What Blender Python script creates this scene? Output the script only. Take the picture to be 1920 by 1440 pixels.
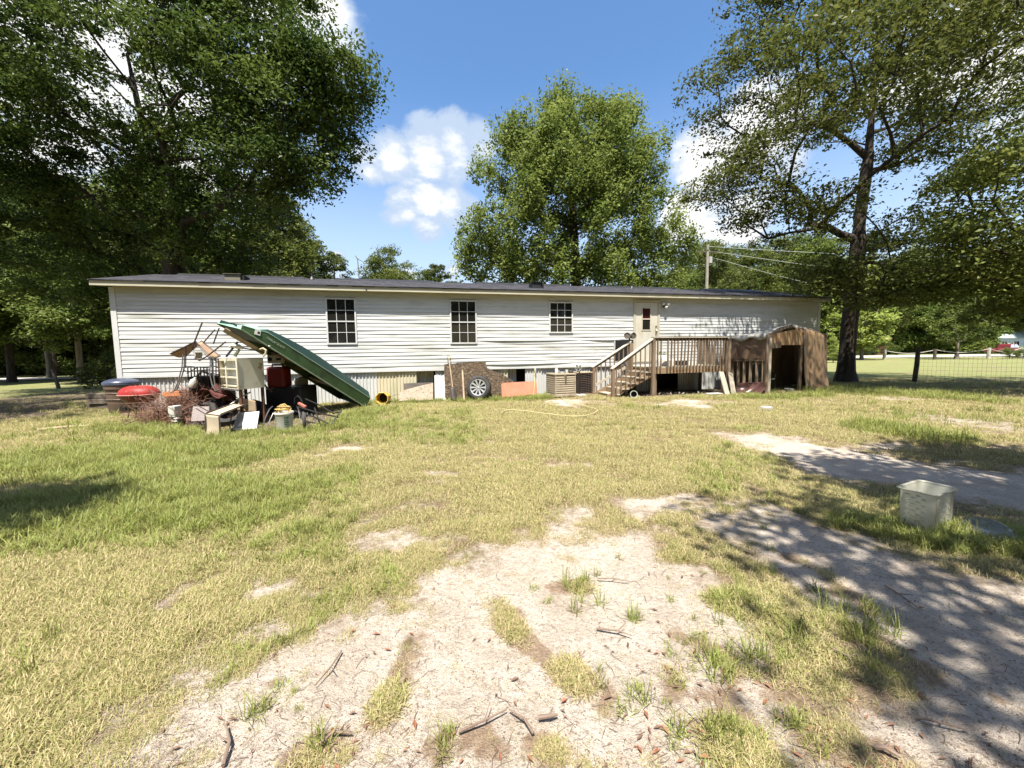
import bpy, bmesh, math, random
import numpy as np
from mathutils import Matrix, Vector
PI = math.pi
for o in list(bpy.data.objects):
    bpy.data.objects.remove(o)
SC = bpy.context.scene
COL = SC.collection
RNG = np.random.default_rng(7)
random.seed(7)

# ------------------------------------------------------------------ camera
FPX = 717.9            # focal length in pixels of a 1920 px wide frame
PITCH, ROLL = 0.0816, -0.0142
CAMZ = 1.5
_f = Vector((0, math.cos(PITCH), -math.sin(PITCH)))
_u0 = Vector((0, math.sin(PITCH), math.cos(PITCH)))
_r0 = Vector((1, 0, 0))
_r = _r0 * math.cos(ROLL) + _u0 * math.sin(ROLL)
_u = _u0 * math.cos(ROLL) - _r0 * math.sin(ROLL)
cam = bpy.data.objects.new('camera', bpy.data.cameras.new('camera'))
COL.objects.link(cam)
cam.data.sensor_width = 36
cam.data.lens = FPX / 1920 * 36
cam.data.clip_start = 0.05
cam.data.clip_end = 3000
m = Matrix.Identity(4)
for i in range(3):
    m[i][0], m[i][1], m[i][2] = _r[i], _u[i], -_f[i]
m[2][3] = CAMZ
cam.matrix_world = m
SC.camera = cam

# ------------------------------------------------------------------ light
SUN_DIR = Vector((-0.157, -1.066, 2.4)).normalized()      # towards the sun
SUN_EL = math.asin(SUN_DIR.z)
SUN_AZ = math.atan2(SUN_DIR.x, SUN_DIR.y)                 # clockwise from +Y
SUN_STRENGTH, SKY_STRENGTH, EXPOSURE = 5.0, 0.056, 1.36
sun = bpy.data.objects.new('sun', bpy.data.lights.new('sun', 'SUN'))
COL.objects.link(sun)
sun.data.energy = SUN_STRENGTH
sun.data.angle = math.radians(0.53)
sun.data.color = (1.0, 0.955, 0.88)
sun.rotation_euler = SUN_DIR.to_track_quat('Z', 'Y').to_euler()
sun.location = (0, 0, 60)

VS = SC.view_settings
VS.view_transform = 'Standard'
VS.look = 'None'
VS.exposure = EXPOSURE
VS.gamma = 1.0
VS.use_curve_mapping = False
SC.cycles.max_bounces = 8
SC.cycles.transparent_max_bounces = 8

def ray(px, py):
    return _f + _r * ((px - 960) / FPX) + _u * ((720 - py) / FPX)
def G(px, py, z=0.0):
    """point of the ground seen at a pixel of the 1920 x 1440 photograph"""
    d = ray(px, py); t = (z - CAMZ) / d.z
    return Vector((d.x * t, d.y * t, z))
def P(px, py, Y):
    """point seen at a pixel at distance Y (metres along +Y)"""
    d = ray(px, py); t = Y / d.y
    return Vector((d.x * t, Y, CAMZ + d.z * t))

# ------------------------------------------------------------------ world: sky and clouds
world = bpy.data.worlds.new('World'); SC.world = world
world.use_nodes = True
wn, wl = world.node_tree.nodes, world.node_tree.links
wn.clear()
def N(tree, t, **kw):
    n = tree.nodes.new(t)
    for k, v in kw.items():
        if k.startswith('i_'):
            n.inputs[k[2:]].default_value = v
        else:
            setattr(n, k, v)
    return n
wt = world.node_tree
out = N(wt, 'ShaderNodeOutputWorld'); bg = N(wt, 'ShaderNodeBackground')
sky = N(wt, 'ShaderNodeTexSky', sky_type='NISHITA')
sky.sun_disc = False; sky.sun_elevation = SUN_EL; sky.sun_rotation = SUN_AZ
sky.air_density = 1.0; sky.dust_density = 0.9; sky.ozone_density = 1.6; sky.altitude = 30
bg.inputs['Strength'].default_value = SKY_STRENGTH
wl.new(bg.outputs[0], out.inputs[0])
# cloud density as a node group of the view direction
cg = bpy.data.node_groups.new('cloud_density', 'ShaderNodeTree')
cg.interface.new_socket('Dir', in_out='INPUT', socket_type='NodeSocketVector')
cg.interface.new_socket('Density', in_out='OUTPUT', socket_type='NodeSocketFloat')
gi, go = N(cg, 'NodeGroupInput'), N(cg, 'NodeGroupOutput')
def cmath(tree, op, a, b=None, c=None, clamp=False):
    n = tree.nodes.new('ShaderNodeMath'); n.operation = op; n.use_clamp = clamp
    for i, v in enumerate((a, b, c)):
        if v is None: continue
        if isinstance(v, (int, float)): n.inputs[i].default_value = v
        else: tree.links.new(v, n.inputs[i])
    return n.outputs[0]
n1 = N(cg, 'ShaderNodeTexNoise', i_Scale=8.5, i_Detail=10.0, i_Roughness=0.60, i_Distortion=0.3)
n2 = N(cg, 'ShaderNodeTexNoise', i_Scale=2.1, i_Detail=4.0, i_Roughness=0.5)
mp = N(cg, 'ShaderNodeMapping'); mp.inputs['Scale'].default_value = (1, 1, 1.7)
cg.links.new(gi.outputs[0], mp.inputs[0])
cg.links.new(mp.outputs[0], n1.inputs['Vector']); cg.links.new(mp.outputs[0], n2.inputs['Vector'])
# cumulus heads standing where the photograph has them: (pixel, angular radius in degrees, weight)
heads = [((690, 312), 2.4, .8), ((740, 292), 2.8, .95), ((800, 285), 3.4, 1.0), ((850, 274), 3.0, .95), ((898, 268), 2.4, .85), ((845, 305), 2.6, .7), ((770, 318), 2.6, .75), ((820, 335), 2.2, .5),
         ((755, 388), 2.4, .9), ((800, 378), 2.5, .95), ((845, 392), 2.4, .85), ((740, 405), 2.0, .8), ((800, 415), 2.6, .75), ((872, 400), 2.2, .6),
         ((1330, 300), 4.5, .9), ((1420, 250), 5.0, .9), ((1310, 420), 4.5, .9), ((1390, 400), 4.0, .8), ((1270, 380), 2.2, .8),
         ((625, 22), 2.2, .8), ((560, 70), 6.0, .8), ((150, 120), 16.0, .75), ((60, 400), 10.0, .8), ((760, 512), 2.0, .6),
         ((850, 515), 1.6, .6), ((620, 505), 3.0, .6), ((1860, 60), 8.0, .7), ((1290, 480), 3.0, .7)]
tot = None
for (px, py), rad, w in heads:
    d = ray(px, py).normalized()
    dt = N(cg, 'ShaderNodeVectorMath', operation='DOT_PRODUCT'); dt.inputs[1].default_value = d
    cg.links.new(gi.outputs[0], dt.inputs[0])
    c0 = math.cos(math.radians(rad * 1.5))
    mr = N(cg, 'ShaderNodeMapRange'); mr.inputs[1].default_value = c0; mr.inputs[2].default_value = 1.0
    mr.inputs[3].default_value = 0; mr.inputs[4].default_value = w
    cg.links.new(dt.outputs['Value'], mr.inputs[0])
    tot = mr.outputs[0] if tot is None else cmath(cg, 'MAXIMUM', tot, mr.outputs[0])
sep = N(cg, 'ShaderNodeSeparateXYZ'); cg.links.new(gi.outputs[0], sep.inputs[0])
# everywhere else (beside and behind the view) fair-weather clouds from the same noise
side = N(cg, 'ShaderNodeMapRange'); side.inputs[1].default_value = 0.45; side.inputs[2].default_value = 0.1
side.inputs[3].default_value = 0.0; side.inputs[4].default_value = 0.26
cg.links.new(sep.outputs['Y'], side.inputs[0])
base = cmath(cg, 'MULTIPLY', cmath(cg, 'SUBTRACT', n2.outputs['Fac'], 0.40), 1.5, clamp=True)
fair = cmath(cg, 'ADD', cmath(cg, 'MULTIPLY', base, side.outputs[0]), side.outputs[0])
tot = cmath(cg, 'MAXIMUM', tot, fair)
nz = cmath(cg, 'MULTIPLY', cmath(cg, 'SUBTRACT', n1.outputs['Fac'], 0.5), 2.3)
dens = cmath(cg, 'ADD', cmath(cg, 'SUBTRACT', tot, 0.34), cmath(cg, 'MULTIPLY', nz, 0.62))
cg.links.new(dens, go.inputs[0])
tc = N(wt, 'ShaderNodeTexCoord')
def density(off=None):
    g = N(wt, 'ShaderNodeGroup'); g.node_tree = cg
    if off is None:
        wl.new(tc.outputs['Generated'], g.inputs[0])
    else:
        a = N(wt, 'ShaderNodeVectorMath', operation='ADD'); a.inputs[1].default_value = off
        wl.new(tc.outputs['Generated'], a.inputs[0]); wl.new(a.outputs[0], g.inputs[0])
    return g.outputs[0]
d0 = density(); d1 = density((-0.008, 0.0, 0.016)); d2 = density((-0.025, 0.0, 0.06))
def mrange(tree, v, a, b, c, d, smooth=False):
    n = tree.nodes.new('ShaderNodeMapRange')
    if smooth: n.interpolation_type = 'SMOOTHSTEP'
    for i, x in enumerate((a, b, c, d)): n.inputs[i + 1].default_value = x
    tree.links.new(v, n.inputs[0]); return n.outputs[0]
mask = mrange(wt, d0, -0.06, 0.30, 0, 1, True)
lit = cmath(wt, 'ADD', cmath(wt, 'MULTIPLY', cmath(wt, 'SUBTRACT', d0, d1), 1.1), cmath(wt, 'MULTIPLY', cmath(wt, 'SUBTRACT', d0, d2), 1.1))
shade = mrange(wt, lit, 0.05, -0.85, 0, 1, True)
cc = N(wt, 'ShaderNodeMix', data_type='RGBA')
cc.inputs[6].default_value = (8.8, 8.7, 8.5, 1)       # sunlit heads
cc.inputs[7].default_value = (4.3, 5.2, 6.6, 1)       # flat shaded bases
wl.new(shade, cc.inputs[0])
# thin veil low in the sky
sp = N(wt, 'ShaderNodeSeparateXYZ'); wl.new(tc.outputs['Generated'], sp.inputs[0])
veil = mrange(wt, sp.outputs['Z'], 0.56, 0.02, 0.0, 0.78, True)
vm = N(wt, 'ShaderNodeMix', data_type='RGBA'); vm.inputs[7].default_value = (5.6, 6.6, 7.9, 1)
sat = N(wt, 'ShaderNodeHueSaturation'); sat.inputs['Saturation'].default_value = 1.18; sat.inputs['Value'].default_value = 1.75
wl.new(sky.outputs[0], sat.inputs['Color'])
wl.new(veil, vm.inputs[0]); wl.new(sat.outputs[0], vm.inputs[6])
mx = N(wt, 'ShaderNodeMix', data_type='RGBA')
wl.new(cmath(wt, 'MULTIPLY', mask, 0.96), mx.inputs[0]); wl.new(vm.outputs[2], mx.inputs[6]); wl.new(cc.outputs[2], mx.inputs[7])
wl.new(mx.outputs[2], bg.inputs['Color'])

# ------------------------------------------------------------------ helpers
MATS = {}
def mat(name, c1, c2=None, scale=6.0, rough=0.7, bump=0.0, bscale=None, metal=0.0, stretch=(1, 1, 1), spec=0.4,
        island=0.0, speck=None, contrast=(0.35, 0.65), coat=0.0):
    """procedural principled material: noise between two colours, optional fine bump, stains, per-piece tone"""
    if name in MATS: return MATS[name]
    mt = bpy.data.materials.new(name); mt.use_nodes = True
    t = mt.node_tree; b = t.nodes['Principled BSDF']
    c2 = c2 or tuple(x * 0.8 for x in c1)
    tcn = N(t, 'ShaderNodeTexCoord'); mp = N(t, 'ShaderNodeMapping'); mp.inputs['Scale'].default_value = stretch
    t.links.new(tcn.outputs['Object'], mp.inputs[0])
    nz = N(t, 'ShaderNodeTexNoise', i_Scale=scale, i_Detail=6.0, i_Roughness=0.62)
    t.links.new(mp.outputs[0], nz.inputs['Vector'])
    f = mrange(t, nz.outputs['Fac'], contrast[0], contrast[1], 0, 1)
    mxn = N(t, 'ShaderNodeMix', data_type='RGBA')
    mxn.inputs[6].default_value = (*c1, 1); mxn.inputs[7].default_value = (*c2, 1)
    t.links.new(f, mxn.inputs[0])
    colr = mxn.outputs[2]
    if speck:
        (sc, sscale, lo, hi) = speck
        n2 = N(t, 'ShaderNodeTexNoise', i_Scale=sscale, i_Detail=3.0, i_Roughness=0.6)
        t.links.new(mp.outputs[0], n2.inputs['Vector'])
        f2 = mrange(t, n2.outputs['Fac'], lo, hi, 0, 1)
        m2 = N(t, 'ShaderNodeMix', data_type='RGBA'); m2.inputs[7].default_value = (*sc, 1)
        t.links.new(f2, m2.inputs[0]); t.links.new(colr, m2.inputs[6]); colr = m2.outputs[2]
    if island:
        oi = N(t, 'ShaderNodeObjectInfo')
        hs = N(t, 'ShaderNodeHueSaturation')
        t.links.new(mrange(t, oi.outputs['Random'], 0, 1, 1 - island, 1 + island), hs.inputs['Value'])
        t.links.new(colr, hs.inputs['Color']); colr = hs.outputs[0]
    t.links.new(colr, b.inputs['Base Color'])
    b.inputs['Roughness'].default_value = rough; b.inputs['Metallic'].default_value = metal
    b.inputs['Specular IOR Level'].default_value = spec
    b.inputs['Coat Weight'].default_value = coat
    if bump:
        n3 = N(t, 'ShaderNodeTexNoise', i_Scale=bscale or scale * 6, i_Detail=5.0, i_Roughness=0.65)
        t.links.new(mp.outputs[0], n3.inputs['Vector'])
        bp = N(t, 'ShaderNodeBump', i_Strength=bump, i_Distance=0.02)
        t.links.new(n3.outputs['Fac'], bp.inputs['Height']); t.links.new(bp.outputs[0], b.inputs['Normal'])
    MATS[name] = mt
    return mt

def leafmat(name, dark, light, transl=0.35, rough=0.45, dry=None, drywt=0.0, spec=0.12):
    if name in MATS: return MATS[name]
    mt = bpy.data.materials.new(name); mt.use_nodes = True
    t = mt.node_tree; b = t.nodes['Principled BSDF']; o = t.nodes['Material Output']
    g = N(t, 'ShaderNodeNewGeometry')
    oi = N(t, 'ShaderNodeObjectInfo')
    mxn = N(t, 'ShaderNodeMix', data_type='RGBA')
    mxn.inputs[6].default_value = (*dark, 1); mxn.inputs[7].default_value = (*light, 1)
    tcl = N(t, 'ShaderNodeTexCoord'); nl_ = N(t, 'ShaderNodeTexNoise', i_Scale=0.55, i_Detail=3.0); t.links.new(tcl.outputs['Object'], nl_.inputs['Vector'])
    fl_ = cmath(t, 'ADD', cmath(t, 'MULTIPLY', g.outputs['Random Per Island'], .6), mrange(t, nl_.outputs['Fac'], .32, .68, -.15, .55), clamp=True)
    t.links.new(fl_, mxn.inputs[0])
    hs = N(t, 'ShaderNodeHueSaturation')
    t.links.new(mrange(t, oi.outputs['Random'], 0, 1, 0.78, 1.22), hs.inputs['Value'])
    t.links.new(mrange(t, oi.outputs['Random'], 0, 1, 0.485, 0.51), hs.inputs['Hue'])
    t.links.new(mxn.outputs[2], hs.inputs['Color'])
    colr = hs.outputs[0]
    if dry:
        m2 = N(t, 'ShaderNodeMix', data_type='RGBA'); m2.inputs[7].default_value = (*dry, 1)
        wnz = N(t, 'ShaderNodeTexWhiteNoise', noise_dimensions='1D')
        t.links.new(g.outputs['Random Per Island'], wnz.inputs['W'])
        t.links.new(mrange(t, wnz.outputs['Value'], 1 - drywt - .12, 1 - drywt + .12, 0, 1), m2.inputs[0])
        t.links.new(colr, m2.inputs[6]); colr = m2.outputs[2]
    t.links.new(colr, b.inputs['Base Color'])
    b.inputs['Roughness'].default_value = rough; b.inputs['Specular IOR Level'].default_value = spec
    tr = N(t, 'ShaderNodeBsdfTranslucent'); ms = N(t, 'ShaderNodeMixShader'); ms.inputs[0].default_value = transl
    hs2 = N(t, 'ShaderNodeHueSaturation'); hs2.inputs['Value'].default_value = 1.3; hs2.inputs['Hue'].default_value = 0.49
    t.links.new(colr, hs2.inputs['Color']); t.links.new(hs2.outputs[0], tr.inputs['Color'])
    t.links.new(b.outputs[0], ms.inputs[1]); t.links.new(tr.outputs[0], ms.inputs[2]); t.links.new(ms.outputs[0], o.inputs['Surface'])
    MATS[name] = mt
    return mt

class MB:
    """collects shapes; build() links them as ONE mesh object"""
    def __init__(s): s.v = []; s.f = []
    def add(s, vs, fs):
        o = len(s.v); s.v += [tuple(v) for v in vs]; s.f += [tuple(i + o for i in f) for f in fs]; return s
    def box(s, x0, x1, y0, y1, z0, z1, M=None):
        vs = [Vector((x, y, z)) for z in (z0, z1) for y in (y0, y1) for x in (x0, x1)]
        if M is not None: vs = [M @ v for v in vs]
        return s.add(vs, [(0, 2, 3, 1), (4, 5, 7, 6), (0, 1, 5, 4), (2, 6, 7, 3), (0, 4, 6, 2), (1, 3, 7, 5)])
    def bar(s, a, b, w, h, up=(0, 0, 1), ext=0.0):
        """square bar from a to b: width w (sideways), height h (along up)"""
        a, b = Vector(a), Vector(b); d = (b - a).normalized(); a = a - d * ext; b = b + d * ext
        side = d.cross(Vector(up))
        if side.length < 1e-4: side = d.cross(Vector((0, 1, 0)))
        side.normalize(); u = side.cross(d).normalized()
        vs = [p + side * (sx * w / 2) + u * (su * h / 2) for p in (a, b) for su in (-1, 1) for sx in (-1, 1)]
        return s.add(vs, [(0, 1, 3, 2), (4, 6, 7, 5), (0, 4, 5, 1), (2, 3, 7, 6), (0, 2, 6, 4), (1, 5, 7, 3)])
    def tube(s, pts, r, n=7, cap=True):
        pts = [Vector(p) for p in pts]; rs = r if isinstance(r, (list, tuple)) else [r] * len(pts)
        o = len(s.v); prev = None
        for i, p in enumerate(pts):
            d = (pts[min(i + 1, len(pts) - 1)] - pts[max(i - 1, 0)]).normalized()
            ref = prev if prev is not None else (Vector((0, 0, 1)) if abs(d.z) < .9 else Vector((1, 0, 0)))
            a = (ref - d * ref.dot(d))
            if a.length < 1e-5: a = d.orthogonal()
            a.normalize(); prev = a; b = d.cross(a)
            for k in range(n):
                t = 2 * PI * k / n
                s.v.append(tuple(p + (a * math.cos(t) + b * math.sin(t)) * rs[i]))
        for i in range(len(pts) - 1):
            for k in range(n):
                k2 = (k + 1) % n
                s.f.append((o + i * n + k, o + i * n + k2, o + (i + 1) * n + k2, o + (i + 1) * n + k))
        if cap:
            s.f.append(tuple(o + k for k in range(n))[::-1]); s.f.append(tuple(o + (len(pts) - 1) * n + k for k in range(n)))
        return s
    def lathe(s, prof, n=24, M=None, sx=1.0, sy=1.0):
        """profile of (radius, z) turned about z"""
        o = len(s.v)
        for r, z in prof:
            for k in range(n):
                t = 2 * PI * k / n; v = Vector((r * math.cos(t) * sx, r * math.sin(t) * sy, z))
                s.v.append(tuple(M @ v if M is not None else v))
        for i in range(len(prof) - 1):
            for k in range(n):
                k2 = (k + 1) % n
                s.f.append((o + i * n + k, o + i * n + k2, o + (i + 1) * n + k2, o + (i + 1) * n + k))
        return s
    def slab(s, pts, thick, nrm):
        """flat polygon with thickness along -nrm"""
        nrm = Vector(nrm).normalized(); pts = [Vector(p) for p in pts]; n = len(pts)
        vs = pts + [p - nrm * thick for p in pts]
        fs = [tuple(range(n)), tuple(range(2 * n - 1, n - 1, -1))]
        for i in range(n):
            j = (i + 1) % n; fs.append((i, i + n, j + n, j))
        return s.add(vs, fs)
    def grid(s, fn, nu, nv):
        o = len(s.v)
        for j in range(nv + 1):
            for i in range(nu + 1): s.v.append(tuple(fn(i / nu, j / nv)))
        for j in range(nv):
            for i in range(nu):
                a = o + j * (nu + 1) + i; s.f.append((a, a + 1, a + nu + 2, a + nu + 1))
        return s
    def mesh(s, name, mt, smooth=False, M=None):
        me = bpy.data.meshes.new(name)
        vs = [M @ Vector(v) for v in s.v] if M is not None else s.v
        me.from_pydata([tuple(v) for v in vs], [], s.f)
        bm = bmesh.new(); bm.from_mesh(me); bmesh.ops.recalc_face_normals(bm, faces=bm.faces); bm.to_mesh(me); bm.free()
        if mt: me.materials.append(mt)
        if smooth:
            me.shade_smooth()
            try: me.set_sharp_from_angle(angle=math.radians(40))
            except Exception: pass
        return me
    def build(s, name, mt, parent=None, smooth=False, world=False, bevel=0.0, label=None):
        """world=True: the points are world points, moved into the parent's own space"""
        M = None
        if world and parent is not None: M = ROOTM[parent.name].inverted()
        o = bpy.data.objects.new(name, s.mesh(name, mt, smooth, M)); COL.objects.link(o)
        if parent is not None: o.parent = parent
        if bevel:
            bv = o.modifiers.new('bevel', 'BEVEL'); bv.width = bevel; bv.segments = 2; bv.limit_method = 'ANGLE'; bv.angle_limit = math.radians(35)
        if label: o['label'] = label
        return o
ROOTM = {}
def thing(name, label, cat, loc=(0, 0, 0), rotz=0.0, group=None, kind=None):
    o = bpy.data.objects.new(name, None); COL.objects.link(o)
    o.empty_display_size = 0.2
    o.location = loc; o.rotation_euler = (0, 0, rotz)
    ROOTM[o.name] = Matrix.Translation(Vector(loc)) @ Matrix.Rotation(rotz, 4, 'Z')
    return tag(o, label, cat, group, kind)
def tag(o, label=None, cat=None, group=None, kind=None):
    if label: o['label'] = label
    if cat: o['category'] = cat
    if group: o['group'] = group
    if kind: o['kind'] = kind
    return o
def dup(o, parent=None):
    c = o.copy(); COL.objects.link(c)
    if parent is not None: c.parent = parent
    for ch in o.children: dup(ch, c)
    return c
def share(src, loc=(0, 0, 0), rot=(0, 0, 0), scale=(1, 1, 1), name=None):
    """another piece with the same mesh under the same parent"""
    c = src.copy(); COL.objects.link(c); c.location = loc; c.rotation_euler = rot; c.scale = scale
    return c

def hash2(ix, iy, seed):
    h = (ix.astype(np.int64) * 374761393 + iy.astype(np.int64) * 668265263 + seed * 974711) & 0x7fffffff
    h = ((h ^ (h >> 13)) * 1274126177) & 0x7fffffff
    return ((h ^ (h >> 16)) & 0xffff) / 65535.0
def vnoise(x, y, seed=0):
    ix, iy = np.floor(x), np.floor(y); fx, fy = x - ix, y - iy
    fx = fx * fx * (3 - 2 * fx); fy = fy * fy * (3 - 2 * fy)
    a, b = hash2(ix, iy, seed), hash2(ix + 1, iy, seed); c, d = hash2(ix, iy + 1, seed), hash2(ix + 1, iy + 1, seed)
    return (a * (1 - fx) + b * fx) * (1 - fy) + (c * (1 - fx) + d * fx) * fy
def fbm(x, y, seed=0, oct=4):
    s, a, t = 0, 1.0, 0
    for i in range(oct):
        s = s + a * vnoise(x * 2 ** i, y * 2 ** i, seed + i); t += a; a *= 0.5
    return s / t

# common colours of the place
WHITE_VINYL = mat('white_vinyl', (0.44, 0.44, 0.42), (0.51, 0.51, 0.49), 1.3, 0.5, 0.04, 9, stretch=(0.6, 1, 3), speck=((0.29, 0.29, 0.23), 1.1, 0.52, 0.82))
WHITE_TRIM = mat('white_trim', (0.52, 0.52, 0.50), (0.47, 0.47, 0.45), 3, 0.45)
CREAM = mat('cream_paint', (0.37, 0.335, 0.235), (0.43, 0.40, 0.30), 2.2, 0.55, stretch=(0.4, 1, 2), speck=((0.36, 0.32, 0.22), 3.0, 0.6, 0.8))
SKIRT = mat('skirting_vinyl', (0.44, 0.44, 0.42), (0.51, 0.51, 0.48), 2.0, 0.5, stretch=(1, 1, 0.3), speck=((0.40, 0.38, 0.30), 1.6, 0.55, 0.8))
SKIRT_B = mat('stained_skirting_vinyl', (0.52, 0.45, 0.31), (0.46, 0.43, 0.30), 2.0, 0.55, stretch=(1, 1, 0.3), speck=((0.33, 0.33, 0.16), 2.2, 0.5, 0.75))
SHINGLE = mat('asphalt_shingle', (0.030, 0.029, 0.034), (0.05, 0.048, 0.053), 9.0, 0.95, 0.5, 60, stretch=(0.5, 2, 1))
DARK = mat('dark_void', (0.012, 0.012, 0.012), (0.008, 0.008, 0.008), 3, 0.9)
WOOD_D = mat('weathered_deck_wood', (0.115, 0.075, 0.045), (0.19, 0.14, 0.092), 5.0, 0.85, 0.35, 40, stretch=(1, 1, 0.25), island=0.22)
WOOD_L = mat('grey_deck_wood', (0.27, 0.23, 0.17), (0.36, 0.32, 0.25), 5.0, 0.88, 0.3, 40, stretch=(0.3, 1, 1), island=0.15)
BLACK_METAL = mat('black_metal', (0.012, 0.011, 0.011), (0.022, 0.018, 0.015), 8, 0.55, 0.1, spec=0.3)
GREY_METAL = mat('grey_metal', (0.30, 0.30, 0.30), (0.20, 0.18, 0.16), 8, 0.4, metal=0.8)
RUST = mat('rusty_metal', (0.13, 0.055, 0.025), (0.06, 0.03, 0.02), 7, 0.85, 0.3)
BLACK_PLASTIC = mat('black_plastic', (0.015, 0.015, 0.016), (0.025, 0.025, 0.027), 4, 0.5)
RUBBER = mat('tyre_rubber', (0.025, 0.025, 0.025), (0.06, 0.055, 0.05), 5, 0.85, 0.15)
WHITE_PLASTIC = mat('white_plastic', (0.55, 0.54, 0.49), (0.47, 0.46, 0.41), 4, 0.4)
TAN_SLING = mat('tan_sling_fabric', (0.40, 0.27, 0.17), (0.33, 0.22, 0.14), 5, 0.9, 0.25, 160)
BEIGE_SLING = mat('beige_sling_fabric', (0.42, 0.35, 0.25), (0.36, 0.29, 0.20), 5, 0.9, 0.25, 160)

# ================================================================== GROUND
YAW = 0.23405
HA = Vector((-10.824, 10.544, 0.0))            # left front corner of the home, on the ground
HL_LEN = 24.40
EX = Vector((math.cos(YAW), math.sin(YAW), 0)); EY = Vector((-math.sin(YAW), math.cos(YAW), 0))
def HL(px, py, d):
    """pixel -> (along the wall, height) on the plane d metres behind (+) or before (-) the wall"""
    r = ray(px, py); o = Vector((0, 0, CAMZ)) - HA
    t = (d - o.dot(EY)) / r.dot(EY); p = o + r * t
    return p.dot(EX), p.z
def HW(s, d, z=0.0):
    return HA + EX * s + EY * d + Vector((0, 0, z))

def poly_px(pts): return np.array([tuple(G(*p))[:2] for p in pts])
def seg_dist(X, Y, a, b):
    dx, dy = b[0] - a[0], b[1] - a[1]; L = dx * dx + dy * dy + 1e-9
    t = np.clip(((X - a[0]) * dx + (Y - a[1]) * dy) / L, 0, 1)
    return np.hypot(X - a[0] - t * dx, Y - a[1] - t * dy)
def poly_sd(X, Y, p):
    """signed distance, positive inside"""
    ins = np.zeros(X.shape, bool); d = np.full(X.shape, 1e9); n = len(p)
    for i in range(n):
        a, b = p[i], p[(i + 1) % n]
        d = np.minimum(d, seg_dist(X, Y, a, b))
        c = ((a[1] > Y) != (b[1] > Y)) & (X < (b[0] - a[0]) * (Y - a[1]) / (b[1] - a[1] + 1e-12) + a[0])
        ins ^= c
    return np.where(ins, d, -d)
def line_d(X, Y, p):
    d = np.full(X.shape, 1e9)
    for a, b in zip(p[:-1], p[1:]): d = np.minimum(d, seg_dist(X, Y, a, b))
    return d
SAND_POLYS = [poly_px(p) for p in (
    [(200, 1600), (240, 1400), (370, 1255), (560, 1180), (690, 1140), (780, 1110), (800, 1070), (900, 1080), (980, 1020), (1130, 985),
     (1270, 1000), (1370, 1090), (1400, 1170), (1470, 1250), (1480, 1330), (1480, 1440), (1500, 1600)],
    [(1375, 985), (1450, 955), (1560, 985), (1700, 1065), (1930, 1130), (2300, 1300), (2500, 1500), (1500, 1600), (1380, 1440), (1500, 1330), (1600, 1250), (1520, 1130), (1400, 1050)],
    [(1375, 815), (1480, 815), (1600, 850), (1780, 880), (1930, 870), (2200, 900), (2200, 990), (1930, 965), (1800, 925), (1650, 905), (1500, 875)],
    [(415, 1135), (470, 1085), (535, 1100), (500, 1140)], [(225, 1150), (280, 1105), (350, 1115), (300, 1150)],
    [(640, 1000), (760, 985), (860, 1000), (780, 1030)], [(950, 1075), (1010, 1030), (1100, 1040), (1060, 1080)],
    [(1200, 757), (1280, 748), (1400, 752), (1330, 764)], [(1010, 752), (1080, 747), (1130, 752), (1070, 762)],
    [(895, 829), (920, 824), (945, 829), (920, 833)], [(800, 836), (826, 832), (828, 839), (806, 842)], [(1640, 745), (1700, 742), (1720, 750), (1660, 752)],
    [(800, 885), (850, 878), (870, 890), (820, 898)], [(1040, 868), (1110, 862), (1130, 870), (1060, 876)],
    [(560, 845), (640, 838), (700, 845), (620, 853)], [(1150, 930), (1260, 920), (1290, 945), (1200, 960)],
    [(1700, 770), (1850, 785), (1930, 800), (1930, 815), (1800, 805), (1720, 785)], [(1610, 830), (1650, 815), (1720, 850), (1680, 870)],
    [(60, 1330), (150, 1250), (230, 1240), (140, 1340)])]
GRASS_ISLANDS = [(poly_px(p), w) for p, w in (
    ([(770, 1180), (765, 1240), (735, 1310), (715, 1350)], .05), ([(935, 1130), (985, 1200), (1050, 1250), (1080, 1270)], .07),
    ([(1040, 1110), (1090, 1095)], .08), ([(1290, 1040), (1400, 1090), (1480, 1170), (1530, 1210)], .30), ([(1300, 1195), (1380, 1230), (1450, 1255)], .10),
    ([(1560, 1140), (1640, 1200), (1720, 1240), (1900, 1330)], .07), ([(1250, 1240), (1270, 1330), (1380, 1400)], .06), ([(1350, 1330), (1400, 1400), (1420, 1440)], .12),
    ([(1480, 1310), (1560, 1380), (1640, 1440)], .09), ([(800, 1390), (830, 1400)], .05), ([(590, 1395), (640, 1400)], .06), ([(900, 1380), (920, 1400)], .05),
    ([(1150, 1300), (1170, 1310)], .05), ([(1480, 1040), (1560, 1080), (1620, 1130)], .05), ([(1000, 1390), (1040, 1420)], .04), ([(500, 1290), (480, 1310)], .04),
    ([(1850, 985), (1990, 1040)], .25), ([(1700, 850), (1800, 870), (1850, 880)], .22))]
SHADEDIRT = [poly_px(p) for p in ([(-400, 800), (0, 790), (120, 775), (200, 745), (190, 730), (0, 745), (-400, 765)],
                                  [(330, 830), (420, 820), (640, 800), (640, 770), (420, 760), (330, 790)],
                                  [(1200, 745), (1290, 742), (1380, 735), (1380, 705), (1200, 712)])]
LUSH_LINES = [(poly_px(p), w) for p, w in (
    ([(230, 800), (400, 818), (640, 800), (690, 770)], .45), ([(690, 752), (850, 750), (1020, 746)], .45), ([(1640, 990), (1750, 1005), (1900, 1020)], .22),
    ([(1540, 725), (1620, 735), (1800, 745)], 1.2), ([(1640, 800), (1760, 820)], .5), ([(1400, 745), (1540, 742)], .4),
    ([(150, 860), (420, 850)], 1.0), ([(100, 960), (420, 940)], .8))]
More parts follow.
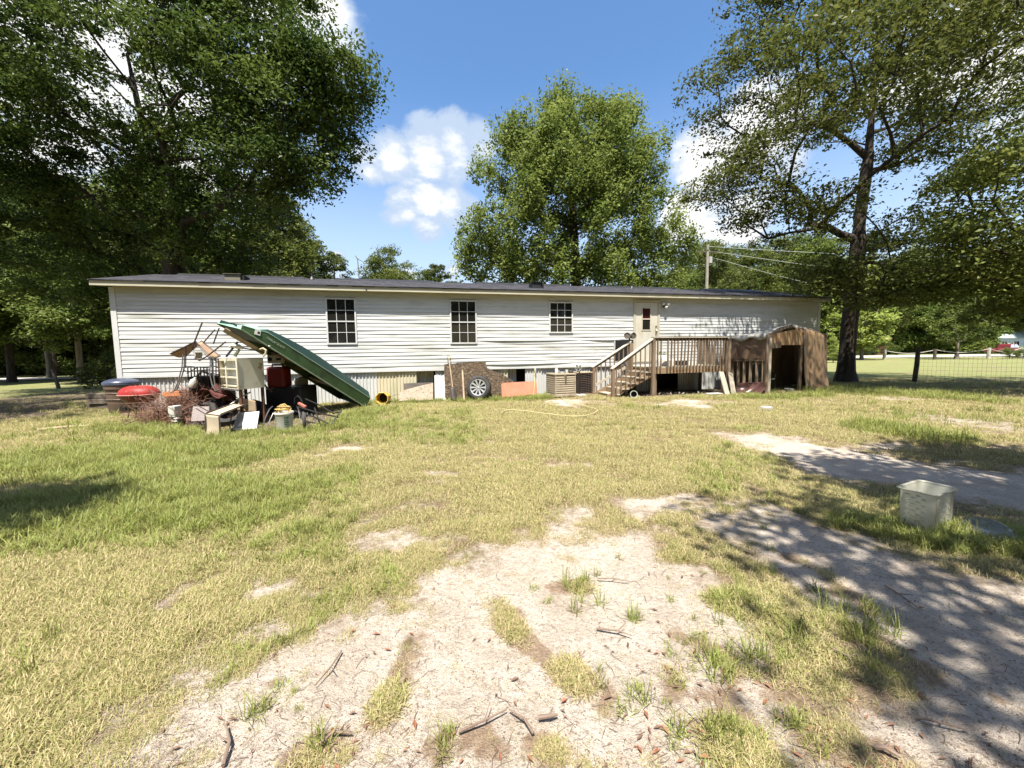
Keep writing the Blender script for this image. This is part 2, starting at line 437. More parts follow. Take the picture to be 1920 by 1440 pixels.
def ground_z(X, Y):
    z = (fbm(X * 0.35 + 9, Y * 0.35, 3, 3) - 0.5) * 0.10 + (fbm(X * 2.2, Y * 2.2, 5, 3) - 0.5) * 0.025
    near = np.clip((np.hypot(X, Y) - 1) / 6, 0.25, 1)
    return z * near - 0.01
def sand_mask(X, Y):
    wx = (fbm(X * 2.2, Y * 2.2, 11, 4) - .5); wy = (fbm(X * 2.2 + 7, Y * 2.2, 21, 4) - .5)
    r = np.hypot(X, Y); amp = np.clip(r * 0.16, 0.25, 1.3)
    Xw, Yw = X + wx * amp, Y + wy * amp
    s = np.zeros(X.shape)
    for pi_, p in enumerate(SAND_POLYS):
        c = p.mean(0); size = np.sqrt(np.ptp(p[:, 0]) * np.ptp(p[:, 1]))
        soft = min(1.0, .20 + .30 * size)
        s = np.maximum(s, np.clip(0.5 + poly_sd(Xw, Yw, p) / soft, 0, 1) * (1.0 if pi_ < 3 else .58))
    for p, w in GRASS_ISLANDS:
        d = line_d(X + wx * .25, Y + wy * .25, p); s *= 1 - .8 * (1 - np.clip((d - w * .3) / (w * .9), 0, 1)) * np.clip((fbm(X * 7, Y * 7, 83, 3) - .36) * 4, 0, 1)
    s = s * (.80 + .4 * fbm(X * 1.7, Y * 1.7, 61, 3)) + np.clip(fbm(X * 1.1 + 4, Y * 1.1, 71, 4) - .50, 0, 1) * 1.1 * np.clip(1.2 - lush_mask(X, Y), 0, 1)
    return np.clip(s, 0, 1)
def lush_mask(X, Y):
    s = np.zeros(X.shape)
    for p, w in LUSH_LINES: s = np.maximum(s, np.clip(1.4 - line_d(X, Y, p) / w, 0, 1))
    return s
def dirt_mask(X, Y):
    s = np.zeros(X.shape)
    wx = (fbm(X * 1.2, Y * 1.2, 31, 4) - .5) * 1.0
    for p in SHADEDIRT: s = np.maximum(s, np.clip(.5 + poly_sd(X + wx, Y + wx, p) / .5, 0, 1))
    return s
def duff_mask(X, Y):
    s = np.zeros(X.shape); wx = (fbm(X * 6, Y * 6, 15, 3) - .5) * .16
    for p, w in GRASS_ISLANDS[:16]: s = np.maximum(s, np.clip(1.3 - line_d(X + wx, Y + wx, p) / (w * 1.5), 0, 1))
    return s * np.clip((fbm(X * 4, Y * 4, 25, 3) - .30) * 4, 0, 1)
def graded(lo, hi, c, h0, g, hmax):
    a = [c]; h = h0
    while a[-1] < hi: a.append(a[-1] + h); h = min(h * g, hmax)
    b = [c]; h = h0
    while b[-1] > lo: b.append(b[-1] - h); h = min(h * g, hmax)
    return np.array(b[:0:-1] + a)
def np_mesh(name, V, F, mt=None, smooth=False):
    me = bpy.data.meshes.new(name); k = F.shape[1]
    me.vertices.add(len(V)); me.vertices.foreach_set('co', np.ascontiguousarray(V, np.float32).ravel())
    me.loops.add(F.size); me.loops.foreach_set('vertex_index', np.ascontiguousarray(F, np.int32).ravel())
    me.polygons.add(len(F)); me.polygons.foreach_set('loop_start', np.arange(0, F.size, k, dtype=np.int32))
    me.update(calc_edges=True)
    if smooth: me.shade_smooth()
    if mt: me.materials.append(mt)
    return me
def grid_mesh(name, xs, ys, zfn, mt, attrs=()):
    X, Y = np.meshgrid(xs, ys); Z = zfn(X, Y); nx, ny = len(xs), len(ys)
    V = np.stack([X, Y, Z], -1).reshape(-1, 3)
    i = np.arange(nx * ny).reshape(ny, nx)
    F = np.stack([i[:-1, :-1], i[:-1, 1:], i[1:, 1:], i[1:, :-1]], -1).reshape(-1, 4)
    me = np_mesh(name, V, F, mt, True)
    for an, fn in attrs:
        a = me.attributes.new(an, 'FLOAT', 'POINT'); a.data.foreach_set('value', fn(X, Y).astype(np.float32).ravel())
    return me
def ground_material():
    mt = bpy.data.materials.new('yard_ground'); mt.use_nodes = True
    t = mt.node_tree; b = t.nodes['Principled BSDF']
    tcn = N(t, 'ShaderNodeTexCoord')
    def noise(s, d=5.0, r=.6, st=None):
        n = N(t, 'ShaderNodeTexNoise', i_Scale=s, i_Detail=d, i_Roughness=r); t.links.new(tcn.outputs['Object'], n.inputs['Vector']); return n.outputs['Fac']
    def mix(f, a, bb):
        m2 = N(t, 'ShaderNodeMix', data_type='RGBA')
        if isinstance(f, float): m2.inputs[0].default_value = f
        else: t.links.new(f, m2.inputs[0])
        for i, c in ((6, a), (7, bb)):
            if isinstance(c, tuple): m2.inputs[i].default_value = (*c, 1)
            else: t.links.new(c, m2.inputs[i])
        return m2.outputs[2]
    def at(n):
        a = N(t, 'ShaderNodeAttribute', attribute_name=n); return a.outputs['Fac']
    green = mix(mrange(t, noise(60, 3), .35, .65, 0, 1), (.15, .145, .045), (.22, .20, .075))
    straw = mix(mrange(t, noise(90, 3), .35, .65, 0, 1), (.30, .23, .135), (.17, .125, .07))
    lawn = mix(mrange(t, noise(1.1, 4), .40, .62, 0, 1), green, straw)
    lawn = mix(mrange(t, noise(34, 5, .7), .50, .72, 0, .8), lawn, (.085, .062, .036))
    sandc = mix(mrange(t, noise(2.6, 5, .65), .35, .68, 0, 1), (.64, .56, .465), (.51, .43, .345))
    sandc = mix(mrange(t, noise(1.3, 6, .7), .45, .70, 0, .55), sandc, (.42, .335, .26))
    sandc = mix(mrange(t, noise(48, 4, .75), .46, .64, 0, .8), sandc, (.34, .28, .225))
    sandc = mix(mrange(t, noise(230, 3, .7), .57, .66, 0, .9), sandc, (.10, .075, .055))
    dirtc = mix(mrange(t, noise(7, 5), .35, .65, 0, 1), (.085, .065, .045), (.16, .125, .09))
    sm = cmath(t, 'ADD', at('sand'), cmath(t, 'MULTIPLY', cmath(t, 'SUBTRACT', noise(13, 8, .75), .5), 1.7))
    gate = mrange(t, at('sand'), .05, .35, 0, 1)
    sm = cmath(t, 'MULTIPLY', mrange(t, sm, .22, .68, 0, 1), gate)
    # the worn border between lawn and bare sand is brown dead thatch
    farg = mix(mrange(t, noise(5, 6, .7), .3, .7, 0, 1), (.150, .170, .060), (.235, .235, .100))
    lawn = mix(at('far'), lawn, farg)
    edge = cmath(t, 'MULTIPLY', mrange(t, at('sand'), .0, .3, 0, 1), mrange(t, noise(6, 5), .35, .55, 0, .8))
    lawn = mix(edge, lawn, mix(mrange(t, noise(70, 3), .35, .65, 0, 1), (.24, .165, .10), (.12, .082, .05)))
    duff = mix(mrange(t, noise(40, 4, .7), .35, .65, 0, 1), (.20, .125, .075), (.33, .235, .155))
    sandc = mix(mrange(t, cmath(t, 'ADD', at('duff'), cmath(t, 'MULTIPLY', cmath(t, 'SUBTRACT', noise(26, 6, .75), .5), 1.4)), .30, .62, 0, .85), sandc, duff)
    c = mix(sm, lawn, sandc)
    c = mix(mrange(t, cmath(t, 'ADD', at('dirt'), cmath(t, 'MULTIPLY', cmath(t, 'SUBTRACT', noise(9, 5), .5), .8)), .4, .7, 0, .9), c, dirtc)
    t.links.new(c, b.inputs['Base Color']); b.inputs['Roughness'].default_value = .95; b.inputs['Specular IOR Level'].default_value = .1
    h = cmath(t, 'ADD', cmath(t, 'MULTIPLY', noise(30, 6, .7), 1.0), cmath(t, 'MULTIPLY', noise(150, 3, .7), .45))
    bp = N(t, 'ShaderNodeBump', i_Strength=1.0, i_Distance=.035); t.links.new(h, bp.inputs['Height']); t.links.new(bp.outputs[0], b.inputs['Normal'])
    return mt
xs = graded(-260, 300, 0.6, 0.035, 1.032, 18.0); ys = graded(-120, 420, 1.9, 0.030, 1.030, 18.0)
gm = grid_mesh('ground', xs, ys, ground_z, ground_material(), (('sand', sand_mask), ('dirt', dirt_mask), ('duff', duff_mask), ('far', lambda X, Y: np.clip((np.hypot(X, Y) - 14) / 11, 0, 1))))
ground = bpy.data.objects.new('ground', gm); COL.objects.link(ground); tag(ground, kind='structure')
ROADM = mat('sandy_road', (.42, .39, .35), (.35, .32, .28), 0.8, .95, .2, 30)
def road(name, pts, w):
    mb = MB(); n = len(pts)
    for i in range(n - 1):
        for k in range(1): pass
    L = []
    for i, p in enumerate(pts):
        d = (Vector(pts[min(i + 1, n - 1)]) - Vector(pts[max(i - 1, 0)])).normalized(); s = Vector((-d.y, d.x))
        L.append((Vector(p) + s * w / 2, Vector(p) - s * w / 2))
    for i in range(n - 1):
        a, b2 = L[i], L[i + 1]
        mb.add([(a[0].x, a[0].y, .065), (a[1].x, a[1].y, .065), (b2[1].x, b2[1].y, .065), (b2[0].x, b2[0].y, .065)], [(0, 1, 2, 3)])
    return tag(mb.build(name, ROADM), kind='structure')
road('side_road', [(-75, 17), (-50, 24), (-38, 28.5), (-28, 32), (-17, 36), (-8, 40)], 5.0)
road('main_road', [(20, 66), (40, 64.5), (62, 62), (90, 58), (140, 52)], 16)

# ================================================================== MOBILE HOME
home = thing('mobile_home', 'long white vinyl-sided mobile home with dark shingle roof and worn skirting', 'mobile home', HA, YAW)
Z0, EXPO, NC = 1.0, 0.1143, 21
ZT = Z0 + EXPO * NC
WIN = [(5.379, 6.173, Z0 + .857, Z0 + 2.204), (9.106, 9.915, Z0 + .845, Z0 + 2.203), (12.511, 13.325, Z0 + 1.19, Z0 + 2.205)]
DOOR = (15.788, 16.754, Z0 + 0.10, Z0 + 2.298)
DEPTH = 4.75
body = MB()
body.box(0.02, HL_LEN - .02, 0.02, DEPTH, Z0 - .03, ZT + .12)
wall = body.build('wall', WHITE_VINYL, home)
# siding: every lap of every run between the openings is a piece of the wall
holes = [(a - .035, b + .035, z0 - .02, z1 + .03) for a, b, z0, z1 in WIN] + [(DOOR[0] - .06, DOOR[1] + .06, Z0 - .2, DOOR[3] + .06)]
rr = random.Random(3)
for k in range(NC):
    z0 = Z0 + k * EXPO; z1 = z0 + EXPO
    cuts = sorted((h[0], h[1]) for h in holes if h[2] < z1 - .4 * EXPO and h[3] > z0 + .4 * EXPO)
    runs = []; s = 0.10
    for a, b in cuts: runs.append((s, a)); s = b
    runs.append((s, HL_LEN - .10))
    # vinyl comes in lengths: break the long runs at staggered joints
    pieces = []
    for a, b in runs:
        c = a
        j = (k * 1.37) % 3.66
        while b - c > 5.2:
            e = c + 3.66 - (j if c == a else 0)
            if e - c > .9: pieces.append((c, e)); c = e
            else: c = c; j = 0
        pieces.append((c, b))
    for a, b in pieces:
        mb = MB(); n = max(2, int((b - a) / .3))
        loose = 0.03 if (k == 8 and 10 < (a + b) / 2 < 15) or (k == 1 and 8.5 < (a + b) / 2 < 13) else 0.0
        def wob(s, kk): return 0.0045 * (math.sin(s * 1.3 + kk * 1.9) + math.sin(s * 3.1 + kk * 2.7) * .6)
        for i in range(n):
            sa, sb = a + (b - a) * i / n, a + (b - a) * (i + 1) / n
            o = len(mb.v)
            for s_ in (sa, sb):
                w = wob(s_, k); lf = loose * math.sin(PI * (s_ - a) / (b - a)) if loose else 0
                mb.v += [(s_, -.004, z0 - lf * .3), (s_, -.020 + w - lf, z0 - lf * .4), (s_, -.018 + w - lf * .9, z0 + .022), (s_, -.0145 + w * .6, z0 + EXPO * .5), (s_, -.004, z1 + .002)]
            for q in range(4): mb.f.append((o + q, o + q + 1, o + 6 + q, o + 5 + q))
        p = mb.build('siding_plank', WHITE_VINYL, wall); p['label'] = 'white vinyl siding lap' if not loose else 'bulging loose siding lap'
        if not loose: del p['label']
# corner trims, starter strip and top trim
mb = MB(); mb.box(-.03, .10, -.034, .12, Z0 - .06, ZT + .02); mb.build('corner_trim', WHITE_TRIM, home, bevel=.006)
mb = MB(); mb.box(HL_LEN - .10, HL_LEN + .03, -.034, .12, Z0 - .06, ZT + .02); mb.build('corner_trim', WHITE_TRIM, home, bevel=.006)
mb = MB(); mb.box(.10, HL_LEN - .10, -.026, .02, Z0 - .05, Z0 - .002); mb.build('starter_strip', WHITE_TRIM, home)
mb = MB(); mb.box(.10, HL_LEN - .10, -.030, .02, ZT + .003, ZT + .05); mb.build('frieze_trim', CREAM, home)
# eave
OV, GEND = .30, .26
mb = MB(); mb.box(-GEND, HL_LEN + GEND, -OV + .02, .02, ZT + .051, ZT + .07); soff = mb.build('soffit', CREAM, home)
mb = MB(); mb.box(-GEND, HL_LEN + GEND, -OV - .0, -OV + .019, ZT + .02, ZT + .15); mb.build('fascia', CREAM, home)
mb = MB(); mb.box(-GEND - .01, HL_LEN + GEND + .01, -OV - .03, -OV + .03, ZT + .152, ZT + .166); mb.build('drip_edge', mat('drip_edge_metal', (.16, .12, .08), (.30, .26, .20), 3, .5, stretch=(.4, 1, 1)), home)
RS, RZ = DEPTH / 2, ZT + .82
def roofz(d): return ZT + .168 + (RZ - ZT - .168) * (d + OV + .03) / (RS + OV + .03)
mb = MB()
for sgn in (0, 1):
    D = [(-OV - .03), RS] if not sgn else [DEPTH + OV + .03, RS]
    z = [roofz(-OV - .03), RZ]
    mb.add([(-GEND, D[0], z[0]), (HL_LEN + GEND, D[0], z[0]), (HL_LEN + GEND, D[1], z[1]), (-GEND, D[1], z[1]),
            (-GEND, D[0], z[0] - .03), (HL_LEN + GEND, D[0], z[0] - .03), (HL_LEN + GEND, D[1], z[1] - .03), (-GEND, D[1], z[1] - .03)],
           [(0, 1, 2, 3), (7, 6, 5, 4), (0, 3, 7, 4), (1, 5, 6, 2), (0, 4, 5, 1)])
roof = mb.build('roof', SHINGLE, home)
# courses of shingles with broken tab edges, far too many to be single pieces
mb = MB(); nco = 17
for c in range(nco):
    d0 = -OV - .045 + (RS + OV + .045) * c / nco; d1 = d0 + (RS + OV) / nco * 1.04
    s = -GEND
    while s < HL_LEN + GEND:
        w = rr.uniform(.28, .36); e = min(s + w, HL_LEN + GEND); j = rr.uniform(0, .012); lift = rr.uniform(.004, .010)
        za, zb = roofz(d0 + j) + lift, roofz(d1) + .003
        mb.add([(s + .003, d0 + j, za), (e - .003, d0 + j, za), (e - .003, d1, zb), (s + .003, d1, zb), (s + .003, d0 + j, za - .008), (e - .003, d0 + j, za - .008)], [(0, 1, 2, 3), (0, 4, 5, 1)])
        s = e
tag(mb.build('shingle_courses', mat('shingle_tabs', (.034, .033, .039), (.058, .056, .064), 3.5, .95, .5, 60, speck=((.04, .04, .045), 14, .5, .75)), home), kind='stuff')
# low ridge vents, with gaps between
for a, b in ((0.4, 4.2), (5.2, 8.6), (10.3, 14.2), (15.6, 19.2), (20.5, 23.8)):
    mb = MB(); mb.add([(a, RS - .16, RZ - .03), (b, RS - .16, RZ - .03), (b, RS, RZ + .055), (a, RS, RZ + .055), (a, RS + .16, RZ - .03), (b, RS + .16, RZ - .03), (a, RS - .16, RZ - .07), (b, RS - .16, RZ - .07)],
                      [(0, 1, 2, 3), (3, 2, 5, 4), (0, 6, 7, 1), (0, 3, 4), (1, 5, 2)])
    mb.build('ridge_vent', BLACK_PLASTIC, home)
def roof_item(px, py, d):
    s, z = HL(px, py, d); return s
# square exhaust hood on the left of the roof, a smaller one in the middle, plumbing stacks
for (px, py, d, w, hh, name, m_) in ((442, 522, .8, .42, .12, 'roof_hood', mat('olive_hood', (.16, .15, .10), (.11, .10, .07), 4, .6)), (1003, 538, .7, .34, .15, 'roof_hood', BLACK_PLASTIC)):
    s = roof_item(px, py, d); z = roofz(d)
    mb = MB(); mb.box(s - w / 2, s + w / 2, d - .22, d + .22, z - .08, z + hh); mb.add([(s - w / 2 - .03, d - .26, z + hh), (s + w / 2 + .03, d - .26, z + hh), (s + w / 2 + .03, d + .26, z + hh + .04), (s - w / 2 - .03, d + .26, z + hh + .04), (s - w / 2 - .03, d - .26, z + hh + .02), (s + w / 2 + .03, d - .26, z + hh + .02)], [(0, 1, 2, 3), (0, 4, 5, 1)])
    mb.build(name, m_, home, bevel=.01)
    mb = MB(); mb.box(s + w / 2, s + w / 2 + .10, d - .20, d + .2, z - .05, z + hh - .02); mb.build('hood_mouth', DARK, home)
for px in (585, 1185):
    s = roof_item(px, 519, 1.9); z = roofz(1.9)
    mb = MB(); mb.tube([(s, 1.9, z - .05), (s, 1.9, z + .22)], .035, 8); mb.lathe([(.11, z - .01), (.05, z + .08), (.038, z + .1)], 10, Matrix.Translation((s, 1.9, 0))); mb.build('plumbing_stack', BLACK_PLASTIC, home)
s, z = HL(934, 549, -.15); mb = MB(); mb.lathe([(0.001, ZT + .04), (.10, ZT + .04), (.12, ZT + .052)], 14, Matrix.Translation((s, -.15, 0)), 1.0, .7); mb.build('soffit_vent', BLACK_PLASTIC, home)
s, z = HL(687, 545, -.30); mb = MB(); mb.box(s - .02, s + .02, -.308, -.301, ZT + .03, ZT + .075); mb.build('fascia_hook', BLACK_METAL, home)
# windows: frame, sash bars and single panes
PANE = mat('dark_window_glass', (.010, .011, .010), (.018, .017, .013), 2.0, .06, spec=.45)
PANE_W = mat('warm_window_glass', (.026, .024, .016), (.034, .031, .022), 2.0, .08, spec=.45)
for wi, (a, b, z0, z1) in enumerate(WIN):
    mb = MB(); fw = .035
    for q in ((a - fw, a + .012, z0 - fw, z1 + fw), (b - .012, b + fw, z0 - fw, z1 + fw), (a + .013, b - .013, z0 - fw, z0 + .012), (a + .013, b - .013, z1 - .012, z1 + fw)):
        mb.box(q[0], q[1], -.047, .0, q[2], q[3])
    win = mb.build('window', WHITE_TRIM, home, bevel=.004)
    zm = (z0 + z1) / 2
    mb = MB(); mb.box(a + .013, b - .013, -.041, -.015, zm - .018, zm + .018)
    for q in (1, 2):
        x = a + (b - a) * q / 3; mb.box(x - .0085, x + .0085, -.031, -.019, z0 + .012, zm - .019); mb.box(x - .0085, x + .0085, -.036, -.019, zm + .019, z1 - .012)
    for (p, q, dd) in ((z0, zm, -.030), (zm, z1, -.035)):
        mb.box(a + .013, b - .013, dd, -.0195, (p + q) / 2 - .0085, (p + q) / 2 + .0085)
    mb.build('muntins', WHITE_TRIM, win)
    for i in range(3):
        for j in range(4):
            x0, x1 = a + .012 + (b - a - .024) * i / 3, a + .012 + (b - a - .024) * (i + 1) / 3
            y0, y1 = z0 + .012 + (z1 - z0 - .024) * j / 4, z0 + .012 + (z1 - z0 - .024) * (j + 1) / 4
            t1, t2 = rr.uniform(-.0015, .0015), rr.uniform(-.0015, .0015)
            mb = MB(); dd = -.016 if j < 2 else -.0185
            mb.add([(x0, dd + t1, y0), (x1, dd - t1, y0), (x1, dd - t2, y1), (x0, dd + t2, y1), (x0, -.006, y0), (x1, -.006, y0), (x1, -.006, y1), (x0, -.006, y1)], [(0, 1, 2, 3), (0, 3, 7, 4), (1, 5, 6, 2), (4, 7, 6, 5)])
            mb.build('pane', PANE_W if (j < 2 and wi > 0) else PANE, win)
# back door
a, b, z0, z1 = DOOR
mb = MB(); fw = .06
mb.box(a - fw, a + .018, -.052, .0, z0 - .02, z1 + fw); mb.box(b - .018, b + fw, -.052, .0, z0 - .02, z1 + fw); mb.box(a + .019, b - .019, -.052, .0, z1 - .018, z1 + fw)
mb.build('door_frame', CREAM, home, bevel=.004)
DOORM = mat('off_white_door', (.43, .40, .325), (.49, .465, .39), 1.6, .45, stretch=(1, 1, .6), speck=((.40, .35, .25), 2.5, .55, .75))
lx0, lx1, lz0, lz1 = a + .30, a + .62, z1 - 1.02, z1 - .24
mb = MB()
mb.box(a + .03, lx0, -.036, -.004, z0, z1 - .03); mb.box(lx1, b - .03, -.036, -.004, z0, z1 - .03); mb.box(lx0, lx1, -.036, -.004, z0, lz0); mb.box(lx0, lx1, -.036, -.004, lz1, z1 - .03)
door = mb.build('door', DOORM, home)
mb = MB(); g = .035
for q in ((lx0 - g, lx0, lz0 - g, lz1 + g), (lx1, lx1 + g, lz0 - g, lz1 + g), (lx0, lx1, lz0 - g, lz0), (lx0, lx1, lz1, lz1 + g), (lx0, lx1, (lz0 + lz1) / 2 - .02, (lz0 + lz1) / 2 + .02)):
    mb.box(q[0], q[1], -.052, -.037, q[2], q[3])
mb.build('window_surround', mat('beige_plastic', (.52, .47, .36), (.44, .40, .30), 3, .5), door)
for (p, q, c) in ((lz0, (lz0 + lz1) / 2 - .02, PANE), ((lz0 + lz1) / 2 + .02, lz1, mat('red_curtained_glass', (.05, .006, .008), (.03, .005, .006), 5, .12))):
    mb = MB(); mb.box(lx0, lx1, -.030, -.010, p, q); mb.build('pane', c, door)
mb = MB(); hx = b - .10
mb.box(hx - .02, hx + .02, -.050, -.036, z0 + .98, z0 + 1.22); mb.tube([(hx, -.05, z0 + 1.0), (hx, -.10, z0 + 1.02), (hx, -.10, z0 + 1.14), (hx, -.05, z0 + 1.2)], .010, 6); mb.lathe([(.001, 0), (.028, .0), (.030, .03), (.001, .035)], 12, Matrix.Translation((hx, -.04, z0 + 1.30)) @ Matrix.Rotation(PI / 2, 4, 'X')); mb.build('handle', mat('brass', (.32, .24, .12), (.2, .15, .08), 6, .35, metal=.9), door)
# floodlight: two lamp heads on a round plate
s, z = HL(1246, 571, -.08)
mb = MB(); Mx = Matrix.Translation((s, -.02, z)) @ Matrix.Rotation(PI / 2, 4, 'X'); mb.lathe([(.001, .03), (.06, .03), (.065, .0), (.065, -.01)], 16, Mx); mb.box(s - .035, s + .035, -.11, -.04, z - .11, z - .02); fl = mb.build('floodlight', BLACK_PLASTIC, home, True)
for dx, dz, sg in ((-.085, .03, -1), (.085, .02, 1), (.02, -.10, .3)):
    mb = MB(); Mx = Matrix.Translation((s + dx, -.13, z + dz)) @ Matrix.Rotation(sg * .5, 4, 'Z') @ Matrix.Rotation(PI / 2 + .45, 4, 'X')
    mb.lathe([(.001, .085), (.045, .08), (.055, .06), (.048, -.01), (.030, -.07), (.02, -.09), (.001, -.09)], 14, Mx); mb.build('lamp_head', WHITE_PLASTIC, fl, True)
# dark screened opening in the wall behind the stair rail
s0, zz0 = HL(1153, 668, -.02); s1, zz1 = HL(1187, 637, -.02)
mb = MB(); mb.box(s0, s1, -.042, -.0, zz1, zz1 + .05); mb.box(s0 - .05, s0 - .001, -.042, 0, zz0 - .15, zz1 + .05); lf = mb.build('vent_frame', mat('grey_trim', (.42, .42, .40), (.34, .34, .33), 4, .6), home)
mb = MB(); mb.box(s0, s1, -.034, -.02, zz0 - .15, zz1 - .001); mb.build('vent_opening', DARK, home)
for i in range(6):
    x = s0 + (s1 - s0) * (i + .5) / 6; mb = MB(); mb.box(x - .012, x + .012, -.05, -.035, zz0 - .1, zz1 - .02 - (.22 if i in (2, 3) else 0)); mb.build('vent_bar', BLACK_METAL, home)
# skirting: fluted vinyl panels between the home and the ground, several loose or missing
PW = .61
def skirt_panel_mesh(seed, m_):
    mb = MB(); prof = []; x = 0; r2 = random.Random(seed)
    while x < PW - .01:
        prof += [(x, .0), (x + .052, .0), (x + .062, -.026), (x + .088, -.026), (x + .098, .0)]; x += .1017
    prof.append((PW, 0))
    H = Z0 + .02
    for (xa, ya), (xb, yb) in zip(prof[:-1], prof[1:]):
        mb.add([(xa, ya, -.08), (xb, yb, -.08), (xb, yb, H), (xa, ya, H)], [(0, 1, 2, 3)])
    return mb.mesh('skirting_panel', m_)
SK = [skirt_panel_mesh(1, SKIRT), skirt_panel_mesh(2, SKIRT_B)]
mb = MB(); mb.box(.12, HL_LEN - .1, .55, .60, 0, Z0 - .03); mb.build('crawl_space', DARK, home)
npan = int(HL_LEN / PW)
for i in range(npan):
    s = .02 + i * PW
    stain = 6.55 < s < 8.0 or 10.2 < s < 11.0
    if 7.75 < s < 8.2 or 10.55 < s < 11.15 or 16.0 < s < 17.6: continue
    o = bpy.data.objects.new('skirting_panel', SK[1 if stain else 0]); COL.objects.link(o); o.parent = home
    o.location = (s, .058 + rr.uniform(-.006, .006), rr.uniform(-.015, 0.0)); o.rotation_euler = (rr.uniform(-.012, .012), rr.uniform(-.008, .008), rr.uniform(-.01, .01))
    if stain: o['label'] = 'beige stained skirting panel'
# the sprung panels
for (s, y, rx, ry, lab, k) in ((7.86, .22, -.05, .05, 'olive stained skirting panel sprung inwards', 1), (10.75, .26, -.05, .0, 'white skirting panel hanging back in a gap', 0)):
    o = bpy.data.objects.new('skirting_panel', SK[k]); COL.objects.link(o); o.parent = home; o.location = (s, y, -.03); o.rotation_euler = (rx, ry, .02); o['label'] = lab

# ================================================================== DECK
# local frame of the home: s along the wall, d in front (negative), z up
deck = thing('deck', 'weathered wooden back deck with baluster railing and steps down to the yard', 'deck', HA, YAW)
DF = -1.50; DZ = .96
SP0 = HL(1222, 690, DF)[0]; SP1 = HL(1362, 690, DF)[0]
DL = SP0                                                # left edge of the platform
SR0 = DL - 1.62                                         # foot of the steps
WR = mat('deck_wood_brown', (.17, .105, .058), (.27, .19, .115), 5.0, .85, .35, 40, stretch=(.25, 1, 1), island=.15)
for i in range(11):
    d0 = DF + .01 + i * .137
    mb = MB(); mb.box(DL - .03, SP1 + .06, d0, d0 + .13, DZ - .036 + rr.uniform(-.004, .004), DZ + rr.uniform(-.003, .003)); mb.build('deck_board', WOOD_L, deck)
mb = MB(); mb.box(DL + .055, SP1 + .02, DF - .03, DF + .012, DZ - .225, DZ - .04); mb.build('rim_joist', WR, deck)
mb = MB(); mb.box(DL - .0, DL + .04, DF + .013, -.06, DZ - .225, DZ - .04); mb.build('rim_joist', WR, deck)
mb = MB(); mb.box(SP1 + .021, SP1 + .06, DF - .03, -.06, DZ - .225, DZ - .04); mb.build('rim_joist', WR, deck)
for i in range(5):
    s = DL + .5 + i * (SP1 - DL - .6) / 5; mb = MB(); mb.box(s, s + .04, DF + .013, -.06, DZ - .22, DZ - .042); mb.build('joist', WOOD_D, deck)
TOPZ = DZ + .93
def post(s, d, z1, w=.10, z0=-.05):
    mb = MB(); mb.box(s - w / 2, s + w / 2, d - w / 2, d + w / 2, z0, z1); return mb.build('post', WOOD_D, deck, bevel=.006)
post(DL + .0, DF - .085, TOPZ + .02, .11); post(DL + .16, DF + .07, DZ - .226, .10)
post(SP1 + .0, DF - .085, TOPZ - .01, .10); post(SP1 - .05, DF + .07, DZ - .226, .11); post(SP1 - .02, -.25, TOPZ, .09); post(DL + .1, -.3, DZ - .226)
mb = MB(); mb.box(DL - .06, SP1 + .10, DF - .16, DF - .02, TOPZ + .021, TOPZ + .056); mb.build('rail_cap', WOOD_L, deck)
mb = MB(); mb.box(DL + .056, SP1 - .051, DF - .085, DF - .045, TOPZ - .075, TOPZ + .0205); mb.build('rail', WOOD_D, deck)
mb = MB(); mb.box(SP1 - .06, SP1 - .02, DF - .03, -.06, TOPZ - .07, TOPZ + .02); mb.build('rail', WOOD_D, deck)
nb = 22
mbb = MB(); mbb.box(-.019, .019, -.019, .019, 0, TOPZ - DZ + .10); bal_mesh = mbb.mesh('baluster', WOOD_D)
missing = {2}
for i in range(nb):
    if i in missing: continue
    s = DL + .14 + (SP1 - DL - .25) * i / (nb - 1)
    o = bpy.data.objects.new('baluster', bal_mesh); COL.objects.link(o); o.parent = deck
    lean = (.035 if i > 6 else -.01) + rr.uniform(-.02, .02)
    o.location = (s - lean * .4, DF - .10 - .007, DZ - .10); o.rotation_euler = (rr.uniform(-.01, .01), lean, 0)
for i in range(9):
    o = bpy.data.objects.new('baluster', bal_mesh); COL.objects.link(o); o.parent = deck; o.location = (SP1 - .02, DF + .12 + i * .14, DZ - .02); o.scale = (1, 1, .9)
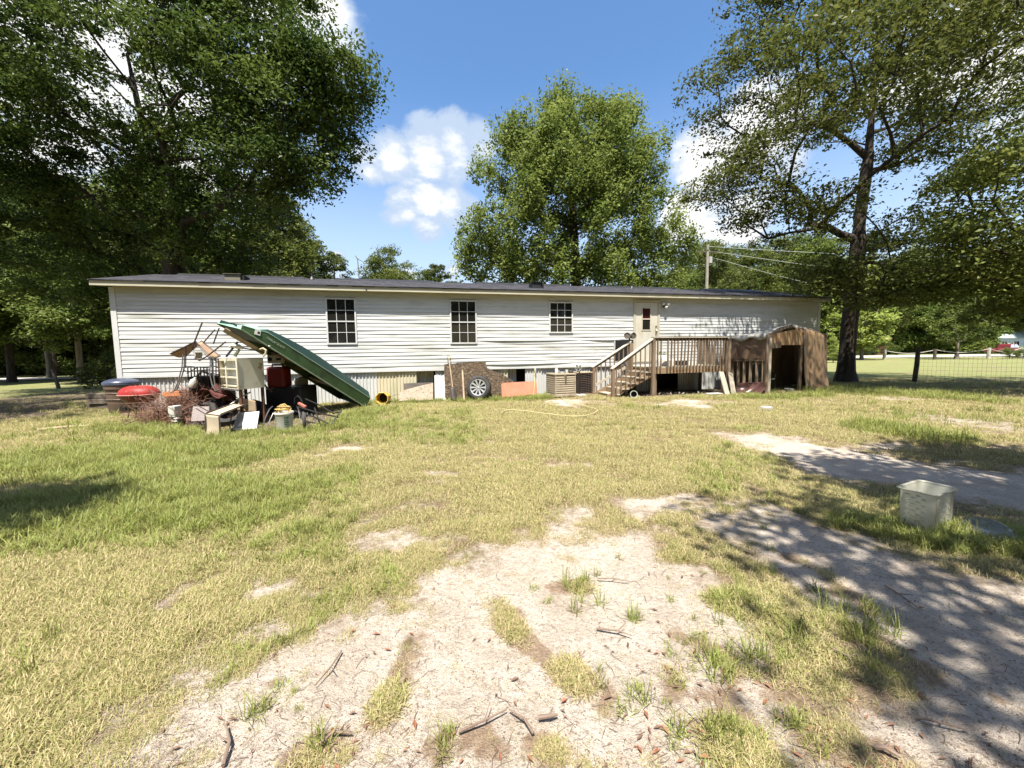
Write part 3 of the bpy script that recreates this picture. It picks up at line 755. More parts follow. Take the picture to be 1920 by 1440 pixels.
# steps: five treads between two stringers, open at the side
SD0, SD1 = DF - .02, DF + .98
NT = 5
for i in range(NT):
    s = DL - .26 - i * .29; z = DZ - .175 * (i + 1) + .02
    mb = MB(); mb.box(s - .045, s + .285, SD0 - .03, SD1 + .03, z - .038, z); mb.build('tread', WOOD_L, deck, bevel=.004)
    mb = MB(); mb.box(s + .245, s + .262, SD0 + .02, SD1 - .02, z + .001, z + .132); mb.build('riser', WR, deck)
for d in (SD0 + .03, SD1 - .03):
    mb = MB(); mb.bar((DL + .0, d, DZ - .20), (DL - 1.58, d, -.02), .038, .20); mb.build('stringer', WR, deck)
slope = (DZ - .1) / 1.5
def handrail(d, s_hi, s_lo, z_hi, z_lo, label=None):
    mb = MB(); mb.bar((s_hi, d, z_hi), (s_lo, d, z_lo), .13, .035, ext=.05); mb.build('handrail', mat('bleached_rail_wood', (.42, .38, .30), (.52, .48, .40), 5, .85, .25, 50, stretch=(.3, 1, 1)), deck, label=label)
    mb = MB(); mb.bar((s_hi - .03, d, z_hi - .062), (s_lo, d, z_lo - .062), .04, .085); mb.build('rail', WOOD_D, deck)
    n = 8
    for i in range(n):
        f = (i + .7) / (n + .4); s = s_hi + (s_lo - s_hi) * f; zt = z_hi + (z_lo - z_hi) * f - .05; zb = DZ - .08 + (s - DL) * slope * 1.0 - .02
        mb = MB(); mb.box(s - .019, s + .019, d - .040, d - .021, max(zb, .04), zt - .03); mb.build('baluster', WOOD_D, deck)
fs, fz = HL(1148, 690, DF - .06)
handrail(DF - .085, DL - .03, fs, TOPZ + .01, fz)
post(fs + .02, DF - .085, fz - .03, .10)
gs, gz = HL(1112, 687, DF + 1.02); hs_, hz_ = HL(1182, 641, DF + 1.02)
handrail(DF + 1.02, hs_, gs, hz_, gz)
post(gs + .02, DF + 1.02, gz - .03, .10); post(hs_ + .02, DF + 1.02, hz_ - .05, .13)
mb = MB(); a0 = (gs + .06, DF + 1.00, .33); mb.bar((gs + .02, DF + .99, .30), (hs_ - .2, DF + .99, .92), .04, .09); mb.build('rail', WOOD_L, deck)

# ================================================================== TARP SHED beside the deck
FLc, FRc = Vector((8.55, 12.85, 0)), Vector((11.55, 14.2, 0)); BLc, BRc = Vector((7.95, 14.35, 0)), Vector((11.25, 15.45, 0))
shed = thing('tarp_shed', 'low gabled pet shelter of timber and torn brown tarpaulin beside the deck', 'shelter', FLc)
zE = 1.98; PKf = P(1484, 607, 13.55); PKb = (BLc + BRc) / 2 + Vector((0, 0, 2.12))
TARP = mat('brown_tarpaulin', (.09, .052, .032), (.14, .09, .052), 3.0, .38, .5, 9, stretch=(1, 1, .35), spec=.5)
TARP_L = mat('tan_tarpaulin', (.21, .135, .07), (.14, .088, .045), 2.5, .5, .45, 10, stretch=(1, 1, .3), spec=.4)
PLY = mat('bare_plywood', (.33, .20, .10), (.25, .15, .075), 3.5, .8, .15, stretch=(.3, 1, 1))
up = Vector((0, 0, 1))
def wpost(a, b, w=.09, name='post', m_=WOOD_D):
    mb = MB(); mb.bar(a, b, w, w, up=(0, 1, 0)); mb.build(name, m_, shed, world=True)
for c, h in ((FLc, zE), (FRc, zE + .02), (BLc, zE - .05), (BRc, zE - .05)): wpost(c - up * .05, c + up * h)
fd = (FRc - FLc).normalized()
dp = FLc + fd * .12; wpost(dp - up * .02, dp + up * (zE - .1), .10, 'post', WOOD_L)
d2 = P(1499, 700, 0.1 + (FLc + fd * 1.9).y); d2 = FLc + fd * 1.88; wpost(d2 - up * .02, d2 + up * 1.98, .08)
for a, b in ((FLc, BLc), (FRc, BRc)): wpost(a + up * zE, b + up * (zE - .05), .07, 'plate')
wpost(FLc + up * zE, PKf - up * .05, .07, 'rafter'); wpost(PKf - up * .05, FRc + up * (zE + .02), .07, 'rafter'); wpost(PKf - up * .05, PKb - up * .05, .07, 'ridge_pole')
# roof sheet with sag: two slopes, draped over the edges
FLr, FRr = FLc + up * (zE + .05) - fd * .10, FRc + up * (zE + .06) + fd * .12
BLr, BRr = BLc + up * (zE + .0) - fd * .05, BRc + up * zE
def slope_sheet(a, b, c, d):
    mb = MB()
    def fn(u, v):
        p = a.lerp(b, u).lerp(d.lerp(c, u), v); return p - up * (.05 * math.sin(PI * v) * math.sin(PI * u * 2.0) ** 2 + .02 * math.sin(u * 9 + v * 5))
    mb.grid(fn, 12, 10); return mb
ROOFT = mat('grey_roof_tarp', (.24, .23, .21), (.36, .35, .32), 2.0, .45, .35, 12, spec=.45, speck=((.07, .055, .035), 3, .5, .7))
o = slope_sheet(FLr, PKf, PKb, BLr).build('roof_sheet', ROOFT, shed, True, world=True); sl = o.modifiers.new('thick', 'SOLIDIFY'); sl.thickness = .012
o = slope_sheet(FRr, PKf, PKb, BRr).build('roof_sheet', ROOFT, shed, True, world=True); sl = o.modifiers.new('thick', 'SOLIDIFY'); sl.thickness = .012
n_f0 = fd.cross(up)
def hanging(a, b, ztop_a, ztop_b, zbot, m_, name, folds=7, amp=.04, flare=0.0, lab=None):
    mb = MB(); nrm = (b - a).cross(up).normalized()
    def fn(u, v):
        p = a.lerp(b, u); zt = ztop_a + (ztop_b - ztop_a) * u
        w = amp * (.25 + v) * (math.sin(u * folds * PI * 2 + v * 1.5) * .6 + math.sin(u * folds * 4.3 + v * 4 + 1) * .5)
        return p + nrm * (w + flare * v * v) + up * (zt + (zbot - zt) * v + .03 * math.sin(u * 17) * v)
    mb.grid(fn, 36, 14); o = mb.build(name, m_, shed, True, world=True, label=lab); sl = o.modifiers.new('thick', 'SOLIDIFY'); sl.thickness = .006; return o
for a_, b_ in ((FLr, BLr), (FLr, PKf), (PKf, FRr)):
    mb = MB(); mb.grid(lambda u, v: a_.lerp(b_, u) - fd * .02 + n_f0 * .03 - up * (.02 + (.15 if b_ is BLr else .09) * v * (1 + .4 * math.sin(u * 14))), 14, 2); o = mb.build('roof_drape', ROOFT, shed, True, world=True); sl = o.modifiers.new('thick', 'SOLIDIFY'); sl.thickness = .008
# front: gable board, right-hand tarp, dark interior
mb = MB(); n_f = fd.cross(up)
g0, g1 = FLc + fd * .17 + n_f * .03, FLc + fd * 1.86 + n_f * .03
mb.slab([g0 + up * 1.63, g1 + up * 1.63, g1 + up * 2.02, g0.lerp(g1, .80) + up * 2.18, g0 + up * 1.99], .015, n_f); mb.build('gable_board', PLY, shed, world=True)
mb = MB(); q0 = FLc + fd * .17 + n_f * .05; mb.slab([q0 + up * 1.52, q0 + fd * .5 + up * 1.54, q0 + fd * .5 + up * 1.72, q0 + up * 1.70], .02, n_f); mb.build('board', WOOD_D, shed, world=True)
hanging(FLc + fd * 1.90 + n_f * .05, FRc + n_f * .05 + fd * .04, 2.20, zE, .02, TARP_L, 'front_tarp', 3, .05, .16)
mb = MB()
mb.slab([FLc + fd * 1.86 + up * 1.98 + n_f * .02, FRc + up * 1.98 + n_f * .02, PKf + n_f * .02 - up * .03], .012, n_f); mb.build('gable_sheet', TARP_L, shed, world=True)
hanging(FRc + n_f * .02, BRc, zE, zE - .05, .05, TARP, 'side_tarp', 3, .05)
# left side: glossy tarp above, dark open mesh below
ld = (BLc - FLc)
o = hanging(BLc - n_f * .0, FLc + ld * .04 + n_f * .02, zE - .05, zE - .03, 1.12, TARP, 'side_tarp', 4, .035)
wpost(BLc + up * 1.10, FLc + up * 1.12, .05, 'rail')
for i in range(7):
    f = (i + .5) / 7; c = BLc.lerp(FLc, f) + (FRc - FLc).normalized() * .02; mb = MB(); mb.bar(c + up * .02, c + up * 1.10, .10, .015, up=(0, 1, 0)); mb.build('slat', WOOD_D, shed, world=True)
o = hanging(BLc.lerp(FLc, .45) - fd * .05 - n_f * .02, FLc + n_f * .05 - fd * .05, .30, .42, -.0, mat('dark_glossy_tarp', (.10, .045, .035), (.06, .03, .025), 3, .25, .4, 9, spec=.6), 'fallen_tarp', 2, .09, .25)
# back wall boards and the pale skirting sheet seen through the doorway
bd = (BRc - BLc)
for i in range(18):
    c = BLc + bd * ((i + .5) / 18) - EY * .08; mb = MB(); hh = 1.95 if not (8 <= i <= 11) else 1.95
    mb.bar(c + up * .0, c + up * hh, .17, .018, up=(0, 1, 0)); mb.build('back_board', WOOD_D, shed, world=True)
c0 = BLc + bd * .36 - EY * .14
mb = MB(); w0 = bd.normalized(); pts = [c0 + up * .98, c0 + w0 * .95 + up * 1.04, c0 + w0 * .95 + up * .42, c0 + w0 * .62 + up * .42, c0 + w0 * .60 + up * .72, c0 + w0 * .05 + up * .80]
mb.slab(pts, .015, -EY); mb.build('white_sheet', SKIRT, shed, world=True)

# ================================================================== THINGS ALONG THE WALL
def local_thing(name, label, cat, s, d, z=0.0, rot=0.0, group=None):
    return thing(name, label, cat, HW(s, d, z), YAW + rot, group)
def lbox(root, name, x0, x1, y0, y1, z0, z1, m_, bevel=0.0, label=None):
    mb = MB(); mb.box(x0, x1, y0, y1, z0, z1); return mb.build(name, m_, root, bevel=bevel, label=label)
# air conditioners
ACB = mat('beige_condenser_paint', (.34, .28, .19), (.27, .22, .15), 3, .5, stretch=(1, 1, 2), speck=((.20, .15, .09), 3, .55, .75))
ACD = mat('rusty_brown_condenser', (.085, .055, .045), (.05, .035, .03), 4, .6, speck=((.13, .07, .04), 5, .5, .7))
s0, _ = HL(1041, 720, -1.0); s1, _ = HL(1081, 720, -1.0)
ac = local_thing('air_conditioner', 'beige louvred air conditioner condenser with dark streak beside the deck steps', 'air conditioner', s0, -1.0, 0.03, .06)
W, D_, H_ = s1 - s0, .78, .76
lbox(ac, 'core', .03, W - .03, .03, D_ - .03, .05, H_ - .05, DARK)
lbox(ac, 'base', -.02, W + .02, -.02, D_ + .02, 0, .05, ACB, .008)
lbox(ac, 'top', -.015, W + .015, -.015, D_ + .015, H_ - .05, H_, ACB, .01)
for x in (0, W - .04):
    for y in (0, D_ - .04): lbox(ac, 'corner_post', x, x + .04, y, y + .04, .05, H_ - .05, ACB)
nl = 9
for i in range(nl):
    z = .06 + (H_ - .12) * i / nl; h = (H_ - .12) / nl
    for (p, q) in (((.04, -.004), (W - .04, -.004)), ((-.004, .04), (-.004, D_ - .04))):
        mb = MB()
        if p[1] < 0: mb.add([(p[0], -.008, z), (q[0], -.008, z), (q[0], .018, z + h * .86), (p[0], .018, z + h * .86), (p[0], -.004, z + .012), (q[0], -.004, z + .012)], [(0, 1, 2, 3)])
        else: mb.add([(-.008, p[1], z), (-.008, q[1], z), (.018, q[1], z + h * .86), (.018, p[1], z + h * .86)], [(0, 1, 2, 3)])
        mb.build('louver', ACB, ac)
mb = MB(); mb.slab([(W * .42, -.012, H_ - .05), (W * .55, -.012, H_ - .05), (W * .53, -.012, H_ - .30), (W * .49, -.012, H_ - .36), (W * .45, -.012, H_ - .22)], .004, (0, -1, 0)); mb.build('stain', mat('dark_spill', (.09, .075, .045), (.06, .05, .03), 9, .6), ac)
mb = MB(); mb.tube([(W * .45, -.02, H_), (W * .44, -.02, .4), (W * .44, -.02, .06)], .008, 5); mb.build('conduit', ACB, ac)
mb = MB()
for i in range(5): mb.lathe([(.06 + i * .055, H_ + .01), (.066 + i * .055, H_ + .016), (.06 + i * .055, H_ + .016)], 24, Matrix.Translation((W / 2, D_ / 2, 0)))
mb.build('fan_guard', GREY_METAL, ac)
s2, _ = HL(1083, 720, -.72); s3, _ = HL(1110, 720, -.72)
ac2 = local_thing('air_conditioner', 'dark rusty air conditioner condenser with bowed fins between beige unit and steps', 'air conditioner', s2, -.72, 0.03)
W2 = s3 - s2
lbox(ac2, 'core', .02, W2 - .02, .03, .6, .05, .74, DARK); lbox(ac2, 'base', -.02, W2 + .02, -.02, .62, 0, .05, ACB); lbox(ac2, 'top', -.02, W2 + .02, -.02, .62, .74, .78, ACB, .008)
for x in (0, W2 - .03): lbox(ac2, 'corner_post', x, x + .03, 0, .03, .05, .74, ACD)
for i in range(11):
    z = .08 + i * .06; mb = MB()
    mb.tube([(0, -.005, z + .02), (W2 * .3, -.012, z - .012), (W2 * .6, -.012, z - .006), (W2, -.005, z + .022)], .008, 5); mb.build('fin', ACD, ac2)
for i in range(6):
    x = W2 * (i + .5) / 6; lbox(ac2, 'wire', x - .003, x + .003, -.02, -.014, .06, .73, ACD)
mb = MB(); mb.tube([(.05, -.04, .80), (.06, -.05, .6), (.04, -.05, .3), (.05, -.04, .05)], .022, 6); mb.build('hose', BLACK_PLASTIC, ac2, True)
# odds and ends on the condensers
def lathe_thing(name, label, cat, s, d, z, prof, m_, n=16, group=None, part=None):
    mb = MB(); mb.lathe(prof, n); o = mb.build(name, m_, None, True); o.location = HW(s, d, z); return tag(o, label, cat, group)
zt = H_ + .03
t = local_thing('spray_bottle', 'white spray bottle standing on the beige air conditioner', 'bottle', s0 + .12, -.80, zt)
mb = MB(); mb.lathe([(.001, 0), (.05, 0), (.052, .02), (.052, .13), (.03, .17), (.016, .19), (.016, .215)], 14); mb.build('body', WHITE_PLASTIC, t, True)
mb = MB(); mb.box(-.05, .025, -.012, .012, .216, .245); mb.box(-.04, -.025, -.008, .008, .19, .216); mb.build('nozzle', WHITE_PLASTIC, t)
lathe_thing('paper_cup', 'small grey cup beside the white bottle on the beige air conditioner', 'cup', s0 + .22, -.7, zt, [(.001, 0), (.035, 0), (.046, .11), (.042, .11), (.032, .01)], mat('grey_cup', (.35, .33, .30), (.28, .26, .24), 4, .5))
lathe_thing('white_mug', 'white cup in the middle of the beige air conditioner top', 'cup', s0 + .50, -.75, zt, [(.001, 0), (.04, 0), (.05, .12), (.045, .12), (.036, .01)], WHITE_PLASTIC)
t = local_thing('tray', 'shallow pale tray lying on the beige air conditioner', 'tray', s0 + .34, -.62, zt)
mb = MB(); mb.lathe([(.001, .0), (.13, .0), (.15, .035), (.143, .035), (.125, .008), (.001, .008)], 20, None, 1.2, .8); mb.build('dish', WHITE_PLASTIC, t, True)
lathe_thing('dark_bowl', 'dark round bowl at the right end of the beige air conditioner', 'bowl', s0 + .67, -.68, zt, [(.001, 0), (.06, 0), (.10, .07), (.094, .07), (.055, .008), (.001, .008)], mat('dark_bowl_glaze', (.10, .11, .07), (.07, .07, .05), 5, .4))
t = local_thing('small_fan', 'small round desk fan with dark blades on the rusty air conditioner', 'fan', s2 + .08, -.60, .815)
mb = MB(); mb.lathe([(.001, 0), (.06, 0), (.05, .02), (.015, .03), (.012, .06)], 14); mb.build('stand', BLACK_PLASTIC, t)
mb = MB()
ring = [Vector((.115 * math.cos(a), -.0, .165 + .115 * math.sin(a))) for a in np.linspace(0, 2 * PI, 25)]
mb.tube(ring, .007, 5, False)
for k in range(3): a = k * PI / 3; mb.tube([(.115 * math.cos(a), -.015, .165 + .115 * math.sin(a)), (0, -.03, .165), (-.115 * math.cos(a), -.015, .165 - .115 * math.sin(a))], .003, 4)
mb.build('guard', WHITE_PLASTIC, t, True)
mb = MB()
for k in range(3):
    a = k * 2.1 + .4; mb.slab([(0, 0, .165), (.09 * math.cos(a - .45), .006, .165 + .09 * math.sin(a - .45)), (.10 * math.cos(a), 0, .165 + .10 * math.sin(a)), (.09 * math.cos(a + .45), -.006, .165 + .09 * math.sin(a + .45))], .004, (0, -1, 0))
mb.build('blades', mat('dark_green_plastic', (.03, .06, .03), (.02, .04, .02), 4, .5), t)
# round twin heads on top of the stair rail: a pair of upturned dark pots
zz = hz_ + .05
t = local_thing('twin_lamp', 'dark two-headed round lamp sitting on top of the far stair rail', 'lamp', hs_ - .04, DF + 1.02, zz + .02)
mb = MB(); mb.tube([(0, 0, 0), (0, 0, .10)], .03, 8); mb.tube([(-.09, 0, .10), (.09, 0, .10)], .02, 8); mb.build('bracket', BLACK_METAL, t)
for sg, ry, nm in ((-1, -.9, 'lamp_head'), (1, .35, 'lamp_head')):
    Mx = Matrix.Translation((sg * .10, -.02, .13)) @ Matrix.Rotation(ry * .6, 4, 'Z') @ Matrix.Rotation(PI / 2 - .2, 4, 'X')
    mb = MB(); mb.lathe([(.001, -.10), (.05, -.09), (.085, -.03), (.105, .05), (.112, .09), (.098, .09), (.075, .03), (.001, .0)], 18, Mx); h_ = mb.build(nm, mat('dark_bronze', (.07, .055, .035), (.12, .10, .07), 6, .45), t, True)
    mb = MB(); mb.lathe([(.001, .062), (.088, .06)], 18, Mx); mb.build('lens', mat('dusty_lens', (.10, .08, .06), (.06, .05, .04), 5, .3), h_)
# wheel leaning against the brown board
DT = -.45
s, z = HL(897, 727, DT - .2)
wheel = local_thing('car_wheel', 'black tyre on a silver ten-spoke alloy rim leaning at the skirting', 'wheel', s + .05, DT, .385)
TR = .385
Mx = Matrix.Rotation(-.42, 4, 'Z') @ Matrix.Rotation(PI / 2 - .12, 4, 'X')     # lathe axis z -> towards the yard
mb = MB()
prof = [(.255, -.115), (.275, -.128), (.33, -.132), (.365, -.118), (.383, -.095), (.386, -.05), (.387, 0), (.386, .05), (.383, .095), (.365, .118), (.33, .132), (.275, .128), (.255, .115)]
mb.lathe(prof, 40, Mx); mb.build('tyre', RUBBER, wheel, True)
mb = MB()
for k in range(40):
    a = 2 * PI * k / 40
    for zc in (-.07, 0.0, .07):
        Mt = Mx @ Matrix.Rotation(a + (.07 if zc == 0 else 0), 4, 'Z') @ Matrix.Translation((.388, 0, zc)); mb.box(-.006, .005, -.018, .018, -.028, .028, Mt)
tag(mb.build('tread', RUBBER, wheel), kind='stuff')
ALLOY = mat('silver_alloy', (.62, .62, .61), (.5, .5, .49), 5, .35, metal=.55)
mb = MB(); mb.lathe([(.268, .120), (.262, .135), (.245, .13), (.235, .06), (.232, -.10)], 36, Mx); rim = mb.build('rim', ALLOY, wheel, True)
mb = MB(); mb.lathe([(.001, .02), (.23, .02)], 24, Mx); mb.build('hub_back', DARK, rim)
for k in range(10):
    Mt = Mx @ Matrix.Rotation(2 * PI * k / 10, 4, 'Z'); mb = MB()
    w = .017
    mb.add([Mt @ Vector(p) for p in ((.05, -w * .8, .105), (.05, w * .8, .105), (.245, w * 1.7, .128), (.245, -w * 1.7, .128), (.05, -w, .07), (.05, w, .07), (.245, w * 2, .085), (.245, -w * 2, .085))],
           [(0, 1, 2, 3), (0, 4, 5, 1), (1, 5, 6, 2), (3, 2, 6, 7), (0, 3, 7, 4)]); mb.build('spoke', ALLOY, rim)
mb = MB(); mb.lathe([(.001, .122), (.028, .12), (.034, .105), (.066, .105), (.068, .07)], 20, Mx); mb.build('hub_cap', ALLOY, rim, True)
for k in range(5):
    a = 2 * PI * (k + .5) / 5; mb = MB(); mb.lathe([(.001, .114), (.009, .112), (.009, .10)], 8, Mx @ Matrix.Translation((.05 * math.cos(a), .05 * math.sin(a), 0))); mb.build('wheel_nut', BLACK_METAL, rim)
# leaning boards; polygon given by the corners seen in the photograph, foot out, top against the wall
def board(name, label, cat, pts, d_foot, d_top, m_, thick=.02, jag=0.0, nsub=1):
    zs = [HL(px, py, (d_foot + d_top) / 2)[1] for px, py in pts]
    z0, z1 = min(zs), max(zs); P3 = []
    for (px, py), z in zip(pts, zs):
        d = d_foot + (d_top - d_foot) * (z - z0) / max(z1 - z0, 1e-3)
        s, zz = HL(px, py, d); P3.append(Vector((s, d, zz)))
    if jag:
        Q = []
        for i, p in enumerate(P3):
            q = P3[(i + 1) % len(P3)]; n = max(1, int((q - p).length / .06)) if p.z > .25 or q.z > .25 else 1
            for k in range(n):
                w = p.lerp(q, k / n); Q.append(w + (Vector((rr.uniform(-jag, jag), 0, rr.uniform(-jag, jag))) if k else Vector()))
        P3 = Q
    c = sum(P3, Vector()) / len(P3)
    o = MB(); o.slab([p - c for p in P3], thick, (0, -1, .2)); ob = o.build(name, m_, None)
    ob.location = HA + EX * c.x + EY * c.y + Vector((0, 0, c.z)); ob.rotation_euler = (0, 0, YAW)
    return tag(ob, label, cat)
FIBRE = mat('shredded_fibre_board', (.105, .072, .042), (.032, .023, .015), 16, .95, 1.0, 26, stretch=(.7, 1, 1.6), speck=((.25, .18, .115), 22, .55, .68), contrast=(.4, .6))
board('fibre_board', 'large ragged dark brown fibre board leaning behind the alloy wheel', 'board', [(835, 746), (833, 683), (868, 680), (905, 678), (911, 679), (913, 690), (930, 697), (945, 704), (962, 714), (972, 722), (958, 728), (942, 746)], -.34, -.05, FIBRE, .03, .012)
for k in range(0):
    pass
board('terracotta_board', 'pinkish terracotta coloured board leaning right of the alloy wheel', 'board', [(941, 745), (940, 720), (944, 718), (1006, 714), (1008, 742)], -.45, -.25, mat('terracotta_board', (.34, .135, .075), (.39, .17, .105), 3.5, .85, .1, speck=((.22, .09, .05), 8, .62, .75)), .025)
board('concrete_slab', 'pale gritty board with sloping top edge leaning near the yellow bucket', 'board', [(748, 752), (748, 735), (757, 734.5), (757, 731.5), (785, 724), (812, 718), (812, 750)], -.36, -.22, mat('gritty_board', (.42, .35, .27), (.33, .27, .20), 9, .95, .6, 50, speck=((.16, .11, .08), 18, .58, .68)), .03)
board('dark_board', 'low dark board standing behind the pale sloping board', 'board', [(757, 745), (757, 719), (800, 717), (812, 717), (812, 745)], -.20, -.08, mat('dark_board', (.075, .065, .055), (.12, .10, .08), 6, .9, .3), .02)
# loose fluted skirting panel leaning outwards
t = local_thing('skirting_sheet', 'loose white fluted skirting panel leaning left of the brown fibre board', 'panel', HL(815, 740, -.3)[0], -.30, 0.0)
mb = MB(); x = 0; pr = []
while x < .40: pr += [(x, 0), (x + .055, 0), (x + .07, -.035), (x + .10, -.035), (x + .115, 0)]; x += .125
for (xa, ya), (xb, yb) in zip(pr[:-1], pr[1:]): mb.add([(xa, ya, 0), (xb, yb, 0), (.02 + xb * .9, yb + .24, .80), (.02 + xa * .9, ya + .24, .80 + .03 * math.sin(xa * 20))], [(0, 1, 2, 3)])
mb.build('panel', SKIRT, t)
# shovel
a = HL(852, 744, -.62); b = HL(841, 668, -.05)
t = local_thing('shovel', 'old shovel with wooden handle and dark square blade leaning on the brown board', 'shovel', a[0], -.62, 0)
foot, top = Vector((0, 0, .0)), Vector((b[0] - a[0], .55, b[1]))
dv = (top - foot); bl = foot.lerp(top, .30)
HANDLE = mat('worn_handle_wood', (.42, .33, .22), (.30, .22, .14), 7, .8, .2, stretch=(1, 1, .2))
mb = MB(); mb.tube([bl, foot.lerp(top, .6), foot.lerp(top, .93)], [.021, .018, .018], 8); mb.build('handle', HANDLE, t, True)
mb = MB(); e1 = foot.lerp(top, .93); sd = Vector((1, .1, 0)).normalized()
mb.tube([e1, e1 + sd * -.05 + dv.normalized() * .06, e1 + sd * -.05 + dv.normalized() * .12, e1 + sd * .05 + dv.normalized() * .12, e1 + sd * .05 + dv.normalized() * .06, e1], .013, 6); mb.build('grip', mat('yellow_green_plastic', (.30, .27, .10), (.24, .22, .1), 5, .6), t, True)
mb = MB(); n_ = Vector((0, -1, .4)).normalized(); wv = sd * .095
def bf(u, v):
    p = foot.lerp(bl, v); return p + wv * (u * 2 - 1) * (1 - .25 * v * v) + n_ * (.02 * math.cos((u - .5) * PI) - .01)
mb.grid(bf, 6, 6); o = mb.build('blade', mat('dark_shovel_steel', (.035, .030, .027), (.06, .05, .042), 8, .6, metal=.3), t, True); sl = o.modifiers.new('thick', 'SOLIDIFY'); sl.thickness = .006
# stake
a = HL(870, 744, -.5); b = HL(867, 696, -.12)
mb = MB(); mb.bar((0, 0, 0), (b[0] - a[0], .38, b[1]), .05, .03, up=(0, 1, 0)); tip = Vector((b[0] - a[0], .38, b[1])); mb.lathe([(.03, -.01), (.001, .08)], 5, Matrix.Translation(tip)); o = mb.build('wooden_stake', HANDLE, None); o.location = HW(a[0], -.5); o.rotation_euler = (0, 0, YAW); tag(o, 'short pointed wooden stake leaning left of the alloy wheel', 'stake')
# thin yellow pole
a = HL(1000, 746, -.55); b = HL(1003, 692, -.04)
t = local_thing('thin_pole', 'thin yellow fibreglass pole with white cap leaning by the terracotta board', 'pole', a[0], -.55)
mb = MB(); mb.tube([(0, 0, 0), ((b[0] - a[0]) * .5 + .02, .26, b[1] * .5), (b[0] - a[0], .50, b[1])], .009, 6); mb.build('rod', mat('yellow_rod', (.55, .43, .16), (.48, .38, .16), 5, .5), t, True)
mb = MB(); mb.box(-.03, .03, -.02, .02, -.05, .04, Matrix.Translation((b[0] - a[0], .49, b[1]))); mb.build('cap', WHITE_PLASTIC, t)
# yellow bucket lying on its side
c = HL(717, 740, -.55)
t = local_thing('yellow_bucket', 'yellow plastic bucket lying on its side with dark mouth in the grass', 'bucket', c[0], -.60, .17, -.25)
Mx = Matrix.Rotation(PI / 2, 4, 'X')
YEL = mat('yellow_plastic', (.60, .36, .04), (.52, .32, .06), 4, .45, spec=.45)
mb = MB(); mb.lathe([(.001, -.36), (.15, -.36), (.155, -.34), (.185, .02), (.20, .02), (.205, .05), (.19, .06), (.178, .05), (.15, -.33), (.001, -.33)], 8, Mx @ Matrix.Rotation(.4, 4, 'Z')); mb.build('bucket_body', YEL, t)
mb = MB(); mb.lathe([(.001, -.2), (.165, -.2)], 12, Mx); mb.build('dark_inside', DARK, t)
mb = MB(); mb.tube([Vector((.20 * math.cos(a), -.05 - .02 * math.sin(a), .2 * math.sin(a))) for a in np.linspace(PI * .9, PI * 1.6, 9)], .006, 5); mb.build('bail', GREY_METAL, t, True)
# wire hoop beside it
c = HL(742, 738, -.3); mb = MB()
for kx in (0, .06): mb.tube([Vector((.21 * math.cos(a) + kx, kx, .22 * math.sin(a))) for a in np.linspace(-.3, PI + .3, 17)], .006, 5)
o = mb.build('wire_hoop', mat('mossy_wire', (.16, .17, .07), (.10, .11, .05), 5, .7), None, True); o.location = HW(c[0], -.3, .02); o.rotation_euler = (0, 0, YAW); tag(o, 'arched mossy wire hoop standing right of the yellow bucket', 'wire hoop')
# planks leaning on the deck end
c = HL(1366, 738, DF - .5)
for (px0, py0, px1, py1, lab) in ((1364, 739, 1352, 697, 'wide grey plank leaning on the right deck post'), (1376, 738, 1369, 699, 'narrow grey plank leaning beside the wide plank at the deck end')):
    a = HL(px0, py0, DF - .55); b = HL(px1, py1, DF - .13)
    mb = MB(); mb.bar((0, 0, .0), (b[0] - a[0], .42, b[1] - .0), .19 if 'wide' in lab else .09, .03, up=(0, 1, .0)); o = mb.build('leaning_plank', WOOD_L, None); o.location = HW(a[0], DF - .55, .0); o.rotation_euler = (0, 0, YAW); tag(o, lab, 'plank')
# small round speaker-like can by the steps
g = G(1191, 747); 
t = thing('round_can', 'small round dark can with pale rim lying at the foot of the steps', 'can', (g.x, g.y + .15, .115), -.1)
Mx = Matrix.Rotation(PI / 2 - .15, 4, 'X')
mb = MB(); mb.lathe([(.001, -.18), (.085, -.18), (.10, -.02), (.112, 0), (.118, .012), (.10, .016), (.095, -.01), (.075, -.1), (.001, -.1)], 22, Mx); mb.build('body', BLACK_PLASTIC, t, True)
mb = MB(); mb.lathe([(.101, .006), (.118, .012), (.118, .022), (.101, .020)], 22, Mx); mb.build('rim_ring', mat('pale_rim', (.5, .52, .42), (.4, .42, .34), 4, .5), t, True)
# clutter under and on the deck
def flat_scrap(name, label, cat, px, py, w, l, th, rot, m_, z=0.015):
    g = G(px, py); mb = MB(); pts = [(-w / 2, -l / 2, th), (w * .46, -l / 2 * .9, th), (w / 2, l * .44, th), (-w * .4, l / 2, th)]
    mb.slab(pts, th, (0, 0, 1)); o = mb.build(name, m_, None, bevel=.004); o.location = (g.x, g.y, z); o.rotation_euler = (0, 0, rot); return tag(o, label, cat)
flat_scrap('paper_scrap', 'crumpled white scrap on the grass in front of the air conditioners', 'scrap', 1089, 743, .30, .26, .05, .3, WHITE_PLASTIC)
flat_scrap('white_board_scrap', 'thin white board lying at the edge under the deck', 'board', 1338, 740, .55, .28, .02, .2, mat('pale_scrap', (.55, .52, .46), (.42, .40, .35), 4, .8), .03)
flat_scrap('stone_paver', 'pale stone paver lying alone on the lawn in front of the shelter', 'paver', 1437, 769, .26, .20, .07, .6, mat('pale_stone', (.50, .47, .42), (.42, .39, .34), 7, .9, .3))
t = local_thing('storage_bag', 'pale clear plastic bag of things standing on the deck behind the balusters', 'bag', DL + .75, -1.0, DZ)
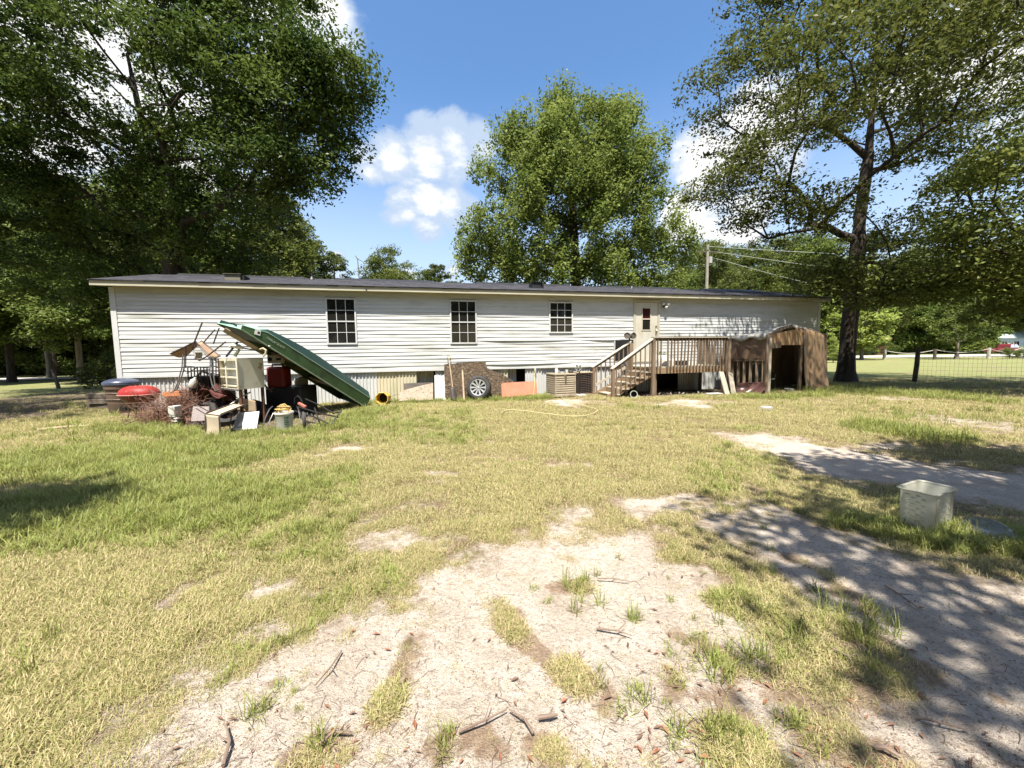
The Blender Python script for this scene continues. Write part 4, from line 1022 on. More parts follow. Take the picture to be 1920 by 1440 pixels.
mb = MB(); mb.grid(lambda u, v: Vector((.24 * math.cos(u * 2 * PI) * (1 - .35 * v ** 3) * (1 + .08 * math.sin(u * 19 + v * 5)), .18 * math.sin(u * 2 * PI) * (1 - .35 * v ** 3) * (1 + .08 * math.sin(u * 23 + v * 7)), .38 * v)), 28, 10)
mb.build('sack', mat('cloudy_plastic_bag', (.55, .50, .45), (.42, .40, .34), 4, .3, .4, 20, spec=.6), t, True)
mb = MB()
for k in range(14):
    a = rr.uniform(0, 6.28); l = rr.uniform(.08, .2); p = Vector((rr.uniform(-.15, .15), rr.uniform(-.1, .1), .36)); q = p + Vector((math.cos(a) * l, math.sin(a) * l, rr.uniform(.05, .2))); mb.slab([p, p.lerp(q, .5) + Vector((.02, 0, .01)), q, p.lerp(q, .5) - Vector((.02, 0, 0))], .003, (0, -1, .5))
tag(mb.build('leaves', mat('green_paper', (.22, .26, .12), (.15, .2, .1), 4, .7), t), kind='stuff')
lbox(local_thing('white_box', 'small white box standing on the deck behind the balusters', 'box', DL + 1.18, -.9, DZ), 'box_body', -.09, .09, -.08, .08, 0, .20, mat('dull_white_box', (.6, .56, .48), (.5, .46, .4), 5, .6), .008)
lbox(local_thing('dark_crate', 'low dark crate on the deck behind the bent balusters', 'crate', DL + 1.65, -.8, DZ), 'crate_body', -.22, .22, -.12, .12, 0, .16, BLACK_PLASTIC, .01)
mb = MB()
for k in range(130):
    s = rr.uniform(DL - .9, SP1 + .2); d = rr.uniform(-1.75, -.3); p = Vector((s, d, rr.uniform(.0, .06))); a = rr.uniform(0, 3.14); l = rr.uniform(.03, .11); v = Vector((math.cos(a) * l, math.sin(a) * l, rr.uniform(-.02, .05)))
    w = Vector((-v.y, v.x, .01)) * .35; mb.slab([p - v, p + w, p + v, p - w], .004, (0, 0, 1))
o = mb.build('scrap_litter', mat('litter_scraps', (.40, .36, .30), (.12, .09, .06), 1.5, .8, contrast=(.45, .55)), None); o.location = HA; o.rotation_euler = (0, 0, YAW); tag(o, kind='stuff')
# black wheel of a toy under the steps
g = G(1176, 741)
t = thing('toy_cart', 'small black toy cart frame with wheel under the steps', 'toy cart', (g.x + .05, g.y + .25, .09), .4)
for sx in (-.14, .14):
    mb = MB(); mb.lathe([(.03, -.02), (.085, -.025), (.09, 0), (.085, .025), (.03, .02)], 16, Matrix.Translation((sx, 0, 0)) @ Matrix.Rotation(PI / 2, 4, 'Y')); mb.build('wheel', BLACK_PLASTIC, t, True)
mb = MB(); mb.tube([(-.14, 0, 0), (.14, 0, 0)], .01, 6); mb.tube([(0, 0, 0), (.0, .28, .1), (.0, .45, .22)], .012, 6); mb.build('axle', GREY_METAL, t)
# chair and bits inside the shelter
t = thing('garden_chair', 'dark wire garden chair with pale seat inside the tarp shelter', 'chair', tuple(FLc + fd * .75 + Vector((-.15, .55, 0))), .5)
for sx in (-.23, .23):
    mb = MB(); mb.tube([(sx, -.24, 0), (sx * .95, -.22, .42), (sx, -.23, .62), (sx, .10, .64)], .013, 6); mb.build('leg', BLACK_METAL, t, True)
    mb = MB(); mb.tube([(sx, .26, 0), (sx * .95, .20, .42), (sx, .30, .95)], .013, 6); mb.build('leg', BLACK_METAL, t, True)
mb = MB(); mb.box(-.22, .22, -.22, .20, .415, .445); mb.build('seat', mat('pale_green_seat', (.30, .32, .20), (.22, .24, .15), 5, .7), t, bevel=.01)
mb = MB(); mb.slab([(-.22, .21, .50), (.22, .21, .50), (.21, .29, .95), (-.21, .29, .95)], .015, (0, -1, .2)); mb.build('backrest', mat('black_mesh', (.03, .03, .03), (.05, .05, .05), 40, .8), t)
g = FLc + fd * 1.25 + Vector((.1, .1, 0)); t = thing('water_bowl', 'small whitish bowl on the ground in the shelter doorway', 'bowl', (g.x, g.y, .0))
mb = MB(); mb.lathe([(.001, 0), (.13, 0), (.15, .10), (.14, .10), (.12, .015), (.001, .015)], 18); mb.build('bowl_body', mat('dull_enamel', (.42, .42, .36), (.34, .33, .28), 4, .4), t, True)
# clear storage tub and its lid in the right foreground
CL = bpy.data.materials.new('milky_clear_plastic'); CL.use_nodes = True
tt = CL.node_tree; b_ = tt.nodes['Principled BSDF']; b_.inputs['Base Color'].default_value = (.56, .55, .46, 1); b_.inputs['Roughness'].default_value = .32
tr = N(tt, 'ShaderNodeBsdfTranslucent'); tr.inputs[0].default_value = (.55, .53, .43, 1); tp = N(tt, 'ShaderNodeBsdfTransparent'); tp.inputs[0].default_value = (.93, .92, .86, 1)
m1, m2 = N(tt, 'ShaderNodeMixShader'), N(tt, 'ShaderNodeMixShader'); m1.inputs[0].default_value = .45; m2.inputs[0].default_value = .16
tt.links.new(b_.outputs[0], m1.inputs[1]); tt.links.new(tr.outputs[0], m1.inputs[2]); tt.links.new(m1.outputs[0], m2.inputs[1]); tt.links.new(tp.outputs[0], m2.inputs[2]); tt.links.new(m2.outputs[0], tt.nodes['Material Output'].inputs[0])
gl, gr, gc = G(1679, 982), G(1787, 985), G(1746, 1003)
ang = math.atan2((gr - gc).y, (gr - gc).x)
tub = thing('storage_tub', 'milky clear plastic storage tub standing open on the grass', 'storage tub', tuple(gc), ang)
TW, TL2, TH = (gr - gc).length * .94, .205, .325
def tubpath(z, off=0.0, notch=True):
    g = 1.0 + .05 * z / TH; pts = []; a, b = TW / 2 * g + off, TL2 / 2 * g + off; c = .045
    for (cx, cy, a0) in ((a - c, b - c, 0), (-a + c, b - c, PI / 2), (-a + c, -b + c, PI), (a - c, -b + c, 1.5 * PI)):
        for k in range(5): t_ = a0 + PI / 2 * k / 4; pts.append(Vector((cx + c * math.cos(t_), cy + c * math.sin(t_), z)))
    return pts
def tubrings(mb, zs, offs):
    R = [tubpath(z, o_) for z, o_ in zip(zs, offs)]; o = len(mb.v); n = len(R[0])
    for r_ in R: mb.v += [tuple(p + Vector((TW / 2, TL2 / 2, 0))) for p in r_]
    for i in range(len(R) - 1):
        for k in range(n): mb.f.append((o + i * n + k, o + i * n + (k + 1) % n, o + (i + 1) * n + (k + 1) % n, o + (i + 1) * n + k))
    return mb
mb = tubrings(MB(), [0, .01, .10, .2, TH - .02, TH], [-.006, 0, 0, 0, 0, .010])
mb.f.append(tuple(range(20))[::-1])
mb.build('tub_wall', CL, tub, True)
mb = tubrings(MB(), [TH - .004, TH + .004, TH + .004, TH - .004], [.002, .006, .020, .018]); mb.build('rim', CL, tub, True)
dent = MB()
for face in range(4):
    for i in range(4):
        for j in range(5):
            z = .06 + j * .052; u = (-.5 + (i + .5) / 4) * (TW if face % 2 == 0 else TL2) * .62; g = 1 + .05 * z / TH
            p = [Vector((u, -TL2 / 2 * g, z)), Vector((TW / 2 * g, u, z)), Vector((u, TL2 / 2 * g, z)), Vector((-TW / 2 * g, u, z))][face] + Vector((TW / 2, TL2 / 2, (i % 2) * .022))
            nr = [Vector((0, -1, 0)), Vector((1, 0, 0)), Vector((0, 1, 0)), Vector((-1, 0, 0))][face]; sd_ = Vector((0, 0, 1)).cross(nr) * .020
            dent.add([p - sd_, p + sd_, p + Vector((0, 0, .016)) + nr * .014, p - Vector((0, 0, .008)) + nr * .010], [(0, 1, 2), (0, 3, 1)])
tag(dent.build('raised_pattern', CL, tub), kind='stuff')
for sx in (-.35, .35):
    mb = MB(); x = TW / 2 + sx * TW; mb.box(x - .016, x + .016, -.012, -.004, .015, TH - .02); mb.build('rib', CL, tub, bevel=.004)
GLS = bpy.data.materials.new('clear_lid_plastic'); GLS.use_nodes = True; tt = GLS.node_tree
g_ = N(tt, 'ShaderNodeBsdfGlossy'); g_.inputs['Roughness'].default_value = .3; g_.inputs[0].default_value = (.7, .7, .66, 1)
tp = N(tt, 'ShaderNodeBsdfTransparent'); tp.inputs[0].default_value = (.86, .86, .82, 1); fr = N(tt, 'ShaderNodeFresnel'); fr.inputs[0].default_value = 1.45; ms = N(tt, 'ShaderNodeMixShader')
tt.links.new(fr.outputs[0], ms.inputs[0]); df = N(tt, 'ShaderNodeBsdfDiffuse'); df.inputs[0].default_value = (.55, .55, .50, 1); m0 = N(tt, 'ShaderNodeMixShader'); m0.inputs[0].default_value = .16
tt.links.new(tp.outputs[0], m0.inputs[1]); tt.links.new(df.outputs[0], m0.inputs[2])
tt.links.new(m0.outputs[0], ms.inputs[1]); tt.links.new(g_.outputs[0], ms.inputs[2]); tt.links.new(ms.outputs[0], tt.nodes['Material Output'].inputs[0])
gq = G(1852, 1003)
lid = thing('tub_lid', 'clear oval plastic lid lying tilted on the grass right of the tub', 'lid', (gq.x, gq.y, .05), ang + .25)
Ml = Matrix.Rotation(.10, 4, 'X') @ Matrix.Rotation(-.05, 4, 'Y')
mb = MB(); mb.lathe([(.001, .035), (.10, .036), (.125, .03), (.145, .012), (.165, .010), (.172, -.012), (.176, -.012), (.170, .014), (.148, .017), (.127, .036), (.10, .042), (.001, .041)], 36, Ml, 1.15, .85); mb.build('lid_sheet', GLS, lid, True)
mb = MB(); mb.lathe([(.168, -.016), (.178, -.014), (.178, -.008), (.169, -.006)], 36, Ml, 1.15, .85); mb.build('rim', CL, lid, True)

# ================================================================== BOAT, upside down on the junk
st = G(683, 763); bn = P(452, 617.5, 8.0); bfr = P(403, 602, 8.38)
ax = (bn - st); BLN = ax.length; ax.normalize()
lt = (bfr - bn); lt = (lt - ax * lt.dot(ax)).normalized(); nh = lt.cross(ax)
if nh.z < 0: nh = -nh
BW = (bfr - bn).length + .12
boat = thing('boat', 'green flat-bottomed boat lying upside down with its bow propped on junk', 'boat', tuple(st))
BM = Matrix.Identity(4)
for i in range(3): BM[i][0], BM[i][1], BM[i][2] = ax[i], lt[i], nh[i]
GREEN = mat('boat_green_paint', (.030, .070, .022), (.050, .100, .032), 2.2, .5, .06, 14, speck=((.02, .03, .015), 3.0, .5, .7))
TEAL = mat('boat_bottom_green', (.007, .026, .021), (.013, .040, .031), 2.0, .6, .06, 14, speck=((.012, .03, .025), 3.0, .5, .7))
MINT = mat('faded_mint_paint', (.20, .37, .28), (.30, .48, .38), 4.0, .6, speck=((.12, .22, .16), 5, .56, .70))
WORN = mat('worn_aluminium', (.20, .165, .135), (.27, .23, .19), 6, .6)
def sec(u):
    """gunwale, side top, chine, bottom half-sections at u metres from the stern (near side v=0)"""
    f = u / BLN; beam = BW * (1.10 - .10 * f - .12 * max(0, f - .6)); v0 = (BW - beam) / 2 - (1 - f) * .02
    h1 = .30 - .05 * f; h2 = .46 - .16 * max(0, (f - .45) / .45) ** 2; rk = min(1, max(0, (BLN - u) / .50)) * .96 + .04
    e = .04; bulge = math.sin(PI * min(1, f * 1.05)) * .03
    near = [(v0, 0), (v0 + e - bulge * .3, h1 * (.35 + .65 * rk)), (v0 + e + .20 * (rk * .5 + .5) * (1 - .75 * f ** 3), h2 * rk + .0 + bulge)]
    far = [(BW - v, w) for v, w in near]
    return near, far
NS = 14; US = [(BLN - .5) * i / NS for i in range(NS + 1)] + [BLN - .25, BLN]
def strip(name, m_, ia, ib, off=0.0, lab=None, us=US):
    mb = MB()
    for i in range(len(us) - 1):
        q = []
        for u in (us[i], us[i + 1]):
            n_, f_ = sec(u); L6 = n_ + f_[::-1]; q += [(u, *L6[ia]), (u, *L6[ib])]
        q = [BM @ Vector(p) for p in q]; mb.add(q, [(0, 2, 3, 1)])
    o = mb.build(name, m_, boat, False, label=lab); sl = o.modifiers.new('thick', 'SOLIDIFY'); sl.thickness = .012; sl.offset = 0; return o
strip('hull_side', GREEN, 0, 1); strip('chine_panel', TEAL, 1, 2); strip('bow_plate', MINT, 2, 3, us=[u for u in US if u >= BLN - .505]); strip('hull_bottom', TEAL, 2, 3, us=[u for u in US if u <= BLN - .495])
strip('chine_panel', TEAL, 3, 4); strip('hull_side', GREEN, 4, 5)
n_, f_ = sec(0); mb = MB(); mb.slab([BM @ Vector((0, v, w)) for v, w in n_ + f_[::-1]], .02, -ax); mb.build('transom', GREEN, boat)
# bow face: mint paint with a worn brown patch
n_, f_ = sec(BLN); mb = MB(); q = [BM @ Vector((BLN + .002, v, w)) for v, w in n_ + f_[::-1]]; mb.slab(q, .012, ax); mb.build('bow_face', MINT, boat)
def bowp(f, v, up_=.006): 
    u = BLN - .5 + f * .5; n_, f_ = sec(u); z = n_[2][1] + up_; a_, b_ = n_[2][0], f_[2][0]; return BM @ Vector((u, a_ + (b_ - a_) * v, z))
mb = MB(); mb.grid(lambda u, v: bowp(.15 + .7 * v, .38 + .30 * u + .05 * math.sin(v * 6), .010), 4, 6); o = mb.build('worn_patch', WORN, boat); 
n0, f0 = sec(BLN)
mint_side = MB()
for u0, u1 in zip(US[:-1], US[1:]):
    pass
mb = MB(); mb.tube([BM @ Vector((u, sec(u)[0][0][0] - .008, 0)) for u in US], .018, 6); mb.build('gunwale_rail', mat('scuffed_rail', (.13, .17, .10), (.22, .24, .17), 5, .6), boat, True)
mb = MB(); mb.tube([BM @ Vector((u, sec(u)[1][0][0] + .008, 0)) for u in US], .018, 6); mb.build('gunwale_rail', mat('scuffed_rail', (0, 0, 0)), boat, True)
mb = MB(); mb.tube([BM @ Vector((u, sec(u)[0][1][0] - .006, sec(u)[0][1][1])) for u in US], .009, 6); mb.build('chine_rail', mat('pale_green_edge', (.30, .42, .33), (.22, .32, .25), 5, .5), boat, True)
for u in (BLN * .30, BLN * .62):
    n_, f_ = sec(u); mb = MB(); mb.box(u - .15, u + .15, n_[0][0] + .03, f_[0][0] - .03, .05, .09, BM); mb.build('bench_seat', WOOD_D, boat)
for i, u in enumerate((BLN * .2, BLN * .45, BLN * .75)):
    n_, f_ = sec(u); mb = MB(); mb.box(u - .02, u + .02, n_[2][0], f_[2][0], n_[2][1] - .04, n_[2][1] - .012, BM); mb.build('frame_rib', TEAL, boat)
# foredeck edge under the bow
n_, f_ = sec(BLN - .35); mb = MB(); mb.box(BLN - .62, BLN - .04, n_[0][0] + .05, f_[0][0] - .05, .01, .035, BM); mb.build('foredeck', mat('dirty_green', (.03, .05, .03), (.05, .06, .04), 4, .8), boat)
mb = MB(); c = bowp(.92, .40, .03)
for k in range(7): mb.tube([c + BM.to_3x3() @ Vector((.03 * math.cos(a) + rr.uniform(-.03, .03) * (k > 0), .04 * math.sin(a) + rr.uniform(-.06, .06), .012 + .02 * rr.random())) for a in np.linspace(0, 6.0, 7)], .007, 4)
mb.build('bow_chain', BLACK_METAL, boat, True)
# lettering and registration plate on the near side
def side_frame(u, v, lift=.010):
    n_, f_ = sec(u); a_, b_ = Vector((u, *n_[0])), Vector((u, *n_[1])); n2, _ = sec(u - .2); xd = (Vector((u - .2, *n2[1])) - b_).normalized(); yd = (b_ - a_).normalized(); yd = (yd - xd * yd.dot(xd)).normalized(); zd = yd.cross(xd)
    Mx = Matrix.Identity(4)
    for i in range(3): Mx[i][0], Mx[i][1], Mx[i][2] = xd[i], yd[i], zd[i]
    p = a_.lerp(b_, v) + zd * lift
    return BM @ (Matrix.Translation(p) @ Mx)
cu = bpy.data.curves.new('lettering', 'FONT'); cu.body = 'DURACRAFT'; cu.size = .072; cu.extrude = .0015; cu.space_character = 1.12
fo = bpy.data.objects.new('lettering', cu); COL.objects.link(fo)
dg = bpy.context.evaluated_depsgraph_get(); lm = bpy.data.meshes.new_from_object(fo.evaluated_get(dg)); bpy.data.objects.remove(fo)
lm.transform(side_frame(BLN * .865, .48)); lm.materials.clear(); lm.materials.append(mat('worn_white_lettering', (.46, .47, .38), (.16, .20, .12), 24, .7, contrast=(.42, .60)))
lo = bpy.data.objects.new('lettering', lm); COL.objects.link(lo); lo.parent = boat
Mp = side_frame(BLN * .925, .42, .012); mb = MB(); mb.box(-.02, .10, -.01, .10, 0, .004, Mp); mb.build('sticker', WHITE_PLASTIC, boat); mb = MB(); mb.box(.035, .085, .02, .07, .0041, .006, Mp); mb.build('sticker_print', BLACK_PLASTIC, boat)
mb = MB(); mb.lathe([(.001, .03), (.02, .025), (.022, 0)], 10, side_frame(BLN * .83, .03, .02)); mb.build('cleat', WHITE_PLASTIC, boat, True)

# ================================================================== JUNK PILE
# trash can
g = G(221, 779)
can = thing('trash_can', 'round brown trash can with domed dark lid at the corner of the home', 'trash can', (g.x - .05, g.y + .22, 0)); can.scale = (1.06, 1.06, 1.14)
TANP = mat('brown_bin_plastic', (.145, .10, .075), (.115, .08, .06), 3, .5)
mb = MB(); mb.lathe([(.001, .01), (.25, .01), (.265, .04), (.30, .60), (.325, .61), (.33, .66), (.335, .72), (.315, .72), (.31, .62)], 28); mb.build('bin_body', TANP, can, True)
mb = MB()
for z in (.36, .50): mb.lathe([(.284 + z * .03, z), (.292 + z * .03, z + .01), (.285 + z * .03, z + .022)], 28)
mb.build('band', TANP, can, True)
mb = MB(); mb.lathe([(.345, .72), (.352, .74), (.345, .765), (.30, .80), (.20, .835), (.08, .85), (.001, .852)], 28); mb.lathe([(.33, .70), (.352, .71), (.345, .735)], 28); mb.build('lid', mat('navy_lid_plastic', (.035, .045, .075), (.05, .06, .09), 3, .35, spec=.5), can, True)
for sg, a in ((-1, PI), (1, -.2)):
    for k in range(3):
        mb = MB(); mb.tube([Vector((math.cos(a + t_) * .345, math.sin(a + t_) * .345, .50 + k * .055)) for t_ in (-.28, -.1, .1, .28)], .020, 6); mb.build('grip', TANP, can, True)
# kettle grill
gp = P(262, 745, 9.35)
gr_ = thing('charcoal_grill', 'red kettle charcoal grill with faded lid beside the brown trash can', 'grill', (gp.x, gp.y, 0))
RED = mat('red_enamel', (.30, .024, .020), (.22, .02, .017), 4, .5, spec=.25, speck=((.45, .2, .17), 6, .62, .72))
zc = gp.z + .05
mb = MB(); mb.lathe([(.415, zc + .03), (.41, zc + .07), (.38, zc + .14), (.30, zc + .20), (.18, zc + .235), (.001, zc + .245)], 30, None, 1.05, .8); mb.build('lid', RED, gr_, True)
mb = MB(); mb.lathe([(.001, zc - .22), (.15, zc - .21), (.28, zc - .155), (.36, zc - .08), (.405, zc + .02), (.42, zc + .024)], 30, None, 1.05, .8); mb.build('bowl', mat('dark_red_enamel', (.15, .02, .018), (.09, .018, .015), 5, .4), gr_, True)
mb = MB(); mb.lathe([(.418, zc + .015), (.432, zc + .02), (.432, zc + .032), (.418, zc + .036)], 30, None, 1.05, .8); mb.build('rim', mat('pinkish_rim', (.55, .25, .22), (.4, .18, .16), 5, .5), gr_, True)
mb = MB(); mb.tube([(-.05, -.1, zc + .235), (-.05, -.1, zc + .28), (.07, -.1, zc + .28), (.07, -.1, zc + .235)], .01, 6); mb.tube([(.42, -.05, zc + .06), (.50, -.08, zc + .05)], .012, 6); mb.build('handle', BLACK_METAL, gr_, True)
for a in (.5, 2.6, 4.2, 5.4):
    mb = MB(); mb.tube([(math.cos(a) * .2, math.sin(a) * .15, zc - .2), (math.cos(a) * .30, math.sin(a) * .24, 0.0)], .012, 6); mb.build('leg', BLACK_METAL, gr_, True)
mb = MB(); mb.lathe([(.02, -.02), (.07, -.02), (.075, 0), (.07, .02), (.02, .02)], 14, Matrix.Translation((-.16, -.26, .30)) @ Matrix.Rotation(PI / 2, 4, 'X')); mb.build('ash_catcher', BLACK_METAL, gr_, True)

# brush pile: dead reddish branches
def brush(name, label, centre, rx, ry, h, n, m_, seed, lmin=.25, lmax=.9, r=.006):
    r2 = random.Random(seed); mb = MB()
    for i in range(n):
        a = r2.uniform(0, 2 * PI); q = math.sqrt(r2.random()); p = Vector((math.cos(a) * rx * q, math.sin(a) * ry * q, r2.uniform(0.01, h * (1 - q * q * .8))))
        d = Vector((r2.gauss(0, 1), r2.gauss(0, 1), r2.gauss(.25, .55))).normalized(); L = r2.uniform(lmin, lmax); pts = [p]
        for k in range(3):
            d = (d + Vector((r2.gauss(0, .3), r2.gauss(0, .3), r2.gauss(0, .25)))).normalized(); p = p + d * L / 3; p.z = max(p.z, .01); pts.append(p.copy())
        rad = r * r2.uniform(.5, 1.5); mb.tube(pts, [rad, rad * .8, rad * .6, rad * .35], 4, False)
        for k in range(4):
            o_ = pts[1].lerp(pts[3], r2.random()); d2 = (d + Vector((r2.gauss(0, .9), r2.gauss(0, .9), r2.gauss(0, .7)))).normalized(); mb.tube([o_, o_ + d2 * r2.uniform(.06, .22)], [rad * .45, rad * .25], 3, False)
    t_ = thing(name, label, 'brush pile', centre)
    tag(mb.build('branches', m_, t_), kind='stuff'); return t_
TW_M = mat('dead_reddish_twigs', (.13, .062, .042), (.24, .135, .095), 3, .9, contrast=(.35, .7))
bc = G(318, 800); b1 = brush('brush_pile', 'tangled pile of dead reddish brown branches in front of the grill', (bc.x - .1, bc.y + .55, 0), 1.05, .55, .72, 620, TW_M, 1)
mb = MB()
for k in range(700):
    a = rr.uniform(0, 6.28); q = math.sqrt(rr.random()); c = Vector((math.cos(a) * .95 * q + .25, math.sin(a) * .45 * q, rr.uniform(.03, .62 * (1 - q * .6)))); v = Vector((rr.gauss(0, 1), rr.gauss(0, 1), rr.gauss(0, .6))).normalized() * rr.uniform(.02, .05); w = v.orthogonal().normalized() * .014
    mb.add([c - v, c + w, c + v, c - w], [(0, 1, 2, 3)])
tag(mb.build('dead_leaves', mat('rusty_dead_leaves', (.26, .085, .035), (.15, .06, .035), 3, .8), b1), kind='stuff')
# rods, posts lying by the grill
for i, (p0, p1, r_) in enumerate((((212, 800), (262, 775), .018), ((222, 803), (268, 781), .014), ((208, 806), (258, 786), .02))):
    a, b = G(*p0, .03), G(*p1, .12); mb = MB(); mb.tube([Vector(), b - a], r_, 6); o = mb.build('grey_stick', mat('grey_dead_wood', (.26, .20, .15), (.16, .12, .09), 6, .9), None, True); o.location = a
    tag(o, ('thick', 'thin', 'nearest')[i] + ' grey stick of the three lying beside the brush pile', 'stick', 'grey sticks by the brush pile')
a, b = G(70, 806, .03), G(168, 798, .03); mb = MB(); mb.tube([Vector(), (b - a) * .5 + Vector((0, .04, .01)), b - a], [.028, .026, .02], 7); o = mb.build('long_pale_pole', HANDLE, None, True); o.location = a; tag(o, 'long pale pole lying on the lawn edge by the dirt track', 'pole')
g = G(215, 778); mb = MB(); mb.box(-.45, .45, -.08, .08, 0, .035); o = mb.build('pale_plank', WOOD_L, None); o.location = (g.x + .15, g.y - .05, .01); o.rotation_euler = (0, 0, .15); tag(o, 'pale plank lying on the ground at the foot of the trash can', 'plank')
# old landscape timbers behind the trash can
for i, (z, dx) in enumerate(((.0, 0), (.16, .06), (.32, -.03))):
    g = G(186, 772); mb = MB(); mb.bar((-.75, 0, .08), (.55, .05, .08), .16, .15); o = mb.build('rotting_timber', mat('dark_rotten_timber', (.085, .065, .05), (.16, .13, .10), 6, .95, .4), None, bevel=.015); o.location = (g.x - .05 + dx, g.y + .55, z); o.rotation_euler = (0, 0, .1 + dx)
    tag(o, ('bottom', 'middle', 'top')[i] + ' dark rotting timber of the stack left of the trash can', 'timber', 'rotting timbers by the trash can')

# upside-down sling chairs on top
def tubes(root, name, paths, r, m_, label=None):
    for pth in paths:
        mb = MB(); mb.tube(pth, r, 7); mb.build(name, m_, root, True, world=True, label=label)
TB = mat('dark_brown_tube', (.035, .022, .016), (.055, .038, .028), 6, .45, spec=.5)
Y0 = 8.75
c1 = thing('patio_chair', 'upside-down patio chair with tan sling and legs pointing up on the junk', 'chair', tuple(P(370, 660, Y0)))
def Q(px, py, dy=0.0): return P(px, py, Y0 + dy)
A0, A1, A2 = Q(319, 663.5, -.25), Q(367, 641, -.15), Q(392, 671, -.35)
B0, B1, B2 = Q(348, 668, .35), Q(378, 640, .40), Q(413, 668, .35)
mb = MB(); mb.grid(lambda u, v: A0.lerp(A1, u).lerp(B0.lerp(B1, u), v) - up * (.05 * math.sin(PI * v) + .02 * math.sin(PI * u)), 8, 8); o = mb.build('sling', TAN_SLING, c1, True, world=True); sl = o.modifiers.new('thick', 'SOLIDIFY'); sl.thickness = .006
mb = MB(); mb.grid(lambda u, v: A1.lerp(A2, u).lerp(B1.lerp(B2, u), v) - up * (.03 * math.sin(PI * v)), 8, 8); o = mb.build('sling', TAN_SLING, c1, True, world=True); sl = o.modifiers.new('thick', 'SOLIDIFY'); sl.thickness = .006
tubes(c1, 'frame', [[A0, A0.lerp(A1, .5), A1 + up * .01, A1.lerp(A2, .5), A2], [B0, B0.lerp(B1, .5), B1 + up * .01, B1.lerp(B2, .5), B2]], .017, TB)
tubes(c1, 'leg', [[Q(361, 657, -.25), Q(362, 648, -.28), Q(369, 630, -.28), Q(379.5, 604, -.28)], [Q(381, 643, .38), Q(392, 630, .4), Q(403, 618, .42)], [Q(400, 645, .2), Q(406, 628, .2), Q(411, 615, .2)],
                  [Q(366, 672, -.4), Q(374, 676, -.42), Q(388, 668, -.42), Q(405, 655, -.42), Q(423, 641, -.42)]], .015, TB)
tubes(c1, 'armrest', [[Q(361, 657, -.25), Q(366, 665, -.3), Q(366, 673, -.35), Q(378, 674, -.4)]], .014, TB)
# second chair: steel frame upside down beneath, curved sled legs
c2 = thing('metal_chair', 'bare grey steel chair frame turned upside down under the tan chair', 'chair', tuple(P(365, 700, Y0)))
tubes(c2, 'leg', [[Q(343, 664, -.35), Q(341, 690, -.4), Q(334, 715, -.45), Q(327, 733, -.5), Q(320, 737, -.5), Q(316, 734, -.45)], [Q(346, 668, -.3), Q(345, 692, -.35), Q(338, 715, -.4), Q(331, 731, -.42)],
                  [Q(395, 668, -.35), Q(393, 700, -.42), Q(398, 722, -.48), Q(404, 733, -.5), Q(410, 731, -.5)], [Q(399, 668, -.3), Q(400, 700, -.35), Q(404, 728, -.4)]], .012, GREY_METAL)
tubes(c2, 'rail', [[Q(343, 692, -.4), Q(350, 697, -.4), Q(393, 693, -.42)], [Q(345, 686, .1), Q(376, 689, .1), Q(395, 690, .1)], [Q(350, 700, 0), Q(372, 688, 0)], [Q(349, 650, -.35), Q(348, 690, -.35)]], .010, BLACK_METAL)
tubes(c2, 'slat', [[Q(352 + 6 * i, 689 + (i % 2), -.3), Q(353 + 6 * i, 711 - (i % 3) * 3, -.2)] for i in range(7)], .012, BLACK_METAL)
# wire rack leaning behind
c3 = thing('wire_rack', 'dark wire rack standing between the chair frames and the white cabinet', 'rack', tuple(P(405, 700, Y0 + .1)))
tubes(c3, 'bar', [[Q(397, 668, .05), Q(398, 705, .05)], [Q(405, 672, .05), Q(405, 707, .05)], [Q(412, 677, .05), Q(412, 709, .05)], [Q(395, 672, .05), Q(413, 680, .05)], [Q(396, 685, .05), Q(413, 691, .05)], [Q(396, 700, .05), Q(413, 703, .05)]], .011, BLACK_METAL)
# white cabinet (old appliance) with open rack side, standing on a rusty stand
WA = mat('dirty_white_enamel', (.60, .57, .44), (.48, .43, .30), 1.8, .5, speck=((.22, .12, .05), 3.2, .60, .72))
cb = thing('white_appliance', 'old white appliance cabinet with rusty shelved side raised on a stand', 'appliance', tuple(P(450, 728, 8.3)))
c_f = P(448, 729, 8.15); c_l = P(414, 723, 8.75); c_r = P(497, 727, 8.75)
hh = 57 / FPX * 8.15; 
el = (c_l - c_f); el.z = 0; er = (c_r - c_f); er.z = 0; wl_ = el.length; eln = el.normalized(); ern = er.normalized()
def CB(a, b, z): return c_f + eln * a + ern * b + up * z
mb = MB()
mb.slab([CB(0, 0, 0), CB(0, er.length, 0), CB(0, er.length, hh), CB(0, 0, hh)], .02, -eln); mb.build('side_panel', WA, cb, world=True, label='beige rusty side panel')
mb = MB(); mb.slab([CB(0, 0, hh), CB(0, er.length, hh), CB(wl_, er.length, hh), CB(wl_, 0, hh)], .02, up); mb.build('top_panel', WA, cb, world=True)
mb = MB(); mb.slab([CB(0, 0, .0), CB(0, er.length, .0), CB(wl_, er.length, .0), CB(wl_, 0, .0)], .02, up); mb.build('bottom_panel', WA, cb, world=True)
mb = MB(); mb.slab([CB(wl_, 0, 0), CB(wl_, er.length, 0), CB(wl_, er.length, hh), CB(wl_, 0, hh)], .02, eln); mb.build('side_panel', WA, cb, world=True)
mb = MB(); mb.slab([CB(0, .10, 0), CB(wl_, .10, 0), CB(wl_, .10, hh), CB(0, .10, hh)], .02, -ern); mb.build('inner_panel', mat('grey_white_liner', (.62, .62, .60), (.54, .54, .52), 3, .5), cb, world=True)
